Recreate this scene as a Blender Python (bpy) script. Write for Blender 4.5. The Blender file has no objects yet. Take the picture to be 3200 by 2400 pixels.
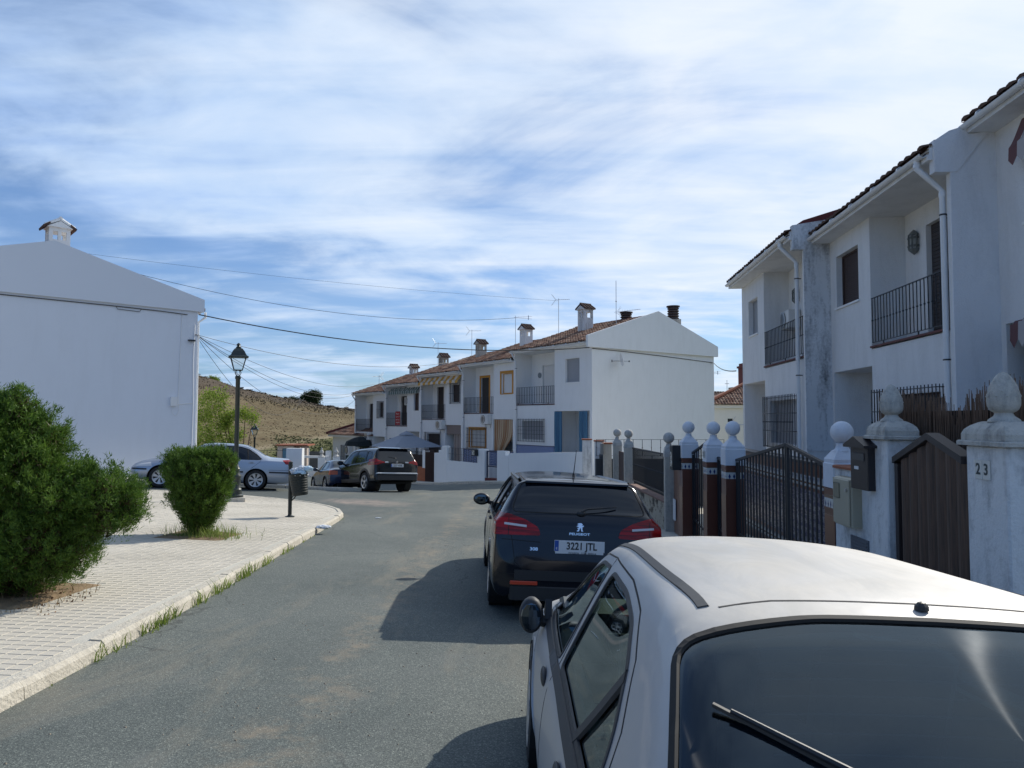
import bpy, bmesh, math, random
import numpy as np
from mathutils import Vector, Matrix
random.seed(7); RNG = np.random.default_rng(7)
SC = bpy.context.scene; COL = SC.collection
R = math.radians
# ------------------------------------------------------------------ camera, world, sun, exposure
cd = bpy.data.cameras.new('camera'); cam = bpy.data.objects.new('camera', cd); COL.objects.link(cam); SC.camera = cam
cd.sensor_width = 36; cd.lens = 36*2250/3200; cd.clip_end = 3000; cd.clip_start = .05
PIT = math.atan(112/2250)
cam.matrix_world = Matrix.Translation((0, 0, 1.71)) @ Matrix.Rotation(math.pi/2+PIT, 4, 'X') @ Matrix.Rotation(R(.15), 4, 'Z')
SC.view_settings.view_transform = 'Standard'; SC.view_settings.look = 'None'
SC.view_settings.exposure = 0.12; SC.view_settings.gamma = 1; SC.view_settings.use_curve_mapping = False
SUN_AZ, SUN_EL = R(44), R(35)
sl = bpy.data.lights.new('sun', 'SUN'); sl.energy = 4.1; sl.angle = R(.6); sl.color = (1, .95, .86)
sun = bpy.data.objects.new('sun', sl); COL.objects.link(sun)
sd = Vector((math.sin(SUN_AZ)*math.cos(SUN_EL), math.cos(SUN_AZ)*math.cos(SUN_EL), math.sin(SUN_EL)))
sun.rotation_euler = sd.to_track_quat('Z', 'Y').to_euler(); sun.location = (20, 20, 40)

class NT:
    """tiny node-tree writer"""
    def __init__(s, tree): s.t = tree; s.n = tree.nodes; s.l = tree.links
    def node(s, kind, inp=None, **kw):
        n = s.n.new(kind)
        for k, v in kw.items(): setattr(n, k, v)
        for k, v in (inp or {}).items(): s.put(n.inputs[k], v)
        return n
    def put(s, sock, v):
        if hasattr(v, 'is_linked') or hasattr(v, 'links'): s.l.new(v, sock)
        elif isinstance(v, (tuple, list)) and len(v) == 3 and sock.type == 'RGBA': sock.default_value = (*v, 1)
        else: sock.default_value = v
    def math(s, op, a, b=None, c=None, clamp=False):
        n = s.node('ShaderNodeMath', operation=op); n.use_clamp = clamp
        for i, v in enumerate((a, b, c)):
            if v is not None: s.put(n.inputs[i], v)
        return n.outputs[0]
    def vmath(s, op, a, b=None):
        n = s.node('ShaderNodeVectorMath', operation=op); s.put(n.inputs[0], a)
        if b is not None: s.put(n.inputs[3] if op == 'SCALE' else n.inputs[1], b)
        return n.outputs['Value'] if op in ('DOT_PRODUCT', 'LENGTH') else n.outputs[0]
    def noise(s, vec, scale, detail=4, rough=.55, dist=0):
        n = s.node('ShaderNodeTexNoise', {'Scale': scale, 'Detail': detail, 'Roughness': rough, 'Distortion': dist})
        if vec is not None: s.put(n.inputs['Vector'], vec)
        return n.outputs['Fac']
    def ramp(s, fac, stops, interp='LINEAR'):
        n = s.node('ShaderNodeValToRGB', {'Fac': fac}); r = n.color_ramp; r.interpolation = interp
        while len(r.elements) < len(stops): r.elements.new(.5)
        for e, (p, c) in zip(r.elements, stops):
            e.position = p; e.color = (*c, 1) if isinstance(c, (tuple, list)) else (c, c, c, 1)
        return n.outputs['Color']
    def mix(s, fac, a, b, mode='MIX'):
        n = s.node('ShaderNodeMix', data_type='RGBA', blend_type=mode)
        s.put(n.inputs[0], fac); s.put(n.inputs[6], a); s.put(n.inputs[7], b); return n.outputs[2]
    def scale(s, vec, v):
        n = s.node('ShaderNodeMapping'); s.put(n.inputs['Vector'], vec); n.inputs['Scale'].default_value = v; return n.outputs[0]

W = bpy.data.worlds.new('World'); SC.world = W; W.use_nodes = True
w = NT(W.node_tree); w.n.clear()
sky = w.node('ShaderNodeTexSky', sky_type='NISHITA'); sky.sun_disc = False
sky.sun_elevation = SUN_EL; sky.sun_rotation = SUN_AZ; sky.dust_density = .6; sky.ozone_density = 1.6; sky.air_density = 1.0
bg1 = w.node('ShaderNodeBackground', {'Color': w.mix(1.0, sky.outputs[0], w.ramp(w.node('ShaderNodeSeparateXYZ', {0: w.node('ShaderNodeTexCoord').outputs['Generated']}).outputs[2], [(0, (.44, .66, 1.0)), (.16, (.52, .76, 1.10)), (.4, (.70, .91, 1.14))]), 'MULTIPLY'), 'Strength': .095})
tc = w.node('ShaderNodeTexCoord').outputs['Generated']
sep = w.node('ShaderNodeSeparateXYZ', {0: tc})
zc = w.math('ADD', w.math('MAXIMUM', sep.outputs[2], 0.0), .10)
cv = w.node('ShaderNodeCombineXYZ', {0: w.math('DIVIDE', sep.outputs[0], zc), 1: w.math('DIVIDE', sep.outputs[1], zc), 2: 0.0}).outputs[0]
rot = w.node('ShaderNodeMapping', {'Vector': cv}); rot.inputs['Rotation'].default_value = (0, 0, R(33)); rot.inputs['Scale'].default_value = (.8, 1.0, 1); rot.inputs['Location'].default_value = (3.1, 1.4, 0)
n1 = w.noise(rot.outputs[0], 1.1, 8, .58, .6)
n2 = w.noise(rot.outputs[0], 2.3, 6, .52, .7)
rot2 = w.node('ShaderNodeMapping', {'Vector': cv}); rot2.inputs['Rotation'].default_value = (0, 0, R(-22)); rot2.inputs['Scale'].default_value = (.35, 2.2, 1)
n3 = w.noise(rot2.outputs[0], 2.0, 6, .52, .5)
side = w.vmath('DOT_PRODUCT', tc, (math.sin(R(50))*.9, math.cos(R(50))*.9, .32))
s1 = w.math('ADD', w.math('MULTIPLY', n1, 1.6), w.math('MULTIPLY', n2, .42))
s2 = w.math('SUBTRACT', w.math('ADD', s1, w.math('MULTIPLY', n3, .30)), .30)
low = w.ramp(sep.outputs[2], [(.02, .0), (.09, .24), (.16, .22), (.25, 0.0), (.60, 0.0), (.85, .13)])
s3 = w.math('SUBTRACT', w.math('ADD', s2, w.math('MULTIPLY', side, .42)), w.math('MULTIPLY', low, 1.0))
cov = w.ramp(w.math('MULTIPLY', s3, .6), [(.43, .18), (.53, .54), (.64, .88), (.76, .98)], 'B_SPLINE')
cc = w.ramp(w.math('ADD', w.math('MULTIPLY', side, .50), w.math('ADD', w.math('MULTIPLY', n2, .55), w.math('MULTIPLY', n3, .45))), [(.12, (.19, .39, .92)), (.42, (.37, .57, .98)), (.66, (.59, .76, 1.02)), (.84, (.76, .88, 1.05)), (1.0, (.90, .97, 1.07))])
bg2 = w.node('ShaderNodeBackground', {'Color': cc, 'Strength': .90})
mx = w.node('ShaderNodeMixShader', {0: cov, 1: bg1.outputs[0], 2: bg2.outputs[0]})
w.l.new(mx.outputs[0], w.node('ShaderNodeOutputWorld').inputs[0])

# ------------------------------------------------------------------ helpers
def gz0(x, y): return -.0447*min(y, 62) - .045*max(min(x, 30), -30)
CORR = [((0, 33), .26), ((-5, 41), -.30), ((-8.2, 31.5), -.36), ((-5.2, 28.3), -.06), ((-7.5, 22), .0), ((-8.5, 26.3), 0.0), ((-6.6, 26.3), 0.0), ((4, 27), .1), ((-3, 24), 0.), ((0, 16), 0.), ((-12, 45), -.3)]
_K = np.array([[math.exp(-((a[0]-b[0])**2+(a[1]-b[1])**2)/30.) for b, _ in CORR] for a, _ in CORR])
_Wt = np.linalg.solve(_K+np.eye(len(CORR))*1e-3, np.array([v for _, v in CORR]))
def gz(x, y):
    z = gz0(x, y)
    if y > 14:
        for (p, _), k in zip(CORR, _Wt): z += k*math.exp(-((x-p[0])**2+(y-p[1])**2)/30.)
    return z

def tag(o, label=None, cat=None, group=None, kind=None):
    if label: o['label'] = label
    if cat: o['category'] = cat
    if group: o['group'] = group
    if kind: o['kind'] = kind
    return o
def thing(name, label, cat, loc=(0, 0, 0), rz=0, group=None, rot=None):
    o = bpy.data.objects.new(name, None); COL.objects.link(o); o.empty_display_size = .2
    o.location = loc; o.rotation_euler = rot if rot else (0, 0, rz)
    return tag(o, label, cat, group)
def link(name, me, parent=None, loc=None, rot=None, scale=None):
    o = bpy.data.objects.new(name, me); COL.objects.link(o); o.parent = parent
    if loc is not None: o.location = loc
    if rot is not None: o.rotation_euler = rot
    if scale is not None: o.scale = scale
    return o
def copy_tree(o, parent=None):
    c = o.copy(); COL.objects.link(c); c.parent = parent
    for ch in list(o.children): copy_tree(ch, c)
    return c

class MB:
    def __init__(s): s.v = []; s.f = []; s.smooth = False
    def add(s, vs, fs):
        n = len(s.v); s.v += [tuple(v) for v in vs]; s.f += [tuple(i+n for i in f) for f in fs]; return s
    def box(s, x0, x1, y0, y1, z0, z1):
        return s.add([(x0,y0,z0),(x1,y0,z0),(x1,y1,z0),(x0,y1,z0),(x0,y0,z1),(x1,y0,z1),(x1,y1,z1),(x0,y1,z1)],
                     [(3,2,1,0),(4,5,6,7),(0,1,5,4),(1,2,6,5),(2,3,7,6),(3,0,4,7)])
    def bev(s, x0, x1, y0, y1, z0, z1, b=.01):
        """box with chamfered vertical and top edges"""
        def ring(i, z): return [(x0+i+b,y0+i,z),(x1-i-b,y0+i,z),(x1-i,y0+i+b,z),(x1-i,y1-i-b,z),(x1-i-b,y1-i,z),(x0+i+b,y1-i,z),(x0+i,y1-i-b,z),(x0+i,y0+i+b,z)]
        vs = ring(0, z0)+ring(0, z1-b)+ring(b, z1)
        fs = [tuple(reversed(range(8))), tuple(range(16, 24))]
        for k in (0, 8):
            for i in range(8): fs.append((k+i, k+(i+1) % 8, k+8+(i+1) % 8, k+8+i))
        return s.add(vs, fs)
    def prism(s, poly, axis, a, b):
        """extrude 2D polygon along axis from a to b; axis x: poly=(y,z); y: (x,z); z: (x,y)"""
        def P(p, t): return (t, p[0], p[1]) if axis == 'x' else (p[0], t, p[1]) if axis == 'y' else (p[0], p[1], t)
        n = len(poly); vs = [P(p, a) for p in poly]+[P(p, b) for p in poly]
        area = sum(poly[i][0]*poly[(i+1) % n][1]-poly[(i+1) % n][0]*poly[i][1] for i in range(n))
        fs = [tuple(reversed(range(n))), tuple(range(n, 2*n))]+[(i, (i+1) % n, n+(i+1) % n, n+i) for i in range(n)]
        fl = (area < 0) ^ (axis == 'y') ^ (b < a)
        if fl: fs = [tuple(reversed(f)) for f in fs]
        return s.add(vs, fs)
    def tube(s, pts, r, n=8, cap=True):
        pts = [Vector(p) for p in pts]; rs = r if isinstance(r, (list, tuple)) else [r]*len(pts)
        vs = []; up = None
        for i, p in enumerate(pts):
            d = (pts[min(i+1, len(pts)-1)]-pts[max(i-1, 0)]).normalized()
            if up is None or abs(up.dot(d)) > .95: up = Vector((0, 0, 1)) if abs(d.z) < .9 else Vector((1, 0, 0))
            a = d.cross(up).normalized(); b2 = a.cross(d).normalized(); up = b2
            for k in range(n):
                t = 2*math.pi*k/n; vs.append(p+(a*math.cos(t)+b2*math.sin(t))*rs[i])
        fs = []
        for i in range(len(pts)-1):
            for k in range(n): fs.append((i*n+k, i*n+(k+1) % n, (i+1)*n+(k+1) % n, (i+1)*n+k))
        if cap: fs += [tuple(reversed(range(n))), tuple(range((len(pts)-1)*n, len(pts)*n))]
        return s.add(vs, fs)
    def lathe(s, prof, n=16, c=(0, 0, 0), axis='z', caps=True):
        """prof list of (r, h)"""
        vs = []
        for r, h in prof:
            for k in range(n):
                t = 2*math.pi*(k+(.5 if n == 4 else 0))/n; a, b2 = r*math.cos(t), r*math.sin(t)
                if n == 4: a *= math.sqrt(2); b2 *= math.sqrt(2)
                vs.append((c[0]+a, c[1]+b2, c[2]+h) if axis == 'z' else (c[0]+h, c[1]+a, c[2]+b2) if axis == 'x' else (c[0]+b2, c[1]+h, c[2]+a))
        fs = []
        for i in range(len(prof)-1):
            for k in range(n): fs.append((i*n+k, i*n+(k+1) % n, (i+1)*n+(k+1) % n, (i+1)*n+k))
        if caps: fs.append(tuple(reversed(range(n)))); fs.append(tuple(range((len(prof)-1)*n, len(prof)*n)))
        return s.add(vs, fs)
    def ell(s, c, r, n=14, m=8):
        return s.lathe([(max(1e-4, math.sin(math.pi*i/m)), -math.cos(math.pi*i/m)) for i in range(m+1)], n)._last(n*(m+1), c, r)
    def _last(s, k, c, r):
        for i in range(len(s.v)-k, len(s.v)):
            x, y, z = s.v[i]; s.v[i] = (c[0]+x*r[0], c[1]+y*r[1], c[2]+z*r[2])
        return s
    def xf(s, M, start=0):
        for i in range(start, len(s.v)): s.v[i] = tuple(M @ Vector(s.v[i]))
        return s
    def mesh(s, name, mat, smooth=False, mirror=False, ang=None):
        me = bpy.data.meshes.new(name)
        vs, fs = s.v, s.f
        if mirror: vs = [(-x, y, z) for x, y, z in vs]; fs = [tuple(reversed(f)) for f in fs]
        me.from_pydata(vs, [], fs); me.validate()
        if mat: me.materials.append(mat)
        if smooth:
            me.polygons.foreach_set('use_smooth', [True]*len(me.polygons)); 
            me.set_sharp_from_angle(angle=R(ang or 40))
        me.update(); return me
    def build(s, name, mat, parent=None, smooth=False, mirror=False, loc=None, rot=None, ang=None):
        return link(name, s.mesh(name, mat, smooth, mirror, ang), parent, loc, rot)

def wall(mb, s0, s1, z0, z1, d, openings=(), rev=.22, back=False):
    """wall face in plane y=d looking to -y, from x=s0..s1; openings (x0,x1,z0,z1[,reveal]) get reveals going to +y"""
    xs = sorted({s0, s1, *[min(max(o[0], s0), s1) for o in openings], *[min(max(o[1], s0), s1) for o in openings]})
    zs = sorted({z0, z1, *[min(max(o[2], z0), z1) for o in openings], *[min(max(o[3], z0), z1) for o in openings]})
    for i in range(len(xs)-1):
        for j in range(len(zs)-1):
            cx, cz = (xs[i]+xs[i+1])/2, (zs[j]+zs[j+1])/2
            if any(o[0] < cx < o[1] and o[2] < cz < o[3] for o in openings): continue
            mb.add([(xs[i],d,zs[j]),(xs[i+1],d,zs[j]),(xs[i+1],d,zs[j+1]),(xs[i],d,zs[j+1])], [(0,1,2,3)])
    for o in openings:
        a, b, c, e = o[:4]; r = o[4] if len(o) > 4 else rev
        mb.add([(a,d,c),(a,d,e),(a,d+r,e),(a,d+r,c)], [(0,1,2,3)])
        mb.add([(b,d,c),(b,d+r,c),(b,d+r,e),(b,d,e)], [(0,1,2,3)])
        mb.add([(a,d,e),(b,d,e),(b,d+r,e),(a,d+r,e)], [(0,1,2,3)])
        mb.add([(a,d,c),(a,d+r,c),(b,d+r,c),(b,d,c)], [(0,1,2,3)])

# ------------------------------------------------------------------ materials
MATS = {}
def mat(name, col, rough=.6, metal=0, var=0.0, vscale=3.0, bump=0.0, bscale=60, spec=.5, coat=0, fn=None, trans=0, alpha=1, coord='Object', emit=None):
    if name in MATS: return MATS[name]
    m = bpy.data.materials.new(name); m.use_nodes = True; MATS[name] = m
    t = NT(m.node_tree); b = t.n['Principled BSDF']
    b.inputs['Roughness'].default_value = rough; b.inputs['Metallic'].default_value = metal
    b.inputs['Specular IOR Level'].default_value = spec
    if coat: b.inputs['Coat Weight'].default_value = coat; b.inputs['Coat Roughness'].default_value = .03; b.inputs['Coat IOR'].default_value = 1.4
    co = t.node('ShaderNodeTexCoord').outputs[coord]
    c = col
    if var:
        f = t.noise(co, vscale, 5, .6)
        c = t.mix(f, tuple(max(0, x*(1-var)) for x in col), tuple(min(1, x*(1+var)) for x in col))
    if fn: c = fn(t, co, c, b) or c
    t.put(b.inputs['Base Color'], c)
    if bump:
        n = t.noise(co, bscale, 4, .6)
        bn = t.node('ShaderNodeBump', {'Height': n, 'Strength': bump, 'Distance': .02}); t.l.new(bn.outputs[0], b.inputs['Normal'])
    if trans: b.inputs['Transmission Weight'].default_value = trans
    if alpha < 1: b.inputs['Alpha'].default_value = alpha
    return m
def stain(amount=.5, low=.05, top=None, scale=2.2, dark=(.10, .11, .12)):
    def fn(t, co, c, b):
        wco = t.node('ShaderNodeTexCoord').outputs['Object']
        st = t.noise(t.scale(wco, (1.6, 1.6, .35)), scale, 6, .65, .4)
        sp = t.noise(wco, 16, 5, .7)
        m = t.ramp(t.math('ADD', t.math('MULTIPLY', st, .7), t.math('MULTIPLY', sp, .3)), [(.47, 0.0), (.75, amount)])
        return t.mix(m, c, dark)
    return fn
WHITE = mat('stucco_white', (.78, .78, .77), .9, var=.035, vscale=1.3, bump=.25, bscale=90, fn=stain(.16, dark=(.45, .44, .40)), spec=.2)
WHITE_ROUGH = mat('stucco_white_rough', (.74, .74, .735), .95, var=.05, vscale=2.0, bump=.55, bscale=45, fn=stain(.34, scale=1.6, dark=(.36, .36, .34)), spec=.15)
WHITE_CLEAN = mat('stucco_clean', (.80, .80, .79), .9, var=.02, vscale=.8, bump=.15, bscale=120, fn=stain(.10, dark=(.5, .5, .47)), spec=.2)
WHITE_DIRTY = mat('stucco_dirty', (.68, .69, .69), .95, var=.08, vscale=2.5, bump=.5, bscale=50, fn=stain(.85, scale=3.0), spec=.15)
CREAM_DIRTY = mat('stucco_cream', (.50, .47, .41), .95, var=.12, vscale=2.5, bump=.6, bscale=45, fn=stain(.8, scale=2.6), spec=.15)
STONE = mat('cast_stone', (.50, .49, .45), .95, var=.15, vscale=7, bump=.7, bscale=60, fn=stain(.95, scale=5), spec=.15)
BALLW = mat('ball_white', (.66, .69, .74), .8, var=.05, vscale=5, bump=.3, bscale=70, fn=stain(.25, scale=6, dark=(.4, .4, .4)))
BALLD = mat('ball_dirty', (.50, .49, .46), .9, var=.15, vscale=9, bump=.5, bscale=60, fn=stain(.6, scale=8))
IRON = mat('black_iron', (.018, .02, .025), .45, var=.2, vscale=20)
LAMPM = mat('lamp_iron', (.022, .03, .028), .4, var=.2, vscale=20)
PVC = mat('white_pvc', (.72, .73, .74), .35, var=.04, fn=stain(.2, dark=(.4, .38, .34)))
PVCG = mat('grey_pvc', (.45, .49, .56), .4, var=.04)
SHUT_BR = mat('brown_shutter', (.055, .032, .026), .5, var=.2, vscale=6)
SHUT_GR = mat('grey_shutter', (.34, .35, .37), .5, var=.05)
SHUT_WH = mat('white_shutter', (.70, .70, .69), .5, var=.03)
DOOR_DK = mat('dark_door', (.030, .020, .018), .45, var=.2)
BLACKGL = mat('dark_window_glass', (.02, .025, .03), .05, spec=.6)
OCHRE = mat('ochre_paint', (.52, .24, .035), .8, var=.1)
TERR = mat('terracotta_slab', (.30, .10, .05), .8, var=.2, vscale=5)
REDOX = mat('red_oxide', (.11, .022, .02), .85, var=.25, vscale=6)
PLASTIC_BK = mat('black_plastic', (.018, .019, .021), .5, var=.2, vscale=12)
RUBBER = mat('rubber', (.012, .012, .012), .8)
ALU = mat('aluminium', (.55, .56, .58), .35, .9)
CHROME = mat('chrome', (.8, .81, .83), .12, 1)
def tilefn(t, co, c, b):
    v = t.node('ShaderNodeTexVoronoi', {'Vector': co, 'Scale': 3.2}).outputs['Color']
    hsv = t.node('ShaderNodeSeparateColor', {0: v}).outputs[0]
    col = t.ramp(hsv, [(0, (.13, .060, .042)), (.45, (.25, .135, .09)), (.75, (.36, .24, .17)), (1, (.10, .06, .05))])
    return t.mix(t.ramp(t.noise(co, 2.3, 5, .65), [(.48, 0.0), (.72, .75)]), col, (.07, .055, .05))
TILE = mat('clay_roof_tile', (.3, .15, .1), .9, fn=tilefn, bump=.4, bscale=40, spec=.2)
def tiledark(t, co, c, b):
    col = t.ramp(t.noise(co, 6, 5, .6), [(.3, (.075, .045, .038)), (.6, (.12, .078, .062)), (.8, (.06, .05, .05))]); return col
TILED = mat('weathered_roof_tile', (.12, .06, .05), .95, fn=tiledark, bump=.4, bscale=40, spec=.2)
GLASS_CACHE = {}
def car_glass(name, tint, rough=.0, k=1.1, streak=0):
    m = bpy.data.materials.new(name); m.use_nodes = True; t = NT(m.node_tree); t.n.clear()
    tr = t.node('ShaderNodeBsdfTransparent', {'Color': tint}); gl = t.node('ShaderNodeBsdfGlossy', {'Color': (.72, .88, 1), 'Roughness': rough})
    fr = t.node('ShaderNodeFresnel', {'IOR': 1.5})
    if streak:
        g2 = t.node('ShaderNodeBsdfAnisotropic', {'Color': (.9, .95, 1), 'Roughness': .34, 'Anisotropy': .82}); tg = t.node('ShaderNodeTangent', direction_type='RADIAL', axis='Z'); t.l.new(tg.outputs[0], g2.inputs['Tangent'])
        dst = t.noise(t.node('ShaderNodeTexCoord').outputs['Object'], 4.0, 8, .7); tr0 = tr; tr = t.node('ShaderNodeMixShader', {0: t.math('MULTIPLY', dst, streak), 1: tr.outputs[0], 2: g2.outputs[0]})
    f = t.math('ADD', t.math('MULTIPLY', fr.outputs[0], k), .01, clamp=True)
    mxs = t.node('ShaderNodeMixShader', {0: f, 1: tr.outputs[0], 2: gl.outputs[0]})
    t.l.new(mxs.outputs[0], t.node('ShaderNodeOutputMaterial').inputs[0]); return m
def asph(t, co, c, b):
    f = t.noise(co, 60, 4, .75); g = t.noise(co, .35, 5, .6); h = t.noise(co, 2.2, 6, .65)
    v = t.node('ShaderNodeTexVoronoi', {'Vector': co, 'Scale': 150}); v.feature = 'F1'
    agg = t.ramp(t.node('ShaderNodeSeparateColor', {0: v.outputs['Color']}).outputs[0], [(.0, (.070, .078, .076)), (.5, (.110, .120, .114)), (.82, (.145, .155, .145)), (.95, (.20, .21, .19)), (1, (.30, .31, .28))])
    base = t.mix(t.ramp(g, [(.35, 0.0), (.65, 1.0)]), (.80, .86, .84), (1.22, 1.24, 1.18))
    c1 = t.mix(1.0, agg, base, 'MULTIPLY')
    c2 = t.mix(t.math('MULTIPLY', t.ramp(f, [(.3, 1.0), (.6, 0.0)]), .5), c1, (.05, .055, .055))
    dust = t.noise(t.scale(co, (1.0, .28, 1)), 1.1, 6, .7, .5)
    c3 = t.mix(t.ramp(dust, [(.52, 0.0), (.72, .50)]), c2, (.25, .22, .165))
    c3 = t.mix(t.ramp(h, [(.55, 0.0), (.75, .35)]), c3, (.16, .165, .155))
    # rut of sand washed along the car line
    sx = t.node('ShaderNodeSeparateXYZ', {0: co}); 
    line = t.math('ABSOLUTE', t.math('SUBTRACT', sx.outputs[0], t.math('ADD', -1.35, t.math('MULTIPLY', t.math('SUBTRACT', h, .5), 1.2))))
    rut = t.math('MULTIPLY', t.ramp(line, [(.0, .55), (.32, 0.0)]), t.ramp(t.noise(co, 3.5, 6, .75), [(.45, 0.0), (.65, 1.0)]))
    c3 = t.mix(rut, c3, (.29, .23, .16))
    jx = t.math('MULTIPLY', t.ramp(t.math('SUBTRACT', -3.6, sx.outputs[0]), [(0.0, 0.0), (.5, 1.0)]), t.ramp(t.math('MULTIPLY', sx.outputs[1], .05), [(.82, 0.0), (.90, 1.0)]))
    c3 = t.mix(t.math('MULTIPLY', jx, .45), c3, (.07, .08, .078))
    pd = t.vmath('LENGTH', t.vmath('MULTIPLY', t.vmath('SUBTRACT', co, (-4.4, 22.0, 0)), (.55, .75, 0)))
    c3 = t.mix(t.math('MULTIPLY', t.ramp(t.math('ADD', pd, t.math('MULTIPLY', t.math('SUBTRACT', dust, .5), 1.6)), [(.35, .8), (.9, 0.0)]), t.ramp(h, [(.35, .3), (.6, 1.0)])), c3, (.30, .24, .20))
    crack = t.node('ShaderNodeTexVoronoi', {'Vector': t.node('ShaderNodeVectorMath', {0: co, 1: t.node('ShaderNodeTexNoise', {'Vector': co, 'Scale': 1.2, 'Detail': 5}).outputs['Color']}, operation='ADD').outputs[0], 'Scale': .23}); crack.feature = 'DISTANCE_TO_EDGE'
    c3 = t.mix(t.math('MULTIPLY', t.ramp(crack.outputs['Distance'], [(.0, .6), (.0035, 0.0)]), t.ramp(g, [(.45, 0.0), (.55, 1.0)])), c3, (.035, .037, .037))
    bn = t.node('ShaderNodeBump', {'Height': v.outputs['Distance'], 'Strength': .4, 'Distance': .004}); t.l.new(bn.outputs[0], b.inputs['Normal'])
    return c3
ASPH = mat('asphalt', (.1, .1, .1), .86, fn=asph, spec=.35, coord='Object')
def pav(t, co, c, b):
    g = t.noise(co, .8, 5, .6); h = t.noise(co, 120, 3, .6)
    c1 = t.mix(t.ramp(g, [(.35, 0.0), (.7, 1.0)]), (.50, .46, .385), (.63, .58, .49))
    c1 = t.mix(t.ramp(t.noise(co, 5, 6, .7), [(.55, 0.0), (.8, .5)]), c1, (.34, .31, .25))
    return t.mix(t.math('MULTIPLY', h, .30), c1, (.28, .265, .23))
PAV = mat('cement_paver', (.42, .40, .35), .9, fn=pav, bump=.3, bscale=150, spec=.25)
MORTAR = mat('joint_mortar', (.50, .475, .41), .95, var=.35, vscale=1.6, bump=.4, bscale=90, spec=.2)
CONC = mat('kerb_concrete', (.54, .50, .42), .95, var=.18, vscale=3, bump=.8, bscale=35, fn=stain(.5, scale=5, dark=(.18, .16, .13)), spec=.2)
DIRT = mat('dry_dirt', (.26, .19, .12), 1, var=.3, vscale=8, bump=.8, bscale=40, spec=.1)
def leafm(name, a, bcol, tr=.25, rough=.55):
    m = bpy.data.materials.new(name); m.use_nodes = True; t = NT(m.node_tree); b = t.n['Principled BSDF']
    co = t.node('ShaderNodeTexCoord').outputs['Object']; geo = t.node('ShaderNodeNewGeometry')
    f = t.math('ADD', t.math('MULTIPLY', t.noise(co, 5, 4, .6), .6), t.math('MULTIPLY', geo.outputs['Random Per Island'], .4))
    c = t.ramp(f, [(.25, a), (.75, bcol)])
    t.put(b.inputs['Base Color'], c); b.inputs['Roughness'].default_value = rough; b.inputs['Specular IOR Level'].default_value = .3
    tl = t.node('ShaderNodeBsdfTranslucent', {'Color': c}); ms = t.node('ShaderNodeMixShader', {0: tr, 1: b.outputs[0], 2: tl.outputs[0]})
    t.l.new(ms.outputs[0], t.n['Material Output'].inputs[0]); MATS[name] = m; return m
CONIF = leafm('conifer_leaf', (.034, .085, .014), (.15, .25, .035), .35)
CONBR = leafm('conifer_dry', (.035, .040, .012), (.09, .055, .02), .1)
BROAD = leafm('broad_leaf', (.08, .15, .018), (.30, .38, .05), .45)
GRASS = leafm('grass_blade', (.10, .17, .03), (.30, .36, .09), .45)
TREEG = leafm('dark_tree_leaf', (.022, .045, .016), (.05, .075, .025), .15)
BARK = mat('bark', (.09, .06, .045), .95, var=.3, vscale=15)
def hillf(t, co, c, b):
    a = t.noise(co, .035, 8, .65, .8); s = t.noise(co, .5, 6, .75); k = t.noise(t.scale(co, (.3, 1, 1)), .09, 5, .6)
    c1 = t.mix(t.ramp(a, [(.40, 0.0), (.6, 1.0)]), (.150, .122, .072), (.205, .168, .100))
    c1 = t.mix(t.ramp(s, [(.44, 0.0), (.62, .85)]), c1, (.12, .088, .05))
    z = t.node('ShaderNodeSeparateXYZ', {0: co}).outputs[2]
    ax = t.node('ShaderNodeVertexColor'); ax.layer_name = 'zone'; zz = t.node('ShaderNodeSeparateColor', {0: ax.outputs[0]})
    c1 = t.mix(t.math('MULTIPLY', zz.outputs[0], t.ramp(s, [(.35, .55), (.6, 1.0)])), c1, (.085, .068, .056))
    c1 = t.mix(t.math('MULTIPLY', zz.outputs[1], t.ramp(s, [(.35, .95), (.65, .45)])), c1, (.085, .105, .035))
    c1 = t.mix(zz.outputs[2], c1, (.30, .25, .17))
    return c1
HILL = mat('dry_hill', (.3, .22, .13), 1, fn=hillf, spec=.05)

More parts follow.
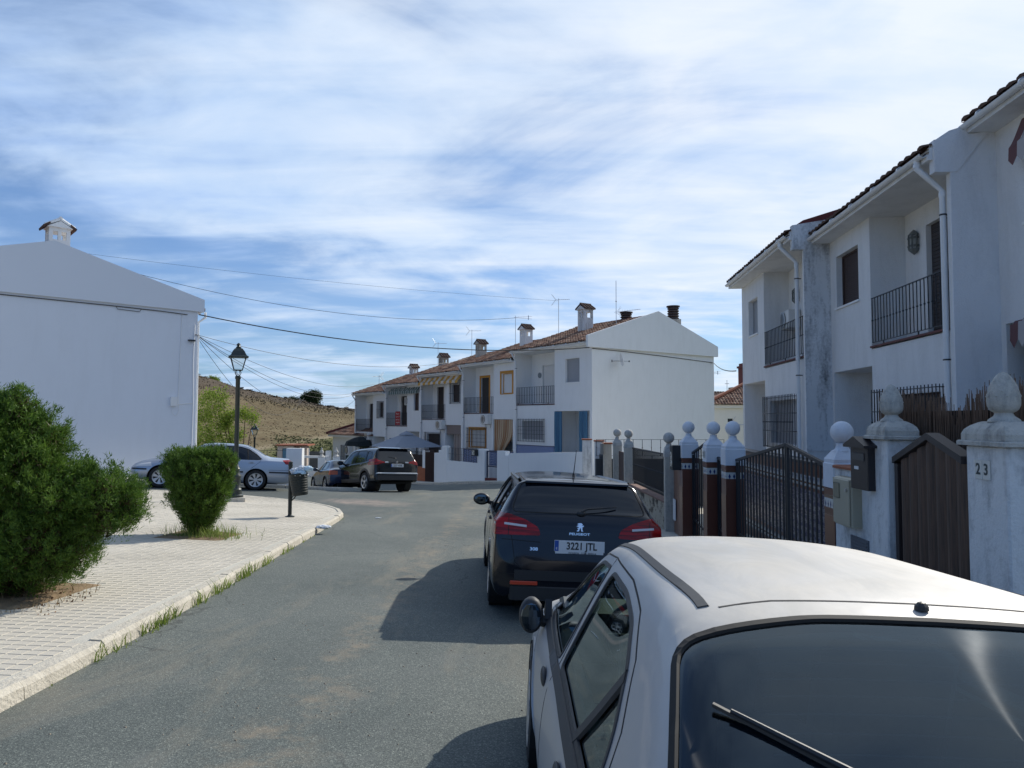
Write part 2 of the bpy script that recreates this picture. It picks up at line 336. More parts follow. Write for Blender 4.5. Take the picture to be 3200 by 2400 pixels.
# ------------------------------------------------------------------ terrain, road, plaza
def sst(a, b, x):
    t = np.clip((x-a)/(b-a), 0, 1); return t*t*(3-2*t)
def terrain():
    N = 340; u = np.linspace(-1, 1, N); X = 700*np.sinh(4.2*u)/np.sinh(4.2); Y = X+55
    gx, gy = np.meshgrid(X, Y)
    z0 = -.0447*np.clip(gy, -60, 62) - .045*np.clip(gx, -30, 30)
    for (p, _), k in zip(CORR, _Wt): z0 = z0+k*np.exp(-((gx-p[0])**2+(gy-p[1])**2)/30.)*(gy > 14)
    z0 -= .10
    D = np.hypot(gx, gy)+1e-6; ta = np.where(gy > 1, gx/np.maximum(gy, 1), -3)
    e = np.interp(ta, [-2, -.72, -.435, -.377, -.325, -.261, -.216, -.1, .3, 2], [.03, .062, .0520, .0372, .0276, .0183, .0130, .008, .004, .002])
    zc = 1.71+190*e*np.sqrt(1+ta**2)/1.06
    k = sst(58, 188, D)*.55+np.clip((D-58)/130, 0, 1)*.45
    hill = z0+(zc-z0)*k*(gy > 0)
    rr = np.random.default_rng(3); nz = np.zeros_like(hill)
    for f, a in ((.03, .8), (.07, .5), (.17, .25), (.4, .12), (.9, .08)):
        for _ in range(4):
            th = rr.uniform(0, 6.28); ph = rr.uniform(0, 6.28); nz += a*.4*np.sin(f*(gx*np.cos(th)+gy*np.sin(th))+ph+2*np.sin(f*.6*(gy*np.cos(th)-gx*np.sin(th))+ph))
    hill += nz*np.clip((D-70)/60, 0, 1)*.55
    hill += (np.clip((D-165)/20, 0, 1)*(rr.random(hill.shape)-.5)*.55)*(D < 230)
    el = (hill-1.71)/np.maximum(gy, 1)
    vs = np.stack([gx, gy, hill], -1).reshape(-1, 3)
    idx = np.arange(N*N).reshape(N, N); q = np.stack([idx[:-1, :-1], idx[:-1, 1:], idx[1:, 1:], idx[1:, :-1]], -1).reshape(-1, 4)
    me = bpy.data.meshes.new('ground'); me.vertices.add(N*N); me.vertices.foreach_set('co', vs.ravel())
    me.loops.add(len(q)*4); me.loops.foreach_set('vertex_index', q.ravel()); me.polygons.add(len(q))
    me.polygons.foreach_set('loop_start', np.arange(0, len(q)*4, 4)); me.polygons.foreach_set('loop_total', np.full(len(q), 4)); me.update()
    me.polygons.foreach_set('use_smooth', [True]*len(q))
    scr = sst(118, 150, D+np.interp(ta, [-.45, -.22], [0, -25])); grn = (1-sst(72, 100, D+15*np.sin(gx*.07)))*(ta > -.42)
    pl = np.interp(ta, [-.36, -.324, -.209, -.15], [-.043, -.0365, -.016, -.008])
    path = np.exp(-((el-pl)/.0022)**2)*.9+np.exp(-((el-pl+.008)/.0016)**2)*.4
    grn = grn*(el < pl)
    c = np.stack([scr, grn, np.clip(path, 0, 1)*(D > 62), np.ones_like(scr)], -1).reshape(-1, 4)
    ca = me.color_attributes.new('zone', 'FLOAT_COLOR', 'POINT'); ca.data.foreach_set('color', c.ravel())
    me.materials.append(HILL); o = link('ground', me); tag(o, kind='structure')
    return vs.reshape(N, N, 3), X, Y
TV, TX, TY = terrain()
def tz(x, y):
    i = int(np.clip(np.searchsorted(TY, y), 1, len(TY)-1)); j = int(np.clip(np.searchsorted(TX, x), 1, len(TX)-1)); return float(TV[i, j, 2])

def drape(name, x0, x1, y0, y1, m, st=1.0, dz=0):
    nx = int((x1-x0)/st)+1; ny = int((y1-y0)/st)+1
    vs = [(x0+(x1-x0)*i/(nx-1), y0+(y1-y0)*j/(ny-1), 0) for j in range(ny) for i in range(nx)]
    vs = [(x, y, gz(x, y)+dz) for x, y, _ in vs]
    fs = [(j*nx+i, j*nx+i+1, (j+1)*nx+i+1, (j+1)*nx+i) for j in range(ny-1) for i in range(nx-1)]
    me = bpy.data.meshes.new(name); me.from_pydata(vs, [], fs); me.materials.append(m); me.polygons.foreach_set('use_smooth', [True]*len(fs))
    return tag(link(name, me), kind='structure')
drape('road', -34, 12, -14, 61, ASPH)

def smooth_poly(P, n=6):
    out = []
    for i in range(len(P)-1):
        p0, p1, p2, p3 = [Vector(P[max(0, min(len(P)-1, k))]) for k in (i-1, i, i+1, i+2)]
        for k in range(n):
            t = k/n; out.append(.5*((2*p1)+(-p0+p2)*t+(2*p0-5*p1+4*p2-p3)*t*t+(-p0+3*p1-3*p2+p3)*t**3))
    out.append(Vector(P[-1])); return out
def resample(P, step):
    out = [P[0].copy()]; acc = 0
    for a, b in zip(P, P[1:]):
        L = (b-a).length; d = step-acc
        while d <= L: out.append(a.lerp(b, d/L)); d += step
        acc = (acc+L) % step
    out.append(P[-1].copy()); return out
def pave(name, poly, m, h=.12, st=1.2):
    """raised slab following the ground: polygon -> fine triangulated sheet"""
    bm = bmesh.new(); vs = [bm.verts.new((p[0], p[1], 0)) for p in poly]; f = bm.faces.new(vs)
    xs = [p[0] for p in poly]; ys = [p[1] for p in poly]
    for a, lo, hi in ((0, min(xs), max(xs)), (1, min(ys), max(ys))):
        t = lo+st
        while t < hi:
            n = (1, 0, 0) if a == 0 else (0, 1, 0); co = (t, 0, 0) if a == 0 else (0, t, 0)
            bmesh.ops.bisect_plane(bm, geom=bm.verts[:]+bm.edges[:]+bm.faces[:], plane_co=co, plane_no=n); t += st
    bnd = [e for e in bm.edges if e.is_boundary]
    r = bmesh.ops.extrude_edge_only(bm, edges=bnd); low = [g for g in r['geom'] if isinstance(g, bmesh.types.BMVert)]
    lowset = set(low)
    for v in bm.verts: v.co.z = gz(v.co.x, v.co.y)+(-.05 if v in lowset else h)
    bmesh.ops.recalc_face_normals(bm, faces=bm.faces[:])
    me = bpy.data.meshes.new(name); bm.to_mesh(me); me.materials.append(m); return tag(link(name, me), kind='structure')
def kerb(name, pts, wd, h, ln, inside=1, m=None, label=None):
    root = thing(name, None, None); tag(root, kind='structure')
    P = resample(pts, ln)
    for i in range(len(P)-1):
        a, b = P[i], P[i+1]
        if (b-a).length < .2: continue
        d = (b-a).normalized(); n = Vector((-d.y, d.x))*inside; g = .006; a2, b2 = a+d*g, b-d*g
        jz = random.uniform(-.008, .008); jn = random.uniform(-.008, .008)
        def S(p, z): 
            o = [(p+n*(jn), -.06), (p+n*(jn+.012), h*.72+jz), (p+n*(jn+.04), h+jz), (p+n*wd, h+jz+.002), (p+n*wd, -.06)]
            return [(q.x, q.y, gz(q.x, q.y)+zz) for q, zz in o]
        vs = S(a2, 0)+S(b2, 0); fs = [(k, k+1, 6+k, 5+k) for k in range(4)]+[(4, 3, 2, 1, 0), (5, 6, 7, 8, 9)]
        if inside > 0: fs = [tuple(reversed(f)) for f in fs]
        MB().add(vs, fs).build('kerb_stone', m or CONC, root)
    return root
KP = [(-2.92, -12), (-2.95, 0), (-3.03, 3), (-3.08, 4.5), (-3.12, 5.6), (-3.17, 6.6), (-3.25, 7.9), (-3.36, 9.5), (-3.55, 12), (-3.72, 14.5), (-3.84, 16), (-4.0, 17.3), (-4.45, 18.6), (-5.3, 19.85), (-6.45, 20.7), (-8.0, 21.2), (-9.7, 21.3), (-11.2, 21.0), (-14, 19.6), (-20, 16)]
KS = smooth_poly([Vector(p) for p in KP], 4)
kerb('plaza_kerb', KS, .13, .115, .98)
ins = [p+Vector((-(KS[min(i+1, len(KS)-1)]-KS[max(i-1, 0)]).normalized().y, (KS[min(i+1, len(KS)-1)]-KS[max(i-1, 0)]).normalized().x))*.125 for i, p in enumerate(KS)]
pave('plaza_pavement', [(p.x, p.y) for p in ins]+[(-24, 14), (-24, -12)], MORTAR, h=.109)
# pavers
def inside_poly(x, y, P):
    c = False; j = len(P)-1
    for i in range(len(P)):
        if (P[i][1] > y) != (P[j][1] > y) and x < (P[j][0]-P[i][0])*(y-P[i][1])/(P[j][1]-P[i][1])+P[i][0]: c = not c
        j = i
    return c
PP = [(p.x, p.y) for p in ins]+[(-24, 14), (-24, -12)]
BEDS = [(-5.75, -4.32, 6.45, 7.7), (-5.62, -4.56, 11.35, 12.4)]
pt, ga = .112, R(1.2); cg, sg = math.cos(ga), math.sin(ga)
cells = []
for i in range(-260, 60):
    for j in range(20, 210):
        lx, ly = i*pt, j*pt; x = -3.2+lx*cg-ly*sg*1; y = lx*sg+ly*cg
        if x < -.74*y-.6 or y > 22 or y < 3.2: continue
        if any(a-.03 < x < b+.03 and c-.03 < y < d+.03 for a, b, c, d in BEDS): continue
        h2 = pt*.62
        if not all(inside_poly(x+dx, y+dy, PP) for dx, dy in ((-h2, -h2), (h2, -h2), (h2, h2), (-h2, h2))): continue
        cells.append((x, y))
cells.sort(key=lambda c: c[0]**2+c[1]**2)
def padmb(mb, x, y, z, s, tilt, b=.003):
    h = s/2
    def P(u, v, zz): return (x+u*cg-v*sg, y+u*sg+v*cg, z+zz+u*tilt[0]+v*tilt[1])
    vs = [P(-h, -h, -.006), P(h, -h, -.006), P(h, h, -.006), P(-h, h, -.006)]+[P(-h+b, -h+b, 0), P(h-b, -h+b, 0), P(h-b, h-b, 0), P(-h+b, h-b, 0)]
    return mb.add(vs, [(4, 5, 6, 7), (0, 1, 5, 4), (1, 2, 6, 5), (2, 3, 7, 6), (3, 0, 4, 7)])
paving = thing('paving', None, None); tag(paving, kind='structure')
pm = padmb(MB(), 0, 0, 0, pt-.008, (-.045, -.0447)).mesh('paver', PAV)
rest = MB(); vis = 0
for (x, y) in cells:
    z = gz(x, y)+.1135+random.uniform(-.001, .001)
    if vis < 300 and x > -.715*y-.05 and y > 4.1: vis += 1; link('paver', pm, paving, (x, y, z))
    else: padmb(rest, x, y, z, pt-.008, (-.045+random.uniform(-.004, .004), -.0447+random.uniform(-.004, .004)))
tag(rest.build('far_pavers', PAV, paving), kind='stuff')
for k, (a, b, c, d) in enumerate(BEDS):
    bm = MB(); n = 12
    vs = []; 
    for j in range(n+1):
        for i in range(n+1):
            x = a+(b-a)*i/n; y = c+(d-c)*j/n; e = 0 if i in (0, n) or j in (0, n) else 1
            vs.append((x, y, gz(x, y)+.108+e*random.uniform(-.0, .035)))
    tag(MB().add(vs, [(j*(n+1)+i, j*(n+1)+i+1, (j+1)*(n+1)+i+1, (j+1)*(n+1)+i) for j in range(n) for i in range(n)]).build('soil_bed', DIRT), kind='structure')
# other pavements
RK = [Vector(p) for p in [(2.35, -12), (2.4, 5), (2.55, 12), (2.5, 18), (2.25, 24), (1.7, 29), (.9, 32.6)]]
RKS = smooth_poly(RK, 4); kerb('right_kerb', RKS, .13, .12, 1.0, inside=-1)
pave('right_pavement', [(p.x+.125, p.y) for p in RKS]+[(2.6, 35.5), (9, 35.5), (9, -12)], MORTAR, h=.12)
FD = Vector((-.574, .819)); FN = Vector((-.819, -.574))
F0 = Vector((.31, 33.4))
MK = [F0+FD*t+FN*1.0 for t in (-1.2, 3, 8, 14, 22, 32)]
kerb('far_kerb', MK, .13, .13, 1.0, inside=-1)
pave('far_pavement', [(p.x-FN.x*.125, p.y-FN.y*.125) for p in MK]+[(-14.5, 66), (7, 45), (3, 33)], CONC, h=.13)
LK = smooth_poly([Vector(p) for p in [(-5.6, 26.9), (-5.9, 26.6), (-7.6, 26.75), (-9.1, 26.95), (-10.6, 26.6), (-13, 25.2), (-17, 21.8), (-22, 17.2)]], 4)
kerb('corner_kerb', LK, .13, .13, 1.0, inside=-1)
pave('corner_pavement', [(p.x, p.y+.12) for p in LK]+[(-26, 22), (-14, 31), (-7.2, 27.9), (-5.7, 27.5)], CONC, h=.128)

# ------------------------------------------------------------------ parts shared by houses
_bars = {}
def bars(parent, x0, x1, y, z0, z1, step, mirror, th=.013, m=None, name='bar', tip=0, axis='x'):
    m = m or IRON
    key = (round(z1-z0, 3), th, m.name, tip)
    if key not in _bars:
        mb = MB(); mb.tube([(0, 0, 0), (0, 0, z1-z0)], th/2, 6)
        if tip: mb.ell((0, 0, z1-z0+tip*.3), (th*.9, th*.9, tip), 6, 4)
        else: mb.ell((0, 0, (z1-z0)*.5), (th*1.0, th*1.0, .02), 6, 4)
        _bars[key] = mb.mesh(name, m)
    n = max(1, round(abs(x1-x0)/step))
    for i in range(n+1):
        x = x0+(x1-x0)*i/n
        link(name, _bars[key], parent, ((-x if mirror else x), y, z0) if axis == 'x' else (y, x, z0))
def railing(parent, x0, x1, y, z0, z1, mirror, step=.115, name='balcony_railing', side=0):
    bt = .030 if mirror else .020
    mb = MB(); mb.box(x0, x1, y-.02, y+.02, z1-.012, z1); mb.box(x0, x1, y-.012, y+.012, z0+.05, z0+.062)
    for x in np.arange(x0+.5, x1, 1.4): mb.box(x-.01, x+.01, y-.01, y+.01, z0-.04, z0+.05)
    if side: mb.box(x1-.012, x1, y, y+side, z1-.012, z1)
    o = mb.build(name, IRON, parent, mirror=mirror); bars(o, x0+.01, x1-.01, y, z0+.06, z1-.01, step*(1.36 if mirror else 1.15), mirror, bt); return o
def grille(parent, x0, x1, y, z0, z1, mirror, step=.125, depth=.13, rows=(0.02, .33, .66, .96)):
    mb = MB()
    for r in rows:
        z = z0+(z1-z0)*r; mb.box(x0, x1, y-.008, y+.008, z-.008, z+.008)
        mb.box(x0, x0+.014, y, y+depth, z-.008, z+.008); mb.box(x1-.014, x1, y, y+depth, z-.008, z+.008)
    for k in (1, 2):
        if depth > .05: mb.box(x0, x0+.012, y+depth*k/2.5, y+depth*k/2.5+.012, z0, z1); mb.box(x1-.012, x1, y+depth*k/2.5, y+depth*k/2.5+.012, z0, z1)
    o = mb.build('window_grille', IRON, parent, mirror=mirror); bars(o, x0+.006, x1-.006, y, z0, z1, step*(1.2 if mirror else 1), mirror, .027 if mirror else .020); return o
def shutter(parent, x0, x1, y, z0, z1, m, mirror, name='roller_shutter', pitch=.045):
    n = max(3, int((z1-z0)/pitch)); vs = []
    for i in range(n):
        a = z0+(z1-z0)*i/n; b = z0+(z1-z0)*(i+1)/n; h = b-a
        for z, yy in ((a, y+.004), (a+h*.18, y-.006), (b-h*.18, y-.006), (b-h*.001, y+.004)): vs += [(x0, yy, z), (x1, yy, z)]
    fs = [(2*k, 2*k+1, 2*k+3, 2*k+2) for k in range(len(vs)//2-1)]
    return MB().add(vs, fs).build(name, m, parent, mirror=mirror)
def window(parent, x0, x1, z0, z1, d, m, mirror, kind='shutter', rec=.16, framem=None, sill=True, open_=0):
    fr = MB(); t = .045; fm = framem or m; y = d+rec
    fr.box(x0, x0+t, y-.03, y+.03, z0, z1); fr.box(x1-t, x1, y-.03, y+.03, z0, z1); fr.box(x0+t, x1-t, y-.03, y+.03, z1-t, z1); fr.box(x0+t, x1-t, y-.03, y+.03, z0, z0+t)
    o = fr.build('window', fm, parent, mirror=mirror)
    if kind == 'shutter': shutter(o, x0+t, x1-t, y+.0, z0+t+open_, z1-t, m, mirror)
    if kind == 'glass' or open_:
        MB().box(x0+t, x1-t, y+.012, y+.02, z0+t, z1-t).build('pane', BLACKGL, o, mirror=mirror)
    if sill: MB().box(x0-.05, x1+.05, d-.04, y, z0-.045, z0-.003).build('sill', WHITE_CLEAN if framem is None else fm, o, mirror=mirror)
    return o
def roof_tiles(mb, x0, x1, y0, z0, y1, z1, mirror, col=.21, row=.36, jitter=.006):
    """curved clay tiles laid on a slope from eave (y0,z0) to ridge (y1,z1)"""
    L = math.hypot(y1-y0, z1-z0); dy, dz = (y1-y0)/L, (z1-z0)/L; n = int(round((x1-x0)/col)); m = int(math.ceil(L/row)); c = (x1-x0)/n
    K = 5
    for i in range(n):
        for j in range(m):
            a = j*row-.03; b = min(L, (j+1)*row+.02); xx = x0+(i+.5)*c+random.uniform(-jitter, jitter); h0 = .055; lift = .035; j2 = random.uniform(-.006, .008)
            vs = []
            for s, r, up in ((a, c*.50, .035), (b, c*.42, .0)):
                for k in range(K):
                    t = math.pi*k/(K-1); px = xx-math.cos(t)*r; pz = math.sin(t)*h0+up+.01+j2
                    vs.append((px, y0+dy*s-dz*pz, z0+dz*s+dy*pz))
            fs = [(k, k+1, K+k+1, K+k) for k in range(K-1)]
            fs.append(tuple([0]+list(range(K-1, 0, -1))) if False else tuple(range(K-1, -1, -1)))
            mb.add(vs, fs)
        # channel between
        xx = x0+i*c
        vs = [(xx-c*.3, y0-dz*.045, z0+dy*.045), (xx, y0-dz*.012, z0+dy*.012), (xx+c*.3, y0-dz*.045, z0+dy*.045)]
        vs += [(x, y+dy*L, z+dz*L) for x, y, z in vs]; mb.add(vs, [(0, 1, 4, 3), (1, 2, 5, 4)])
    return mb
def gutter(parent, x0, x1, y, z, mirror, pipe=None, m=PVC, drop=0, elbow=1, r=.062, bottom=0):
    K = 7; vs = []
    for x in (x0, x1):
        for k in range(K):
            t = math.pi*k/(K-1); vs.append((x, y-math.cos(t)*r*1.05, z-math.sin(t)*r))
        for k in range(K):
            t = math.pi*(K-1-k)/(K-1); vs.append((x, y-math.cos(t)*r*.93, z-math.sin(t)*r*.86+.002))
    n = 2*K; fs = [(k, (k+1) % n, n+(k+1) % n, n+k) for k in range(n)]+[tuple(reversed(range(n))), tuple(range(n, 2*n))]
    mb = MB().add(vs, [tuple(reversed(f)) for f in fs])
    for x in np.arange(x0+.5, x1-.2, 1.05): mb.lathe([(r*1.12, -.02), (r*1.12, .02)], 10, (x, y, z), 'x')
    g = mb.build('gutter', m, parent, mirror=mirror, smooth=True)
    if pipe is not None:
        px, py = pipe; pr = .048
        mb = MB(); mb.tube([(px+.0, y, z-.03), (px, y, z-.17), (px+.02*elbow, (y+py)/2, z-.36), (px+.04*elbow, py, z-.56), (px+.04*elbow, py, bottom)], pr, 10)
        for zz in (z-.06, z-.2, z-.55): pass
        mb.lathe([(pr*1.15, -.03), (pr*1.15, .03)], 10, (px, y, z-.13)); mb.lathe([(pr*1.15, -.04), (pr*1.15, .04)], 10, (px+.04*elbow, py, z-.62)); mb.lathe([(pr*1.12, -.04), (pr*1.12, .04)], 10, (px+.04*elbow, py, z-2.9))
        p = mb.build('downpipe', m, parent, mirror=mirror, smooth=True)
        for zz in (z-.95, z-3.3): cl = MB(); cl.lathe([(pr*1.2, -.012), (pr*1.2, .012)], 10, (px+.04*elbow, py, zz)); cl.box(px+.04*elbow-.01, px+.04*elbow+.01, py, py+.1, zz-.01, zz+.01); cl.build('pipe_clamp', IRON, p, mirror=mirror)
    return g
def chimney(parent, x, y, z, mirror, w=.55, h=1.0, cap='arch', m=None, capm=None):
    m = m or WHITE_DIRTY; mb = MB(); a = w/2; zb = z-.5; o1 = z+h*.55; o2 = z+h*.86
    mb.box(x-a, x+a, y-a, y+a, zb, o1)
    for sx in (-1, 1):
        for sy in (-1, 1): mb.box(x+sx*a-(sx > 0)*.12, x+sx*a+(sx < 0)*.12, y+sy*a-(sy > 0)*.12, y+sy*a+(sy < 0)*.12, o1, o2)
    mb.box(x-.05, x+.05, y-a+.002, y-a+.12, o1, o2)
    mb.box(x-a, x+a, y-a, y+a, o2, z+h)
    mb.prism([(x-a-.06, z+h+.001), (x+a+.06, z+h+.001), (x, z+h+.235)], 'y', y-(a+.13)*.92, y+(a+.13)*.92)
    o = mb.build('chimney', m, parent, mirror=mirror)
    r = MB(); e = a+.13
    r.prism([(x-e, z+h), (x, z+h+.26), (x+e, z+h), (x+e, z+h+.05), (x, z+h+.32), (x-e, z+h+.05)], 'y', y-e*.9, y+e*.9)
    for sx in (-1, 1):
        for k in range(4): r.tube([(x+sx*e, y-e*.8+k*e*.53, z+h+.05), (x, y-e*.8+k*e*.53, z+h+.33)], .05, 6)
    r.tube([(x, y-e*.9, z+h+.34), (x, y+e*.9, z+h+.34)], .06, 6)
    c_ = r.build('chimney_cap', capm or TILED, o, mirror=mirror)
    if capm:
        for sx in (-1, 1): MB().prism([(x+sx*(e+.03), z+h-.05), (x+sx*(e-.16), z+h+.10), (x+sx*(e-.14), z+h+.16), (x+sx*(e+.06), z+h+.02)], 'y', y-e*.95, y+e*.95).build('cap_edge_tile', TILED, c_, mirror=mirror)
    return o
def antenna(name, label, loc, h, rz, style=0, group='television antennas on the roofs'):
    o = thing(name, label, 'antenna', loc, rz, group)
    MB().tube([(0, 0, -.3), (0, 0, h)], .018, 6).build('mast', ALU, o)
    mb = MB(); L = .9 if style != 2 else 1.3
    if style == 0:
        mb.tube([(-.2, 0, h-.08), (L-.2, 0, h-.08)], .011, 5)
        for x in np.linspace(.05, L-.22, 6): mb.tube([(x, -.16, h-.08), (x, .16, h-.08)], .006, 4)
        for s in (-1, 1):
            for k in range(5): mb.tube([(-.2-.05*k, -.22, h-.08+s*.06*(k+1)), (-.2-.05*k, .22, h-.08+s*.06*(k+1))], .006, 4)
            mb.tube([(-.2, 0, h-.08), (-.46, 0, h-.08+s*.36)], .008, 4)
    elif style == 1:
        mb.tube([(-.1, 0, h-.12), (1.15, 0, h-.02)], .010, 5); mb.tube([(0, 0, h-.14), (1.15, 0, h-.20)], .010, 5)
        for s in (-1, 1):
            for k in range(5): mb.tube([(-.12-.06*k, -.2, h-.08+s*.055*(k+1)), (-.05-.06*k, .2, h-.08+s*.055*(k+1)+.05)], .006, 4)
        mb.box(.88, .93, -.02, .02, h-.26, h+.04)
        for x in (.2, .4, .6, .75): mb.tube([(x, -.14, h-.08), (x, .14, h-.08)], .006, 4)
    else:
        mb.tube([(0, 0, h*.42), (L, 0, h*.46)], .012, 5)
        for x in np.linspace(.2, L, 9): mb.tube([(x, -.13, h*.45), (x, .13, h*.45)], .006, 4)
        for s in (-1, 1): mb.tube([(.1, 0, h*.42), (.22, 0, h*.42+s*.32)], .006, 4); mb.tube([(-.1, .05, h*.42), (.3, -.1, h*.42+s*.22)], .006, 4)
        mb.ell((0, 0, h*.62), (.04, .04, .05), 6, 4)
    mb.build('aerial', ALU, o); return o
def ac_unit(name, label, M, w=.82, h=.58, d=.32, group='air conditioning units on the walls'):
    o = thing(name, label, 'air conditioner', (0, 0, 0), 0, group); o.matrix_world = M
    MB().bev(-w/2, w/2, -d, 0, 0, h, .015).build('casing', mat('ac_white', (.66, .66, .64), .5, var=.04), o)
    f = MB(); f.lathe([(.02, 0), (h*.42, 0), (h*.42, -.012), (h*.39, -.02), (.02, -.02)], 20, (-w*.14, -d-.001, h/2), 'y')
    fo = f.build('fan_grille', mat('ac_dark', (.07, .075, .08), .6), o)
    g = MB(); 
    for r in (.1, .16, .22): g.lathe([(r, 0), (r+.012, 0), (r+.012, -.006), (r, -.006)], 20, (-w*.14, -d-.023, h/2), 'y')
    g.build('guard_ring', ALU, fo)
    for sx in (-1, 1): b = MB(); b.box(sx*w*.32, sx*w*.32+.03, -d*1.02, 0.0, -.03, -.002); b.box(sx*w*.32, sx*w*.32+.03, -.03, 0, -.25, -.03); b.build('bracket', ALU, o)
    return o
def lantern(parent, x, y, z, mirror, h=.5, m=None):
    m = m or mat('lantern_metal', (.16, .17, .16), .5, var=.3, vscale=20)
    mb = MB(); mb.lathe([(.005, h*.5), (.05, h*.42), (.10, h*.30)], 8, (x, y-.06, z)); mb.lathe([(.11, h*.27), (.11, h*.30)], 8, (x, y-.06, z)); mb.lathe([(.11, -h*.27), (.11, -h*.30), (.06, -h*.40), (.005, -h*.5)][::-1], 8, (x, y-.06, z))
    for k in range(8):
        a = math.pi*2*k/8; cx, cy = x+.1*math.cos(a), y-.06+.1*math.sin(a); mb.box(cx-.01, cx+.01, cy-.01, cy+.01, z-h*.27, z+h*.27)
    for k in range(8):
        a = math.pi*2*(k+.5)/8; cx, cy = x+.095*math.cos(a), y-.06+.095*math.sin(a); mb.box(cx-.035, cx+.035, cy-.006, cy+.006, z-h*.2, z-h*.12); mb.box(cx-.035, cx+.035, cy-.006, cy+.006, z+h*.12, z+h*.2)
    o = mb.build('wall_lantern', m, parent, mirror=mirror)
    MB().lathe([(.085, -h*.26), (.085, h*.26)], 8, (x, y-.06, z)).build('lantern_glass', mat('milk_glass', (.34, .35, .33), .3), o, mirror=mirror); return o
def curtain(parent, x0, x1, y, z0, z1, cols, mirror, name='door_curtain', gather=None, waves=9, amp=.035, stripes=9):
    n = 72; m = 10; vs = []
    for j in range(m+1):
        v = j/m; z = z1+(z0-z1)*v; w = 1.0
        if gather: w = 1-(1-gather[1])*math.exp(-((v-gather[0])/.28)**2)
        for i in range(n+1):
            u = i/n; x = (x0+(x1-x0)*u*w) if not gather or gather[2] == 0 else (x1-(x1-x0)*(1-u)*w)
            vs.append((x, y+amp*math.sin(u*waves*2*math.pi+.6*math.sin(v*4))*(.5+.5*v)+.01*math.sin(u*41), z))
    fs = [(j*(n+1)+i, (j+1)*(n+1)+i, (j+1)*(n+1)+i+1, j*(n+1)+i+1) for j in range(m) for i in range(n)]
    me = MB().add(vs, fs).mesh(name, cols[0], True, mirror); me.materials.append(cols[1])
    for k, p in enumerate(me.polygons): p.material_index = int(((k % n)/n*stripes*2)) % 2
    return link(name, me, parent)

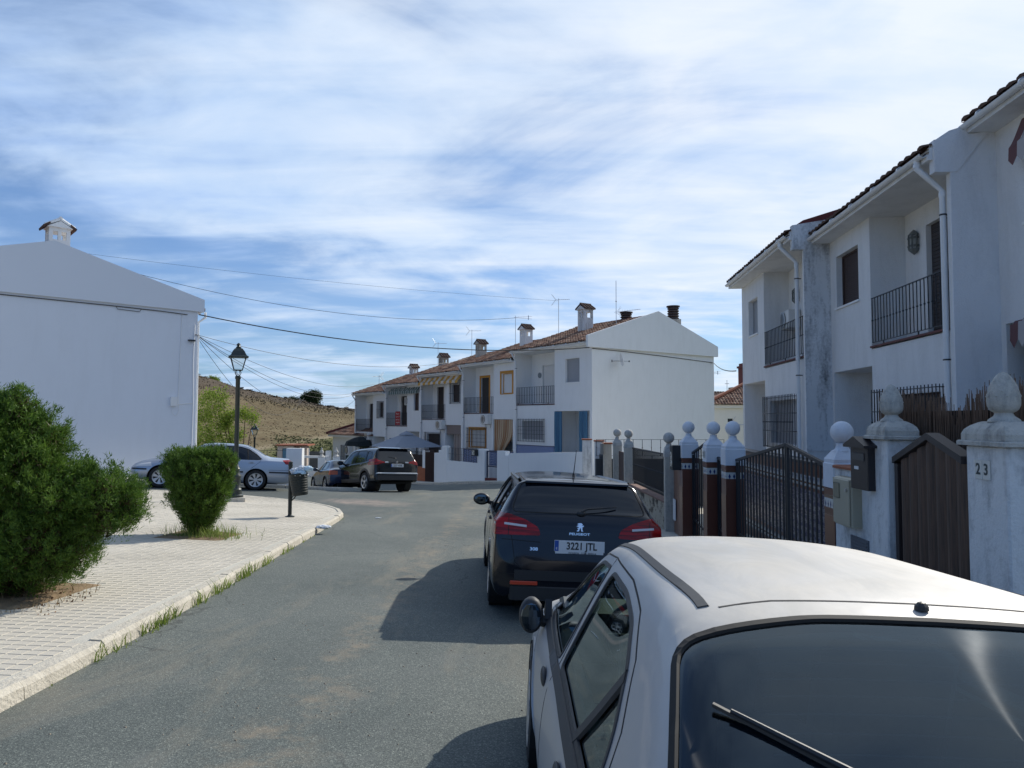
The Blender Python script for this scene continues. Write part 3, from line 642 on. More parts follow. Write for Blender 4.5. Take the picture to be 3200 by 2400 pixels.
# ------------------------------------------------------------------ terraced house
def house(name, label, origin, rz, mirror, W, BL, slab, eave, ridge_rise=1.75, depth=9.3, floor=None, win=None, door=None, grl=None, gable='none', wallm=None, back=True,
          balc_door=None, wing=.16, roofm=None, gut=True, block_win_kind='shutter', frame=None, porch=True, pipe_x=None, group=None, over=.38, railing_on=True, rec=.9, chim=None, rows=None, dado=None, tiles=True, lant=None, party=None, solid_mat=None, gcol=None, detail_tiles=False, sgrille=False, balc_ceiling=True, ridge_col=None):
    wm = wallm or WHITE
    h = thing(name, label, 'house', (origin[0], origin[1], 0), rz, group)
    f = floor if floor is not None else slab-2.75; zs = slab; ze = eave; X = lambda x: x
    b0, b1 = 0, BL; r0, r1 = BL, W
    mb = MB()
    wn = win or (BL*.26, BL*.26+1.2, zs+1.12, zs+2.3)
    wall(mb, b0, b1, zs-.34, ze, 0, [wn+(.2,)])
    mb.add([(b0, 0, zs-.34), (b1, 0, zs-.34), (b1, rec+.4, zs-.34), (b0, rec+.4, zs-.34)], [(3, 2, 1, 0)])      # porch ceiling
    # block return wall to recess
    mb.add([(b1, 0, zs), (b1, rec, zs), (b1, rec, ze), (b1, 0, ze)], [(0, 1, 2, 3)])
    bd = balc_door or (r0+(r1-r0)*.52, r0+(r1-r0)*.52+.95, zs+.08, zs+2.3)
    wall(mb, r0, r1, zs, ze, rec, [bd+(.16,)])
    mb.add([(r0, 0, zs+.02), (r1, 0, zs+.02), (r1, rec, zs+.02), (r0, rec, zs+.02)], [(0, 1, 2, 3)])
    # ground floor of balcony part
    g = grl or (r0+.55, r0+2.35, zs-2.05, zs-.85)
    wall(mb, r0, r1, f, zs+.0, 0.0, [g+(.2,)])
    mb.add([(r0, 0, f), (r0, rec+.4, f), (r0, rec+.4, zs), (r0, 0, zs)], [(3, 2, 1, 0)])
    # porch
    pdoor = (b0+.75, b0+1.7, f+.02, f+2.1)
    wall(mb, b0, b1, f, zs-.34, rec+.4, [pdoor+(.12,)])
    mb.add([(b0+.18, 0, f), (b0+.18, rec+.4, f), (b0+.18, rec+.4, zs-.34), (b0+.18, 0, zs-.34)], [(0, 1, 2, 3)]); mb.box(b0, b0+.179, .0, .2, f, zs-.341)
    mb.add([(b0, 0, f), (b1, 0, f), (b1, rec+.4, f), (b0, rec+.4, f)], [(0, 1, 2, 3)])
    # foundation apron, eave soffit, fascia
    mb.box(0, W, .004, .3, f-2.4, f-.001)
    mb.box(-.0, W, -over, rec+.6, ze, ze+.09)
    mb.box(0, W, -over+.02, -over+.10, ze+.09, ze+.20)
    # wing (party) wall at the balcony end
    mb.prism([(-wing*.5, f), (rec+.01, f), (rec+.01, ze-.001), (-wing*.5, ze-.001)], 'x', W-.14, W-.001)
    # sides, back, gables
    yr = depth/2; zr = ze+.12+ridge_rise
    for x, nx in ((.003, 0), (W-.003, 1)):
        P = [(x, .02 if x < 1 else .0, f-2.4), (x, depth, f-2.4), (x, depth, ze+.1), (x, yr, zr-.08), (x, 0, ze+.08)]
        mb.add(P, [(4, 3, 2, 1, 0) if nx == 0 else (0, 1, 2, 3, 4)])
    mb.add([(0, depth, f-2.4), (W, depth, f-2.4), (W, depth, ze+.1), (0, depth, ze+.1)], [(3, 2, 1, 0)])
    mb.build('wall', wm, h, mirror=mirror)
    # balcony slab edge
    MB().box(r0+.0, r1-.145, -.035, .5, zs+.022, zs+.06).build('balcony_slab', mat('slab_red', (.12, .04, .035), .8, var=.3), h, mirror=mirror)
    if railing_on: railing(h, r0+.05, r1-.17, -.0, zs+.07, zs+1.03, mirror)
    # roof
    y0 = -over-.02; z0 = ze+.17; sl = ridge_rise/(yr)
    zE = z0; 
    roof = MB(); roof.add([(0, y0, zE), (W, y0, zE), (W, yr, zr), (0, yr, zr), (0, depth+.3, ze+.1), (W, depth+.3, ze+.1)], [(0, 1, 2, 3), (3, 2, 5, 4)])
    roof.add([(0, y0, zE-.05), (W, y0, zE-.05), (W, yr, zr-.05), (0, yr, zr-.05), (0, depth+.3, ze+.05), (W, depth+.3, ze+.05)], [(3, 2, 1, 0), (4, 5, 2, 3)])
    rf = roof.build('roof', roofm or TILE, h, mirror=mirror)
    if tiles:
        if detail_tiles:
            t1 = {}; n = int(round(W/.23)); c = W/n; L = math.hypot(yr-y0, zr-zE)
            one = MB(); roof_tiles(one, -c/2, c/2, 0, 0, (yr-y0)/L*.36, (zr-zE)/L*.36, mirror, col=c, row=.36, jitter=0)
            me = one.mesh('roof_tile', roofm or TILE, False, mirror)
            for i in range(n): link('roof_tile', me, rf, ((-1 if mirror else 1)*((i+.5)*c+random.uniform(-.006, .006)), y0, zE+random.uniform(-.004, .01)), (random.uniform(-.02, .03), 0, random.uniform(-.03, .03)))
            tm = MB(); roof_tiles(tm, 0, W, y0+(yr-y0)/L*.36, zE+(zr-zE)/L*.36, yr, zr, mirror, col=.23)
        else:
            tm = MB(); roof_tiles(tm, 0, W, y0, zE, yr, zr, mirror)
        tag(tm.build('roof_tiles', roofm or TILE, rf, mirror=mirror), kind='stuff')
    rc = MB(); n = int(W/.42)
    for i in range(n):
        a = W*i/n; b = W*(i+1)/n+.03; rc.lathe([(.10, a), (.115, b)], 8, (0, yr, zr-.0), 'x')
    rc.build('ridge_tiles', REDOX, rf, mirror=mirror, smooth=True)
    if gable in ('near', 'far'):
        xa, xb = (-.14, .0) if gable == 'near' else (W, W+.14)
        q = MB(); q.prism([(-over-.05, ze-.13), (depth+.22, ze-.13), (depth+.22, ze+.45), (yr, zr+.22), (-over-.05, ze+.45)], 'x', xa, xb)
        q.build('gable_parapet', wm, h, mirror=mirror)
    if party:
        q = MB(); q.prism([(-.34, ze-.2), (rec*.2, ze-.2), (yr, zr-.3), (yr, zr+party), (-.1, ze+.22+party*.8), (-.34, ze+.12+party*.6)], 'x', W-.13, W+.02)
        q.build('party_wall', solid_mat or WHITE_DIRTY, h, mirror=mirror)
    if gut: gutter(h, .0, W-.05, -over-.05, ze+.12, mirror, pipe=(pipe_x if pipe_x is not None else W-.28, -.10), bottom=f+.0)
    # windows and doors
    wo = window(h, *wn[:4], 0, win and (gcol or SHUT_BR) or SHUT_BR, mirror, kind=block_win_kind, framem=frame)
    if frame:
        q = MB(); t = .14; q.box(wn[0]-t, wn[0], -.02, .01, wn[2]-t*.2, wn[3]+t); q.box(wn[1], wn[1]+t, -.02, .01, wn[2]-t*.2, wn[3]+t); q.box(wn[0], wn[1], -.02, .01, wn[3], wn[3]+t); q.build('painted_surround', OCHRE, h, mirror=mirror); q = MB()
        q.box(bd[0]-t, bd[0], rec-.02, rec+.01, bd[2], bd[3]+t); q.box(bd[1], bd[1]+t, rec-.02, rec+.01, bd[2], bd[3]+t); q.box(bd[0], bd[1], rec-.02, rec+.01, bd[3], bd[3]+t); q.build('painted_surround', OCHRE, h, mirror=mirror); q = MB()
        q.box(g[0]-t, g[0], -.02, .01, g[2]-t*.2, g[3]+t); q.box(g[1], g[1]+t, -.02, .01, g[2]-t*.2, g[3]+t); q.box(g[0], g[1], -.02, .01, g[3], g[3]+t)
        q.build('painted_surround', OCHRE, h, mirror=mirror)
    if sgrille: grille(h, wn[0]-.12, wn[1]+.12, -.14, wn[2]-.1, wn[3]+.1, mirror, rows=(.03, .5, .97))
    dm = door or DOOR_DK
    dd = MB(); dd.box(bd[0], bd[1], rec+.10, rec+.14, bd[2], bd[3]); q = dd.build('balcony_door', dm, h, mirror=mirror)
    shutter(q, bd[0]+.06, bd[1]-.06, rec+.085, bd[2]+.05, bd[3]-.05, dm, mirror, 'door_slats', .07)
    window(h, g[0], g[1], g[2], g[3], 0, dado or SHUT_BR, mirror, rec=.16, framem=frame)
    grille(h, g[0]-.18, g[1]+.18, -.16, g[2]-.12, g[3]+.12, mirror)
    pd = MB(); pd.box(pdoor[0], pdoor[1], rec+.45, rec+.5, pdoor[2], pdoor[3]); pq = pd.build('front_door', mat('wood_door', (.09, .04, .02), .5, var=.3), h, mirror=mirror)
    for k in range(3): MB().bev(pdoor[0]+.12, pdoor[1]-.12, rec+.43, rec+.45, pdoor[2]+.15+k*.65, pdoor[2]+.65+k*.65, .01).build('door_panel', MATS['wood_door'], pq, mirror=mirror)
    if lant: lantern(h, lant[0], rec, lant[1], mirror)
    for c in (chim or []): chimney(h, *c[:3], mirror, **(c[3] if len(c) > 3 else {}))
    return h

# ------------------------------------------------------------------ far row of terraced houses (five, stepping down to the left)
MZ = math.atan2(-.819, .574); CC = Vector((4.0, 36.0)); GRP = 'white terraced houses across the street'
def azul(t, co, c, b):
    s = t.scale(co, (1/.15, 1/.15, 1/.15)); fr = t.vmath('SUBTRACT', t.vmath('FRACTION', s), (.5, .5, .5)); sp = t.node('ShaderNodeSeparateXYZ', {0: fr})
    r = t.math('SQRT', t.math('ADD', t.math('POWER', sp.outputs[0], 2.0), t.math('POWER', sp.outputs[2], 2.0)))
    return t.ramp(r, [(0, (.60, .60, .55)), (.12, (.05, .10, .32)), (.24, (.45, .50, .55)), (.30, (.06, .11, .30)), (.42, (.10, .16, .36)), (.5, (.40, .46, .55)), (.62, (.07, .11, .28))], 'CONSTANT')
AZUL = mat('blue_azulejo', (.1, .15, .3), .25, fn=azul)
def at_house(o, s, d, z, mirror): return o.matrix_world @ Matrix.Translation(((-s if mirror else s), d, z))
Ts = [0, 6.7, 12.5, 18.2, 23.9, 29.8]; SL = [2.52, 2.08, 1.70, 1.20, .72]
OCR = mat('ochre_frame', (.50, .24, .04), .7)
hs = []
spec5 = [
 dict(label='near end house of the far row, bare white gable wall and blue door curtains', BL=3.0, win=(.95, 2.1, 2.52+1.15, 2.52+2.38), gcol=SHUT_GR, door=SHUT_WH, balc_door=(4.35, 5.5, 2.6, 4.82), grl=(4.0, 6.0, .62, 1.66), dado=SHUT_GR, gable='near', rec=1.1, chim=[(3.95, 3.0, 6.95, dict(w=.62, h=1.05))], frame=None, sgrille=False),
 dict(label='far row house with ochre painted window and door surrounds', BL=2.2, frame=OCR, win=(.25, 1.35, 3.25, 4.45), gcol=SHUT_WH, door=mat('ochre_door_dark', (.04, .035, .035), .5), chim=[(3.4, 3.3, 6.55, dict(w=.6, h=.95, m=WHITE))], grl=(3.1, 4.9, .02, 1.12), dado=SHUT_WH),
 dict(label='far row house under a yellow and white striped awning', BL=2.2, sgrille=True, win=(.35, 1.35, 2.85, 4.0), gcol=SHUT_BR, chim=[(3.3, 3.5, 6.1, dict(w=.58, h=.95, m=CREAM_DIRTY))], grl=(2.9, 4.7, -.55, .75)),
 dict(label='far row house with a green striped awning and red banner on its balcony', BL=2.1, win=(.3, 1.1, 2.35, 3.6), gcol=SHUT_BR, chim=[(3.3, 3.7, 5.6, dict(w=.58, h=.9, m=CREAM_DIRTY))], grl=(2.9, 4.5, -.9, .2)),
 dict(label='farthest house of the row, lowest roof, at its left end', BL=2.4, sgrille=True, win=(.5, 1.3, 1.9, 3.05), gcol=SHUT_BR, chim=[(2.4, 3.6, 5.1, dict(w=.55, h=.85, m=WHITE_DIRTY))], grl=(3.0, 4.6, -1.4, -.2), porch=True),
]
for i, kw in enumerate(spec5):
    o = CC+FD*Ts[i]
    hs.append(house('terraced_house', kw.pop('label'), (o.x, o.y), MZ, True, W=Ts[i+1]-Ts[i]-.0, slab=SL[i], eave=SL[i]+2.97, group=GRP, over=.34, **kw))
bpy.context.view_layer.update()
SATW = mat('dish_white', (.75, .75, .75), .4)
# blue dado, curtains, awnings, units
for k, (hh, x0, x1) in enumerate(((hs[0], 3.02, 6.55), (hs[1], .0, 5.65))):
    f = SL[k]-2.75; MB().box(x0, x1, -.035, -.004, f-.35, f+.5).build('azulejo_dado', AZUL, hh, mirror=True); MB().box(x0, x1, -.06, -.003, f+.502, f+.54).build('dado_trim', mat('dark_blue_trim', (.03, .04, .10), .4), hh, mirror=True)
CB = mat('blue_curtain', (.045, .115, .20), .9); CB2 = mat('pale_blue_curtain', (.08, .19, .29), .9)
c1 = curtain(hs[0], .3, .95, -.03, SL[0]-2.6, SL[0]-.36, (CB, CB2), True, waves=3.5, stripes=5); c2 = curtain(hs[0], 2.35, 2.98, -.03, SL[0]-2.65, SL[0]-.36, (CB, CB2), True, waves=3.5, stripes=5)
CO = mat('brown_curtain', (.30, .15, .07), .9); CO2 = mat('cream_curtain', (.48, .36, .24), .9)
curtain(hs[1], .18, 2.15, .02, SL[1]-2.6, SL[1]-.36, (CO, CO2), True, gather=(.85, .55, 1), waves=7, stripes=9)
curtain(hs[2], .2, 1.5, .25, SL[2]-2.7, SL[2]-.9, (mat('beige_curtain', (.26, .21, .19), .9), mat('beige_curtain_light', (.34, .29, .26), .9)), True, waves=4, stripes=4)
MB().box(.19, 2.19, .1, .14, SL[2]-.95, SL[2]-.345).build('porch_lintel_panel', mat('tan_panel', (.24, .19, .17), .8), hs[2], mirror=True)
def awning(parent, x0, x1, y0, z0, y1, z1, cols, n, mirror, val=.18, wav=1):
    for i in range(n):
        a = x0+(x1-x0)*i/n; b = x0+(x1-x0)*(i+1)/n; m = MB()
        ys = np.linspace(0, 1, 6); vs = []
        for t in ys: 
            yy = y0+(y1-y0)*t; zz = z0+(z1-z0)*t-.05*math.sin(t*math.pi)*wav+.02*math.sin(i*1.7+t*5); vs += [(a, yy, zz), (b, yy, zz)]
        vs += [(a, y1-.01, z1-val*.8), ((a+b)/2, y1-.01, z1-val*1.2), (b, y1-.01, z1-val*.8)]
        fs = [(2*k, 2*k+1, 2*k+3, 2*k+2) for k in range(5)]+[(10, 11, 14, 13, 12)]
        m.add(vs, fs).build('awning_stripe', cols[i % 2], parent, mirror=mirror)
ORY = mat('awning_yellow', (.55, .30, .06), .9); CRW = mat('awning_cream', (.62, .56, .48), .9)
def mk_awning(name, label, house_o, *a, **k):
    t = thing(name, label, 'awning', house_o.location, 0); t.rotation_euler = house_o.rotation_euler; awning(t, *a, **k); return t
aw1 = mk_awning('balcony_awning', 'yellow and white striped awning rolled over the third balcony of the far row', hs[2], .05, 5.5, -.02, SL[2]+2.9, -.35, SL[2]+2.55, (ORY, CRW), 15, True, val=.16)
# two long yellow-cream bands run along the rolled cloth
ag, ag2 = mat('awning_green', (.03, .07, .06), .9), mat('awning_grey', (.33, .36, .34), .9)
aw2 = mk_awning('balcony_awning', 'dark green and grey striped awning over the fourth balcony of the far row', hs[3], .1, 4.9, .0, SL[3]+2.85, -.25, SL[3]+2.6, (ag, ag2), 26, True, val=.22)
rb = thing('hanging_banner', 'red printed banner hung on the balcony of the fourth far house', 'banner', hs[3].location, 0); rb.rotation_euler = hs[3].rotation_euler
MB().box(3.15, 3.95, -.05, -.035, SL[3]+.1, SL[3]+1.12).build('banner_cloth', mat('banner_red', (.32, .02, .02), .8), rb, mirror=True)
q = MB(); rr = random.Random(5)
for i in range(3):
    for j in range(4):
        for k in range(3): x = 3.3+i*.22+rr.uniform(-.05, .05); z = SL[3]+.25+j*.22+rr.uniform(-.03, .03); q.box(x, x+.07, -.054, -.051, z, z+.03+.05*rr.random())
q.build('banner_print', mat('banner_white', (.6, .5, .48), .8), rb, mirror=True)
acs = []
for hh, i, s, d, dz, lab in ((hs[1], 1, 2.75, -.0, -.62, 'air conditioning unit under the balcony of the house with ochre window surrounds'), (hs[2], 2, 2.55, 0, -.62, 'air conditioning unit under the balcony with the yellow awning'),
                       (hs[4], 4, 2.9, 0, -.62, 'air conditioning unit under the balcony of the farthest house in the row'), (hs[4], 4, 3.0, .85, 1.35, 'air conditioning unit inside the farthest balcony beside its dark door'), (hs[3], 3, 3.2, .85, 1.6, 'air conditioning unit above the red banner in the fourth balcony')):
    ac_unit('air_conditioner', lab, at_house(hh, s, d-.02, SL[i]+dz, True) @ Matrix.Rotation(0, 4, 'Z'))
# wall plate on the near house, satellite dish on the gable
MB().lathe([(.16, 0), (.16, -.03), (.13, -.045), (.001, -.045)], 20, (5.75, 1.1, SL[0]+1.75), 'y').build('wall_plate', mat('ceramic_grey', (.22, .25, .27), .5, var=.5, vscale=18), hs[0], mirror=True)
GX = Vector((.819, .574)); GN = Vector((.574, -.819))
def gpt(u, z, out=.14): p = CC+GX*u+GN*out; return Vector((p.x, p.y, z))
dish = thing('satellite_dish', 'white satellite dish on a bracket near the top of the bare gable wall', 'satellite dish', gpt(1.6, 4.72), MZ+math.pi/2); dish.scale = (.62, .62, .62)
p = Vector((0, 0, 0)); mb = MB(); mb.tube([(-.55, 0, 0), (.0, -.35, 0)], .02, 6); mb.box(-.62, -.56, -.02, .02, -.1, .1); mb.tube([(0, -.35, 0), (.75, -.62, 0)], .012, 5)
mb.box(.72, .80, -.66, -.58, -.06, .06); mb.build('dish_arm', IRON, dish)
mb = MB(); mb.lathe([(.001, .10), (.26, .07), (.44, .02), (.54, -.04), (.54, -.05), (.43, .0), (.26, .055), (.001, .085)], 24); mb.xf(Matrix.Translation((.05, -.52, .10)) @ Matrix.Rotation(R(-30), 4, 'Z') @ Matrix.Rotation(R(78), 4, 'Y')); mb.build('reflector', SATW, dish, smooth=True)
CABM = mat('cable_black', (.012, .012, .014), .6)
# white skin on the gable wall so it stays clean
g = MB(); P = [(-.0, -.9), (9.3, -.9), (9.3, SL[0]+2.95), (0, SL[0]+2.95)]
# round metal flues behind the ridge
for nm, u, t, z, lab, hh in (('roof_flue', 6.6, .6, 5.65, 'ribbed metal flue standing at the right slope behind the gable', 2.45), ('roof_flue', 4.9, 2.6, 6.9, 'low ribbed metal flue just behind the ridge of the near far-row house', .95)):
    p = CC+GX*u+FD*t; o = thing(nm, lab, 'flue', (p.x, p.y, z), 0, 'ribbed metal flues')
    MB().box(-.36, .36, -.36, .36, -.2, hh-.75).build('flue_base', CREAM_DIRTY, o)
    m2 = MB()
    for k in range(5): m2.lathe([(.27, hh-.74+k*.14), (.33, hh-.70+k*.14), (.33, hh-.66+k*.14), (.27, hh-.62+k*.14)], 14)
    m2.lathe([(.38, hh-.03), (.38, hh+.03)], 14); m2.build('flue_rings', mat('rusty_metal', (.07, .05, .045), .7, var=.3), o)
# antennas
def apos(t, u): p = CC+FD*t+GX*u; return p
for (t, u, z, h, rz, st, lab) in ((1.62, 3.2, 6.9, 3.0, -.25, 2, 'tall television mast with long aerial above the near end of the far row'), (8.45, 4.65, 6.8, 3.2, -.2, 0, 'television aerial on a tall thin mast left of the near chimney'),
        (13.2, 4.65, 6.55, 2.9, .15, 1, 'wide television aerial with a long double boom above the second chimney gap'), (18.9, 4.65, 6.2, 2.85, -.1, 0, 'television aerial with slanted rods beside the ochre house chimney'), (24.1, 4.65, 5.8, 2.75, .3, 0, 'small television aerial beside the third chimney of the far row'), (28.5, 1.5, 5.2, .75, 2.6, 0, 'short television aerial over the farthest roof of the row')):
    p = apos(t, u); antenna('television_antenna', lab, (p.x, p.y, z-1.75+1.2-.0), h, rz, st)

# ------------------------------------------------------------------ low house at the left end of the row
LO = thing('low_house', 'low single storey house with a hipped tile roof at the foot of the hill', 'house', (-13.0, 60.5, 0), MZ)
mb = MB(); f = -2.6; e = .18
wall(mb, -5.4, 3.2, f-1, e, 0, [(-2.9, -1.6, f+.1, f+2.0, .3), (.4, 2.6, f, f+2.5, .9)]); mb.box(-5.4, 3.2, .35, 8, f-1, e-.001); mb.box(-5.6, 3.4, -.4, 8.3, e, e+.2); mb.build('wall', mat('stucco_cream_white', (.74, .72, .66), .9, var=.05), LO)
rf = MB().add([(-5.75, -.5, e+.2), (3.6, -.5, e+.2), (3.6, 8.5, e+.2), (-5.75, 8.5, e+.2), (-1.2, 4, e+2.1), (3.6, 4, e+2.1)], [(0, 1, 5, 4), (4, 5, 2, 3), (3, 0, 4), (1, 2, 5)]).build('roof', TILE, LO)
tm = MB(); n = 40
for i in range(n):
    x = -5.7+i*9.2/n; top = min(1, (x+5.75)/4.5); L = 8
    for j in range(int(L*top)+1):
        a = j/L; b = min(top, (j+1)/L+.02)
        if b <= a: continue
        vs = [(x+dx, -.5+4.5*t, e+.2+1.9*t+zz) for t, up in ((a, .07), (b, .03)) for dx, zz in ((0, up-.02), (.1, up+.03), (.2, up-.02))]
        tm.add(vs, [(0, 1, 4, 3), (1, 2, 5, 4), (0, 2, 1)])
tag(tm.build('roof_tiles', TILE, rf), kind='stuff')
MB().tube([(-5.7, -.5, e+.3), (-1.2, 4, e+2.2), (3.6, 4, e+2.2)], .13, 6).build('hip_tiles', REDOX, rf)
MB().box(-2.9, -1.6, .25, .3, f+.1, f+2.0).build('window_shutter', mat('dull_green', (.05, .08, .06), .6), LO)
MB().box(1.0, 2.4, .86, .9, f, f+1.9).build('door', DOOR_DK, LO)
qa = MB(); qa.box(.45, 2.55, -.3, -.25, f+2.05, f+2.5)
qa.build('green_awning', mat('awning_dark_green', (.02, .07, .06), .8), LO)
grille(LO, -3.2, -2.6, -.15, f+.1, f+2.1, False)
ac_unit('air_conditioner', 'air conditioning unit on the front of the low house', Matrix.Translation((-13, 60.5, 0)) @ Matrix.Rotation(MZ, 4, 'Z') @ Matrix.Translation((-1.3, 0, f+1.3)), w=.9, h=.8)

# ------------------------------------------------------------------ big white building on the left, gable towards us
BZ = math.atan2(.682, .731); BL_ = thing('white_building', 'tall white building on the left, plain shaded gable wall with a downpipe', 'house', (-12.3, 28.0, 0), BZ)
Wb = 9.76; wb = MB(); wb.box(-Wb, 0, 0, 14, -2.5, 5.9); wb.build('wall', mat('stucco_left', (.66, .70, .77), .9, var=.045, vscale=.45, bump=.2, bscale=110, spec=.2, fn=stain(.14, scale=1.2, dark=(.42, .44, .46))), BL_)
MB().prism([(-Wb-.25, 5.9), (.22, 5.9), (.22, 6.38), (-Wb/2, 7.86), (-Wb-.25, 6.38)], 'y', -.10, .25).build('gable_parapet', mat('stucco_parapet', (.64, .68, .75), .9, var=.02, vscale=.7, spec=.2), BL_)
rr_ = MB().prism([(-Wb-.4, 5.98), (.38, 5.98), (.38, 6.1), (-Wb/2, 7.55), (-Wb-.4, 6.1)], 'y', .26, 14.3).build('roof', TILE, BL_)
chimney(BL_, -Wb/2+.28, 1.0, 7.55, False, w=.66, h=.95, m=WHITE_CLEAN, capm=WHITE_CLEAN)
gutter(BL_, .3, .45, 1.0, 6.0, False)
mb = MB(); mb.tube([(.34, .15, 5.92), (.34, .12, 5.72), (.07, .12, 5.5), (.07, .12, -1)], .05, 10); mb.build('downpipe', PVC, BL_, smooth=True)
mb = MB(); mb.box(-.95, -.72, -.1, 0, 2.2, 2.55); mb.build('junction_box', PVC, BL_)
mb = MB(); mb.tube([(-.72, -.02, 2.25), (-.4, -.02, 2.3), (-.1, -.02, 2.32)], .012, 5); mb.tube([(-.85, -.03, 2.2), (-.88, -.04, 1.95), (-.75, -.04, 1.82), (-.62, -.03, 2.0), (-.66, -.02, 2.4), (-.6, -.02, 5.8)], .009, 5); mb.tube([(-.1, -.02, 5.4), (-.14, -.02, 4), (-.1, -.02, 2.3), (-.12, -.02, 0)], .014, 5)
mb.build('wall_cable', PVC, BL_)
mb = MB(); mb.tube([(-Wb, -.03, 5.82), (-3, -.03, 5.80), (-1.4, -.03, 5.78), (-.4, -.04, 5.74)], .014, 5); mb.tube([(-2.9, -.03, 5.80), (-2.85, -.03, 5.70), (-2.1, -.03, 5.68), (-2.05, -.03, 5.79)], .01, 5); mb.build('eaves_cable', CABM, BL_)
MB().box(-.35, -.1, -.12, -.02, 4.72, 4.78).build('cable_bracket', IRON, BL_)
bpy.context.view_layer.update()

# ------------------------------------------------------------------ right row of houses
RZ = math.atan2(-.997, -.0755)
GR = 'white terraced houses on the right'
hC = house('right_house', 'nearest right-hand house with red striped awning and porch curtain', (7.65, 11.25), RZ, False, W=5.6, BL=2.3, slab=3.55, eave=6.28, group=GR, rec=.7, win=(.75, 1.75, 4.66, 5.86), gcol=SHUT_GR, floor=.75, detail_tiles=True, roofm=TILED, wallm=WHITE_ROUGH, over=.42)
SIDEW = mat('stucco_side', (.72, .73, .75), .95, var=.04, bump=.5, bscale=45, fn=stain(.2, scale=2))
hB = house('right_house', 'middle right-hand house with brown shuttered window and long iron balcony', (7.47, 16.8), RZ, False, W=5.55, BL=2.25, slab=3.16, eave=5.87, group=GR, rec=.7, win=(.42, 1.66, 4.28, 5.46), balc_door=(3.1, 4.15, 3.24, 5.46), grl=(2.75, 4.9, 1.16, 2.2), lant=(2.75, 5.22), party=.30, solid_mat=SIDEW, detail_tiles=True, roofm=TILED, wallm=WHITE_ROUGH, pipe_x=5.28, over=.42, ridge_rise=1.5)
hA = house('right_house', 'farthest right-hand house with grey shutters and mould-stained party wall', (7.45, 23.2), RZ, False, W=6.4, BL=2.6, slab=3.2, eave=5.98, group=GR, rec=.7, win=(.85, 1.9, 4.32, 5.4), gcol=SHUT_GR, balc_door=(4.6, 5.5, 3.28, 5.5), grl=(3.1, 5.4, 1.1, 2.25), lant=(3.45, 5.15), party=.30, solid_mat=REDOX, detail_tiles=True, roofm=TILED, wallm=WHITE_ROUGH, pipe_x=5.85, over=.42, dado=SHUT_GR, ridge_rise=1.5)
bpy.context.view_layer.update()
MOULD = mat('mould_wall', (.66, .67, .68), .95, var=.08, bump=.5, bscale=45, fn=stain(1.1, scale=2.4, dark=(.07, .07, .075)), spec=.1)
MB().box(6.40, 6.425, -.10, 1.2, 1.0, 5.98).build('stained_side_wall', MOULD, hA)
MB().prism([(-.36, 5.74), (.2, 5.74), (.8, 6.5), (-.36, 6.32)], 'x', 6.29, 6.44).build('stained_parapet_end', MOULD, hA)
MB().box(5.55, 5.575, -.10, 1.2, .2, 5.87).build('side_wall', mat('stucco_side', (.74, .75, .76), .95, var=.04, bump=.5, bscale=45, fn=stain(.2, scale=2)), hB)
MB().prism([(-.345, 5.66), (.0, 5.66), (.5, 6.3), (-.345, 6.18)], 'x', 5.44, 5.59).build('stained_parapet_end', MATS['stucco_side'], hB)
ac_unit('air_conditioner', 'small air conditioning unit in the balcony recess of the farthest right-hand house', at_house(hA, 3.3, .68, 4.25, False), w=.75, h=.5)
RS1, RS2 = mat('awning_red', (.15, .07, .07), .9), mat('awning_offwhite', (.42, .39, .38), .9)
aw3 = mk_awning('porch_awning', 'red and white striped awning fold at the upper window of the nearest right house', hC, .75, 2.2, -.02, 6.2, -.22, 5.78, (RS1, RS2), 7, False, val=.26)
c3 = curtain(hC, .55, 2.2, .02, 1.0, 3.15, (RS1, RS2), False, waves=6, stripes=6, amp=.06)
mk_awning('porch_awning', 'red and white striped valance above the porch curtain of the nearest right house', hC, .45, 2.2, -.03, 3.22, -.10, 3.18, (RS1, RS2), 9, False, val=.32)
MB().lathe([(.1, .12), (.12, .05), (.06, -.1), (.001, -.16)][::-1], 10, (2.25, .32, 1.95)).build('wall_planter', mat('painted_pot', (.30, .22, .14), .6, var=.6, vscale=30), hA)

# far right house, church
o = thing('corner_house', 'cream white house with a hipped tile roof seen between the two rows', 'house', (15.5, 55, 2.6), R(-2))
mb = MB(); wall(mb, -.4, 9, -7, .05, 0, [(.95, 1.35, -1.2, -.75, .15)]); mb.box(-.4, 9, .2, 7, -7, .049); mb.box(-.6, 9, -.25, 7.2, .05, .3); mb.build('wall', mat('stucco_pale_cream', (.78, .75, .66), .9, var=.04), o)  # pale cream render with faint random tone
r = MB().add([(-.8, -.4, .3), (9, -.4, .3), (9, 7.4, .3), (-.8, 7.4, .3), (3.6, 3.2, 2.2), (9, 3.2, 2.2)], [(0, 1, 5, 4), (4, 5, 2, 3), (3, 0, 4), (1, 2, 5)]).build('roof', TILE, o)
tm = MB()
for i in range(42):
    x = -.75+i*.23; top = min(1, (x+.8)/4.4)
    for j in range(int(9*top)+1):
        a = j/9; b = min(top, (j+1)/9+.02)
        if b <= a: continue
        tm.add([(x+dx, -.4+3.6*t, .3+1.9*t+zz) for t, up in ((a, .08), (b, .03)) for dx, zz in ((0, up-.02), (.11, up+.04), (.21, up-.02))], [(0, 1, 4, 3), (1, 2, 5, 4), (0, 2, 1)])
tag(tm.build('roof_tiles', TILE, r), kind='stuff')
MB().tube([(-.8, -.4, .4), (3.6, 3.2, 2.3), (9, 3.2, 2.3)], .14, 6).build('hip_tiles', TERR, r)
MB().box(.95, 1.35, .12, .16, -1.2, -.75).build('window', BLACKGL, o)
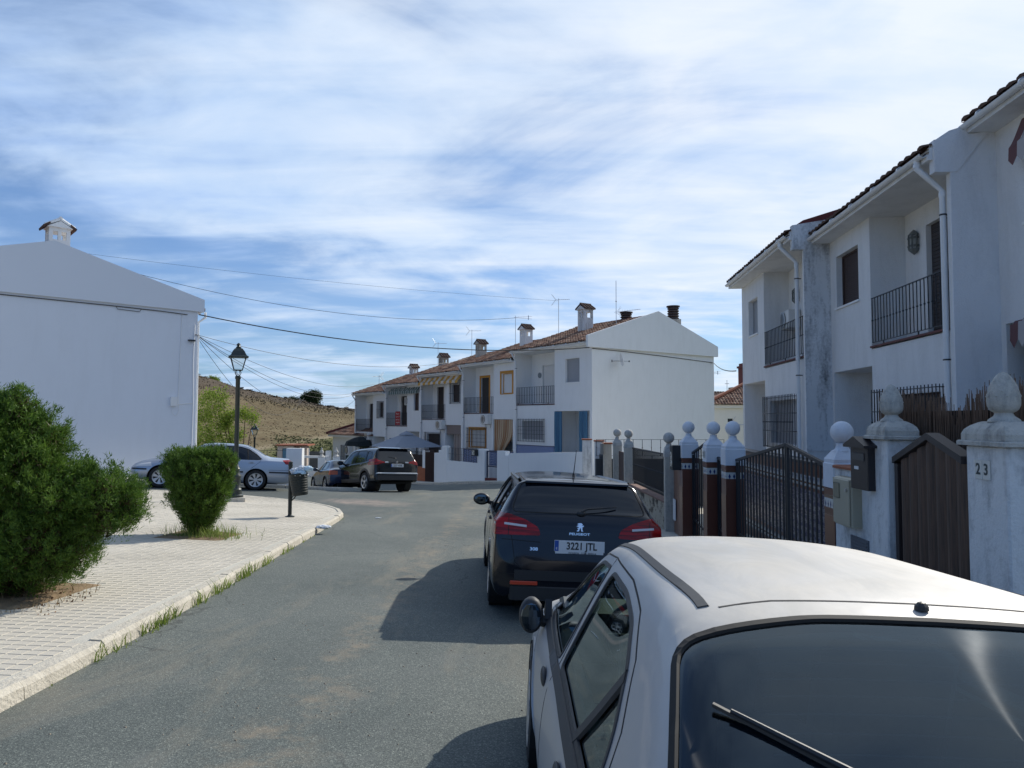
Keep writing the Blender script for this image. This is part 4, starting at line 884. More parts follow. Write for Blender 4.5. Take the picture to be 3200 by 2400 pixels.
mb = MB(); mb.tube([(.55, -1.5, -5), (.55, -1.5, 1.6)], .03, 5); mb.tube([(.55, -1.5, 1.4), (9, -1.5, 1.35)], .03, 5); mb.tube([(.55, -1.5, 1.2), (1.1, -1.5, 2.0)], .02, 5); fr = thing('clothes_frame', 'thin metal pole and rail frame in front of the cream corner house', 'frame', (15.5, 55, 0), 0); mb.build('poles', ALU, fr)
o = thing('tiled_roof_house', 'dark tiled roof of a house behind the cream corner house', 'house', (14, 72, .75), R(8))
MB().box(-4, 9, 1, 8, -4, 1.2).build('wall', WHITE, o); r = MB().prism([(-.4, 1.2), (4.5, 4.0), (9.4, 1.2)], 'x', -4, 10).build('roof', TILED, o)
mb = MB(); roof_tiles(mb, -4, 10, -.4, 1.25, 4.5, 4.05, False, col=.3, row=.5); tag(mb.build('roof_tiles', TILED, r), kind='stuff')
ch = thing('church_tower', 'red and cream brick church bell tower with a weather vane in the distance', 'church tower', (39.9, 120, 1.1), R(4)); ch.scale = (.55, .55, .55)
BR = mat('red_brick_tower', (.20, .055, .045), .8, var=.2); CRM = mat('cream_render', (.46, .38, .27), .9, var=.1)
MB().box(-2.0, 3.5, 0, 5, -6, 8.6).build('tower_base', CRM, ch)
mb = MB(); mb.box(-5.2, -2.01, .6, 4, -6, 9.6); mb.build('side_turret', BR, ch); mb = MB()
for x in (-5.3, -4.3, -3.3, -2.3): mb.box(x, x+.4, .4, .59, 4, 8)
mb.box(-5.5, -1.9, .35, 4.2, 8.1, 8.6); mb.box(-5.5, -1.9, .35, 4.2, 10.6, 11.2)
for x in (-5.4, -4.2, -3.0, -2.3): mb.box(x, x+.3, .4, .7, 9.601, 10.6)
mb.build('turret_trim', CRM, ch)
mb = MB(); wall(mb, -2.2, 2.8, 8.61, 17.2, .3, [(-.8, 1.4, 12.2, 15.6, 1.0)]); mb.box(-2.2, -.9, .8, 4.5, 8.61, 17.2); mb.box(1.5, 2.8, .8, 4.5, 8.61, 17.2); mb.box(-2.5, 3.1, .1, 4.9, 17.2, 17.8); mb.box(-2.0, 2.6, .4, 4.4, 17.8, 18.6); mb.build('belfry', BR, ch)
mb = MB(); mb.box(-2.3, 2.9, .2, .29, 11.2, 11.6); mb.box(-1.1, -.8, .2, .29, 11.61, 15.6); mb.box(1.4, 1.7, .2, .29, 11.61, 15.6); mb.box(-1.1, 1.7, .2, .29, 15.61, 16.1); mb.box(-2.6, 3.2, .0, .09, 8.7, 9.3); mb.build('belfry_trim', CRM, ch)
MB().lathe([(.75, -.9), (.6, -.4), (.45, .3), (.15, .6)], 12, (.3, 1, 14.6)).build('bell', mat('bronze', (.06, .06, .045), .5, .6), ch)
mb = MB(); mb.lathe([(1.1, 18.6), (.9, 19.4), (.4, 20), (.35, 20.6), (.1, 21)], 10, (.3, 2.4, 0)); mb.build('spire', mat('lead_grey', (.15, .19, .22), .6), ch)
mb = MB(); mb.tube([(.3, 2.4, 21), (.3, 2.4, 29)], .10, 5); mb.build('lightning_rod', IRON, ch)
o = thing('roof_cross', 'small iron cross on a finial above the dark tiled roof', 'cross', (29.9, 100, 4.7), 0); o.scale = (.5, .5, .5); mb = MB(); mb.lathe([(.7, -1), (.5, 0), (.2, .4), (.15, .8)], 8, (0, 0, 1.5)); mb.build('finial', mat('lead_dark', (.05, .06, .07), .6), o)
mb = MB(); mb.tube([(0, 0, 2), (0, 0, 5.2)], .06, 5); mb.tube([(-.6, 0, 4.2), (.6, 0, 4.2)], .06, 5); mb.build('cross', IRON, o)
antenna('television_antenna', 'bare television aerial beyond the right edge of the gable wall', (16.3, 60, 2.2), 3.6, .1, 1)

# ------------------------------------------------------------------ far fence line (local x = -t along the wall, y inward)
def fpt(t, out=0): p = F0+FD*t+FN*out; return p
def seg(name, label, cat='wall', group=None): return thing(name, label, cat, (F0.x, F0.y, 0), MZ, group)
BT = mat('orange_brick_tile', (.36, .115, .05), .7, var=.15, vscale=4)
w1 = seg('boundary_wall', 'tall plain white boundary wall in front of the bare gable house')
MB().prism([(4.6, -2.2), (-.80, -2.2), (-.80, .137), (4.6, .40)], 'y', 0, .2).build('wall', WHITE_CLEAN, w1)
w2 = seg('gate_pillar', 'white wall pillar with a small house number right of the dark blue gate', 'pillar')
MB().box(-1.78, -.82, 0, .28, -2.3, .02).build('pillar', WHITE_CLEAN, w2); MB().box(-1.78, -1.1, .002, .278, .02, .22).build('pillar_step', WHITE_CLEAN, w2)
w3 = seg('boundary_wall', 'low white wall topped by a dark iron fence and stepped end pillar')
mb = MB(); mb.box(-7.03, -3.1, 0, .2, -2.5, -.48); mb.prism([(-8.0, -2.6), (-6.6, -2.6), (-6.6, .30), (-7.15, .30), (-7.15, .05), (-7.5, .05), (-7.5, -.12), (-8.0, -.12)], 'y', -.01, .21); mb.box(-3.55, -2.88, -.01, .26, -2.4, .25); mb.build('wall', WHITE_CLEAN, w3)
railing(w3, 3.6, 6.55, .1, -.50, .22, True, step=.12, name='fence_panel')
g1 = seg('iron_gate', 'narrow dark blue iron gate between white pillars', 'gate'); BLU = mat('navy_iron', (.02, .03, .07), .5)
mb = MB(); mb.box(-2.86, -2.80, .1, .14, -1.15, .18); mb.box(-1.86, -1.80, .1, .14, -1.15, .18); mb.box(-2.80, -1.86, .1, .14, .12, .18); mb.box(-2.80, -1.86, .1, .14, -.6, -.55); mb.build('gate_frame', BLU, g1); bars(g1, 1.9, 2.75, .12, -1.1, .12, .11, True, .02, BLU)
MB().box(-2.88, -1.78, .02, .45, -2.2, -1.16).build('step', REDOX, seg('door_step', 'dark red doorstep under the narrow blue gate', 'step'))
mbx = seg('letter_box', 'black letter box with a pale picture on the far fence pillar', 'letter box'); MB().box(-3.75, -3.45, -.22, -.02, -.1, .22).build('box', PLASTIC_BK, mbx); 
mb = MB(); mb.box(-3.71, -3.49, -.228, -.221, -.05, .18); mb.build('front_plate', mat('pale_print', (.5, .47, .4), .6, fn=lambda t, co, c, b: t.ramp(t.noise(co, 14, 3), [(.4, (.03, .03, .03)), (.5, (.62, .55, .42)), (.6, (.6, .6, .58))])), mbx)
w4 = seg('tiled_wall', 'low wall faced with orange tiles left of the stepped white wall')
MB().box(-12.6, -8.02, .02, .22, -2.7, -.98).build('wall', BT, w4); MB().box(-8.6, -8.02, 0.0, .24, -2.7, -.86).build('wall_end', BT, w4)
for i in range(22):
    for j in range(4):
        x = -12.55+i*.205+(j % 2)*.0
        if x < -8.25: MB().bev(x, x+.196, .006, .019, -2.05+j*.26, -1.80+j*.26, .003).build('tile', BT, w4)
MB().box(-9.35, -9.0, -.02, .24, -1.02, -.02).build('white_pillar', WHITE_CLEAN, w4)
g2 = seg('metal_gate', 'narrow dark brown metal gate set in the orange tiled wall', 'gate'); BRM = mat('brown_metal', (.05, .022, .018), .6)
MB().box(-8.98, -8.0, -.03, .01, -1.9, -.1).build('gate_leaf', BRM, g2); bars(g2, 8.05, 8.95, -.05, -1.88, -.02, .12, True, .03, BRM, tip=.05)
g3 = seg('metal_fence', 'dark brown sheet metal fence with pointed bars above orange tiles', 'fence'); MB().box(-12.6, -9.37, .08, .11, -.97, -.3).build('sheet', BRM, g3); bars(g3, 9.45, 12.5, .06, -.95, -.16, .15, True, .03, IRON, tip=.05)
for i, (x, z, a, lab) in enumerate(((-8.4, -1.05, .18, 'white meter cover on the orange tiled wall'), (-10.2, -1.75, .12, 'small grey register plate low on the orange tiled wall'))):
    q = seg('meter_cover', lab, 'meter cover'); MB().bev(x-a, x+a, -.01, .018, z-a*1.3, z+a*1.3, .01).build('plate', PVC, q)

# gazebo, parasol, canopy
gp = Vector((-6.95, 47.6)); GZ = thing('gazebo', 'grey fabric gazebo roof on posts in front of the far houses', 'gazebo', (gp.x, gp.y, 0), MZ)
mb = MB(); n = 8; a = 1.75; vs = []
for j in range(n+1):
    t = j/n; rr = a*(1-t)+.25*t if t < .98 else .25; z = -.07+.80*(t**.85)-.05*math.sin(math.pi*t)
    vs += [(-rr, -rr, z), (0, -rr, z-.02*(1-t)), (rr, -rr, z), (rr, 0, z-.02*(1-t)), (rr, rr, z), (0, rr, z), (-rr, rr, z), (-rr, 0, z)]
vs = [(x, y, z) for x, y, z in vs]; fs = [(j*8+k, j*8+(k+1) % 8, (j+1)*8+(k+1) % 8, (j+1)*8+k) for j in range(n) for k in range(8)]
CAN = mat('grey_canvas', (.26, .29, .34), .9, var=.08); mb.add(vs, fs); mb.build('canopy', CAN, GZ)
mb = MB(); mb.add([(-.4, -.4, .70), (.4, -.4, .70), (.4, .4, .70), (-.4, .4, .70), (0, 0, .98)], [(0, 1, 4), (1, 2, 4), (2, 3, 4), (3, 0, 4)]).build('canopy_cap', CAN, GZ)
mb = MB(); 
for k in range(28):
    for sgn in (0, 1):
        b = -a+2*a*k/28; e = b+2*a/28*.92
        if sgn == 0: mb.add([(b, -a-.005, -.07), (e, -a-.005, -.07), ((b+e)/2, -a-.005, -.2)], [(0, 1, 2)])
        else: mb.add([(-a-.005, b, -.07), (-a-.005, e, -.07), (-a-.005, (b+e)/2, -.2)], [(0, 1, 2)])
tag(mb.build('fringe', mat('beige_fringe', (.3, .27, .22), .9), GZ), kind='stuff')
for sx in (-1, 1):
    for sy in (-1, 1): MB().box(sx*1.6-.04, sx*1.6+.04, sy*1.6-.04, sy*1.6+.04, -2.6, -.06).build('post', mat('grey_post', (.12, .13, .14), .5), GZ)
o = thing('parasol', 'dark green closed-looking parasol beside the farthest house of the row', 'parasol', (-12.2, 58.2, -2.6), 0); MB().tube([(0, 0, 0), (0, 0, 2.9)], .03, 6).build('pole', IRON, o); MB().lathe([(1.3, 2.2), (1.15, 2.55), (.5, 2.85), (.02, 2.95)], 8).build('canopy', mat('parasol_dark', (.012, .018, .02), .9), o)
o = thing('door_canopy', 'small clear porch canopy on the farthest house of the row', 'canopy', hs[4].location, 0); o.rotation_euler = hs[4].rotation_euler
MB().prism([(0, -.42), (-1.2, -.85), (-1.2, -.89), (0, -.46)], 'x', .05, 2.5).build('sheet', mat('plastic_sheet', (.40, .42, .44), .3), o, mirror=True)

# ------------------------------------------------------------------ corner wall with railing behind the parked saloon, garden bits beyond
o = thing('corner_wall', 'white corner wall with black railing behind the parked silver saloon', 'wall', (-8.0, 27.55, 0), R(-4))
mb = MB(); mb.box(-.62, 0, 0, .25, -1.2, .60); mb.box(-4.2, -.62, .02, .22, -1.2, .14); mb.build('wall', WHITE_CLEAN, o); railing(o, -4.1, -.64, .12, .13, .52, False, step=.32, name='railing')
o = thing('garden_shelter', 'small pale garden shelter with a blue door beyond the corner wall', 'shed', (-14.6, 45, 0), 0)
mb = MB(); wall(mb, 0, 1.0, -3, .05, 0, [(.3, .7, -2, -.1, .1)]); mb.box(0, 1.0, .1, 1.5, -3, .05); mb.box(1.35, 1.75, .3, .7, -3, .02); mb.build('wall', mat('pinkish_render', (.52, .44, .38), .9), o); MB().box(.3, .7, .07, .09, -2, -.1).build('door', mat('blue_door', (.08, .2, .3), .6), o); MB().box(-.1, 1.9, -.1, 1.6, .052, .14).build('roof', TERR, o)
o = thing('wire_fence', 'grey lattice fence panel right of the garden shelter', 'fence', (-12.6, 45, 0), 0); MB().box(0, 1.0, .0, .04, -2, -.28).build('panel', mat('fence_grey', (.09, .09, .085), .8), o); MB().box(-.06, 0, 0, .06, -2, -.1).build('post', ALU, o); MB().box(1.0, 1.3, 0, .3, -3, -.25).build('end_pillar', WHITE, o)
o = thing('white_balustrade', 'white balustrade on a low wall beside the dark parked coupe', 'balustrade', (-12.6, 42.5, 0), R(-14))
mb = MB(); mb.box(0, 2.0, 0, .2, -.55, -.42); mb.box(0, 2.0, 0, .2, -3, -1.15); mb.build('rails', WHITE, o)
for i in range(12): link('baluster', (MB().lathe([(.04, 0), (.06, .08), (.035, .25), (.065, .42), (.04, .6)], 6).mesh('baluster', WHITE) if i == 0 else bal), o, (.1+i*.165, .1, -1.15)); bal = o.children[-1].data
for i, (x, y) in enumerate(((-11.05, 42), (-10.3, 42.4))):
    o = thing('garden_pillar', ('white garden pillar with a turned finial at the end of the balustrade', 'second white garden pillar with a turned finial near the dark coupe')[i], 'pillar', (x, y, 0), .2)
    MB().box(-.2, .2, -.2, .2, -3, -.5).build('shaft', WHITE, o); MB().lathe([(.2, -.499), (.2, -.45), (.1, -.38), (.07, -.3), (.13, -.22), (.1, -.12), (.04, -.05), (.05, 0), (.01, .08)], 10).build('finial', BALLD, o)
o = thing('garden_wall', 'low white garden wall with a dark peaked gate in front of the low house', 'wall', (-10.4, 43.5, 0), R(-20)); MB().box(0, 5, 0, .2, -3, -.75).build('wall', WHITE, o); MB().prism([(1.2, -3), (3.4, -3), (3.4, -.6), (2.3, -.25), (1.2, -.6)], 'y', -.06, -.02).build('gate', mat('gate_bluegrey', (.04, .06, .08), .6), o)

# ------------------------------------------------------------------ right-hand fence line
BRN = mat('brown_glazed_tile', (.13, .048, .032), .3, var=.15, vscale=3)
BRO = mat('orange_glazed_tile', (.20, .085, .048), .3, var=.12, vscale=3)
def diam(t, co, c, b):
    s = t.scale(co, (1/.075, 1/.075, 1/.17)); sp = t.node('ShaderNodeSeparateXYZ', {0: s})
    fx = t.math('ABSOLUTE', t.math('SUBTRACT', t.math('FRACT', t.math('ADD', sp.outputs[0], sp.outputs[1])), .5)); fz = t.math('ABSOLUTE', t.math('SUBTRACT', t.math('FRACT', sp.outputs[2]), .5))
    d = t.math('ADD', fx, t.math('MULTIPLY', fz, .95)); edge = t.math('GREATER_THAN', fz, .40)
    k = t.ramp(d, [(0, (.03, .05, .16)), (.27, (.55, .56, .54)), (.36, (.55, .56, .54))], 'CONSTANT'); return t.mix(edge, k, (.16, .09, .06))
DIAM = mat('diamond_tile_band', (.5, .5, .5), .25, fn=diam)
def rel(x, y, z): return gz(x, y)
def ball_pillar(x, y, w, top, label, group, tiled=True, r=.125, mshaft=None, bm=BALLW, number=None, white=.32, rz=R(-3), cap=True, ln=1.35):
    """top = z of the ball's top"""
    o = thing('gate_pillar', label, 'pillar', (x, y, 0), rz, group); a = w/2; g = gz(x, y)+.02
    zs = top-2*r-.18; zb = zs-white
    if tiled:
        MB().box(-a, a, -a, a, g-.2, zb-.26).build('shaft', BRN, o)
        for i in range(4):
            z0 = g+.15+i*.34
            if z0+.33 < zb-.27: MB().bev(-a-.006, -a-.001, -a+.004, a-.004, z0, z0+.33, .001).build('tile', BRO, o)
        MB().box(-a-.004, a+.004, -a-.004, a+.004, zb-.259, zb-.225).build('trim', BRN, o); MB().box(-a-.002, a+.002, -a-.002, a+.002, zb-.225, zb-.085).build('tile_band', DIAM, o); MB().bev(-a-.008, a+.008, -a-.008, a+.008, zb-.085, zb-.001, .012).build('trim', BRN, o)
    else: MB().box(-a, a, -a, a, g-.2, zb).build('shaft', mshaft or CREAM_DIRTY, o)
    wa = a+.012; mb = MB()
    mb.bev(-wa, wa, -wa, wa, zb, zs-.04, .012); mb.add([(-wa*.93, -wa*.93, zs-.0401), (wa*.93, -wa*.93, zs-.0401), (wa*.93, wa*.93, zs-.0401), (-wa*.93, wa*.93, zs-.0401), (-wa*.93, -wa*.93, zs), (wa*.93, -wa*.93, zs), (wa*.93, wa*.93, zs), (-wa*.93, wa*.93, zs), (-.08, -.08, zs+.10), (.08, -.08, zs+.10), (.08, .08, zs+.10), (-.08, .08, zs+.10)],
      [(0, 1, 5, 4), (1, 2, 6, 5), (2, 3, 7, 6), (3, 0, 4, 7), (4, 5, 9, 8), (5, 6, 10, 9), (6, 7, 11, 10), (7, 4, 8, 11), (8, 9, 10, 11)])
    mb.build('cap', bm, o)
    mb = MB(); mb.lathe([(.10, zs+.09), (.075, zs+.12), (.06, zs+.15), (.065, zs+.18)], 16); c = top-r
    mb.lathe([(max(.002, r*math.sin(math.pi*i/14)), c-r*math.cos(math.pi*i/14)) for i in range(1, 15)], 24); mb.build('finial_ball', bm, o, smooth=True, ang=60)
    return o
def number_tile(parent, txt, M, s, name='number_tile'):
    for i, ch_ in enumerate(txt):
        q = MB().bev(-s*.32, s*.32, -s*.5, s*.5, 0, .008, .002); t = q.build(name, mat('ivory_tile', (.62, .62, .58), .25), parent); t.matrix_local = M @ Matrix.Translation(((i-(len(txt)-1)/2)*s*.68, 0, 0))
        f = text(ch_, s*.8, 'number', mat('tile_ink', (.03, .045, .05), .4), t, .002); f.location = (0, 0, .0085)
def text(s, size, name, m, parent, ext=.002, sx=1.0):
    cu = bpy.data.curves.new('txt', 'FONT'); cu.body = s; cu.size = size; cu.extrude = ext; cu.align_x = 'CENTER'; cu.align_y = 'CENTER'; cu.offset = size*.022; cu.resolution_u = 3
    ob = bpy.data.objects.new('txt', cu); COL.objects.link(ob); bpy.context.view_layer.update()
    me = bpy.data.meshes.new_from_object(ob.evaluated_get(bpy.context.evaluated_depsgraph_get())); bpy.data.objects.remove(ob); me.name = name
    me.materials.clear(); me.materials.append(m)
    if sx != 1: me.transform(Matrix.Scale(sx, 4, (1, 0, 0)))
    return link(name, me, parent)
LEFTF = lambda x, y, z: Matrix.Translation((x, y, z)) @ Matrix(((0, 0, -1, 0), (-1, 0, 0, 0), (0, 1, 0, 0), (0, 0, 0, 1)))   # plate facing local -x
GB = 'white ball-topped gate pillars faced with brown tiles'
b4 = ball_pillar(3.75, 8.2, .30, 1.705, 'ball-topped tiled pillar right of the wide double gate, beside the meter wall', GB)
b3 = ball_pillar(3.78, 12.35, .32, 1.70, 'ball-topped tiled pillar at the left post of the wide double gate', GB)
b2 = ball_pillar(3.77, 13.5, .32, 1.69, 'ball-topped tiled pillar carrying the number 22', GB); number_tile(b2, '22', LEFTF(-.178, 0, 1.08), .13)
b1 = ball_pillar(3.66, 14.95, .32, 1.69, 'ball-topped tiled pillar behind the black letter box', GB)
GS = 'small weathered ball-topped fence pillars'
s1_ = ball_pillar(3.52, 16.2, .20, 1.44, 'small weathered ball pillar at the near end of the black fence', GS, False, bm=BALLD, white=.12)
s2_ = ball_pillar(3.38, 20.9, .26, 1.44, 'small weathered ball pillar at the far end of the black fence', GS, False, bm=BALLD, white=.10)
s3_ = ball_pillar(3.30, 22.6, .26, 1.44, 'farthest small weathered ball pillar', GS, False, bm=BALLD, white=.10)
for i, (x, y, w, t, lab) in enumerate(((3.02, 25.0, .30, 1.02, 'flat-topped peeling white pillar beside the small peaked grey gate'), (2.78, 26.8, .32, 1.02, 'second flat-topped peeling pillar, farther up the fence'), (3.12, 23.6, .26, .98, 'flat-topped cream pillar with a grey letter box'))):
    o = thing('fence_pillar', lab, 'pillar', (x, y, 0), R(-3), 'flat-topped peeling fence pillars'); MB().box(-w/2, w/2, -w/2, w/2, gz(x, y)-.2, t-.05).build('shaft', WHITE_DIRTY if i < 2 else CREAM_DIRTY, o); MB().bev(-w/2-.03, w/2+.03, -w/2-.03, w/2+.03, t-.0499, t, .01).build('cap', TERR, o)
o = thing('fence_wall', 'low peeling cream wall under the black iron fence', 'wall', (0, 0, 0))
A_, B_ = Vector((3.44, 20.7)), Vector((3.56, 16.3)); d = (B_-A_); ln = d.length; az = math.atan2(d.y, d.x); o.location = (A_.x, A_.y, 0); o.rotation_euler = (0, 0, az)
PEEL = mat('peeling_paint', (.40, .36, .29), .95, var=.15, bump=.8, bscale=30, fn=lambda t, co, c, b: t.mix(t.ramp(t.noise(co, 3.2, 8, .75), [(.52, 0.0), (.56, 1.0)]), c, (.10, .085, .07)), spec=.15)
MB().box(.1, ln-.06, -.09, .09, -1.6, -.15).build('wall', PEEL, o); MB().bev(.1, ln-.06, -.13, .12, -.149, -.10, .015).build('coping', mat('worn_coping', (.20, .12, .095), .9, var=.3, vscale=6), o)
o = thing('iron_fence', 'black iron fence between weathered ball pillars', 'fence', (A_.x, A_.y, 0), az)
mb = MB(); mb.box(.12, ln-.1, -.015, .015, .90, .94); mb.box(.12, ln-.1, -.015, .015, .0, .03); mb.build('frame', IRON, o); bars(o, .16, ln-.14, -.0, .03, .90, .115, False, .022)
o = thing('tiled_wall', 'brown tiled wall panel carrying the black letter box and white plate', 'wall', (3.62, 15.58, 0), R(-5))
MB().box(-.06, .06, -.45, .45, -1.2, .78).build('wall', BRN, o); MB().box(-.065, .065, -.45, .45, .781, .92).build('tile_band', DIAM, o); MB().bev(-.09, .09, -.46, .46, .921, 1.05, .02).build('coping', BRN, o)
for i in range(4):
    for j in range(2): MB().bev(-.068, -.061, -.44+j*.445, -.005+j*.445, -.95+i*.43, -.53+i*.43, .002).build('tile', BRO, o)
o = thing('letter_box', 'black letter box with a picture on the brown tiled wall', 'letter box', (3.44, 15.1, 0), R(-3)); MB().bev(-.11, .10, -.16, .16, .68, 1.19, .01).build('box', PLASTIC_BK, o); MB().box(-.114, -.111, -.1, .1, .75, 1.05).build('picture', MATS['pale_print'], o)
o = thing('meter_cover', 'white meter plate low on the brown tiled wall', 'meter cover', (3.545, 15.75, 0), R(-3)); MB().bev(-.02, 0, -.14, .14, -.45, .0, .006).build('plate', PVC, o)
# peaked gates
def peaked_leaf(o, x0, x1, zl, zr, zb, y=0, step=.115, m=IRON, th=.035, bt=.02, mid=True):
    mb = MB(); mb.box(x0, x0+th, y-.02, y+.02, zb, zl-.01); mb.box(x1-th, x1, y-.02, y+.02, zb, zr-.01)
    mb.prism([(x0, zl), (x1, zr), (x1, zr+th*1.2), (x0, zl+th*1.2)], 'y', y-.024, y+.024); mb.box(x0+th, x1-th, y-.015, y+.015, zb, zb+th); 
    mb.prism([(x0+th, zb+.45), (x1-th, zb+.2), (x1-th, zb+.24), (x0+th, zb+.49)], 'y', y-.015, y+.015)
    lf = mb.build('gate_leaf', m, o); n = max(2, int((x1-x0)/step))
    for i in range(1, n):
        x = x0+(x1-x0)*i/n; z = zl+(zr-zl)*i/n; k = ('g', round(z-zb, 2), m.name)
        if k not in _bars: _bars[k] = MB().box(-bt/2, bt/2, -bt/2, bt/2, 0, z-zb-th).mesh('bar', m)
        link('bar', _bars[k], lf, (x, y, zb+th))
    return lf
G1, G2 = Vector((3.78, 12.17)), Vector((3.75, 8.37)); d = G2-G1; L = d.length
o = thing('double_gate', 'wide black iron double gate with a peaked top before the tiled yard', 'gate', (G1.x, G1.y, 0), math.atan2(d.y, d.x))
peaked_leaf(o, .02, L*.60, 1.02, 1.36, -.62, m=IRON, step=.14, bt=.022); peaked_leaf(o, L*.60+.02, L-.02, 1.36, 1.12, -.5, m=IRON, step=.13, bt=.022)
o = thing('narrow_gate', 'narrow black iron gate between the ball pillars by the number 22', 'gate', (3.70, 14.78, 0), R(-85)); peaked_leaf(o, .0, 1.1, 1.02, 1.34, -.75, m=IRON, step=.12)
o = thing('narrow_gate', 'dark iron gap gate between the two near ball pillars of the double gate', 'gate', (3.80, 13.32, 0), R(-91)); peaked_leaf(o, .0, .8, 1.0, .9, -.7, m=IRON, step=.12)
o = thing('small_gate', 'small peaked grey sheet gate far along the right fence', 'gate', (3.02, 24.8, 0), R(-80)); GT = mat('grey_sheet_gate', (.05, .065, .085), .6); MB().prism([(0, -1.3), (1.0, -1.3), (1.0, .55), (.55, .86), (0, .52)], 'y', -.02, .02).build('gate_leaf', GT, o); bars(o, .08, .95, -.03, -1.2, .5, .14, False, .02, GT)
o = thing('small_gate', 'narrow brown gate beside the farthest ball pillar', 'gate', (3.34, 22.4, 0), R(-89)); MB().box(0, 1.3, -.02, .02, -1.2, .75).build('gate_leaf', BRM, o)
o = thing('letter_box', 'grey letter box on the flat-topped cream pillar', 'letter box', (2.95, 23.5, 0), 0); MB().bev(-.06, .02, -.14, .14, .6, .95, .01).build('box', mat('grey_box', (.2, .2, .19), .5), o)
# terrace railing across, beyond the yards
o = thing('terrace_railing', 'black railing across the end of the right-hand yards under the gable wall', 'railing', (2.95, 24.4, 0), R(3))
railing(o, -.1, 4.3, 0, .45, 1.06, False, step=.27, name='railing'); MB().box(-.1, 4.3, .0, .2, -1.5, .40).build('base_wall', mat('dark_render', (.05, .055, .06), .9), o)
# yards: raised floor, azulejo wall seen through the gate
drape('yard_floor', 3.95, 8.2, 2.5, 24.2, CONC, dz=.16)
AZR = mat('red_azulejo', (.1, .06, .06), .3, fn=lambda t, co, c, b: t.ramp(t.math('ADD', t.noise(co, 11, 2), t.math('MULTIPLY', t.math('SINE', t.math('MULTIPLY', t.node('ShaderNodeSeparateXYZ', {0: co}).outputs[2], 45)), .12)), [(.35, (.05, .06, .14)), (.47, (.42, .43, .44)), (.56, (.06, .05, .10)), (.66, (.30, .31, .34))], 'CONSTANT'))
o = thing('terrace_wall', 'terrace wall of patterned blue and white tiles behind the double gate', 'wall', (5.3, 17.2, 0), RZ)
MB().box(0, 8.2, .0, .15, -1.2, 1.0).build('wall', BRN, o); MB().box(.02, 8.18, -.012, -.001, .62, .80).build('tile_band', DIAM, o); MB().box(.02, 8.18, -.008, -.001, -.35, .56).build('patterned_tiles', AZR, o); MB().box(.02, 8.18, -.012, -.001, -.58, -.42).build('tile_band', DIAM, o); MB().bev(-.02, 8.22, -.05, .2, 1.001, 1.06, .015).build('coping', mat('dark_coping', (.03, .02, .022), .4), o)
# stone pillars, brown gate, reed screen, meter wall
def stone_pillar(x, y, w, label, number=None, m=WHITE_DIRTY):
    o = thing('stone_pillar', label, 'pillar', (x, y, 0), R(-4), 'weathered pillars with egg-shaped finials'); a = w/2; ax_ = .13; g = gz(x, y)
    MB().bev(-ax_, ax_, -a, a, g-.2, 1.54, .012).build('shaft', m, o); MB().bev(-ax_-.045, ax_+.045, -a-.045, a+.045, 1.541, 1.575, .008).build('slab', STONE, o)
    n = 8; vs = []; b = a+.02; bx = ax_+.02
    for j, (s, z) in enumerate(((1, 1.576), (1, 1.62), (.93, 1.652), (.78, 1.68), (.6, 1.70), (.5, 1.708))):
        vs += [(-bx*s, -b*s, z), (bx*s, -b*s, z), (bx*s, b*s, z), (-bx*s, b*s, z)]
    fs = [(4*j+k, 4*j+(k+1) % 4, 4*j+4+(k+1) % 4, 4*j+4+k) for j in range(5) for k in range(4)]+[(20, 21, 22, 23)]
    MB().add(vs, fs).build('cap', STONE, o)
    mb = MB(); mb.lathe([(.10, 1.705), (.095, 1.72), (.062, 1.745), (.055, 1.765), (.07, 1.778)], 20)
    mb.lathe([(.066, 1.772), (.086, 1.788), (.098, 1.815), (.101, 1.85), (.097, 1.895), (.086, 1.94), (.067, 1.985), (.045, 2.02), (.022, 2.042), (.002, 2.05)], 24); fin = mb.build('finial', STONE, o, smooth=True, ang=50)
    mb = MB()
    for j in range(5):
        for k in range(10):
            t = 2*math.pi*(k+.5*(j % 2))/10; z = 1.88+j*.034; r = (.098, .089, .074, .054, .03)[j]
            mb.lathe([(.001, -.016), (.011, .0), (.001, .02)], 5, (r*math.cos(t)*.97, r*math.sin(t)*.97, z))
    tag(mb.build('finial_scales', STONE, fin), kind='stuff'); return o
p23 = stone_pillar(3.38, 4.95, .48, 'weathered pillar with egg finial carrying the number 23, at the right edge'); number_tile(p23, '23', LEFTF(-.131, .03, 1.375), .135)
pml = stone_pillar(3.54, 6.72, .36, 'weathered pillar with egg finial between the brown gate and the letter box')
o = thing('meter_wall', 'low peeling white wall holding the beige meter box', 'wall', (3.66, 7.5, 0), R(-3))
MB().box(-.10, .10, -.62, .53, -.7, 1.19).build('wall', WHITE_DIRTY, o); MB().bev(-.13, .13, -.62, .53, 1.191, 1.225, .01).build('coping', TERR, o)
o = thing('meter_box', 'beige plastic meter box on the low white wall', 'meter box', (3.555, 7.55, 0), R(-3))
BE = mat('beige_plastic', (.40, .365, .27), .5, var=.06); MB().bev(-.10, .03, -.20, .24, .62, 1.12, .015).build('box', BE, o); MB().bev(-.118, -.101, -.19, .23, .635, 1.105, .01).build('door', BE, o); MB().bev(-.126, -.1181, .04, .18, .90, 1.06, .01).build('viewing_window', mat('dull_window', (.2, .19, .14), .3), o)
MB().lathe([(.02, -.012), (.02, .0)], 8, (-.12, -.13, 1.0), 'x').build('lock', ALU, o)
o = thing('vent_plate', 'grey louvred plate low on the white meter wall', 'plate', (3.555, 7.42, 0), R(-3)); q = MB().box(-.012, 0, -.22, .2, .30, .52).build('frame', mat('vent_grey', (.12, .13, .15), .6), o)
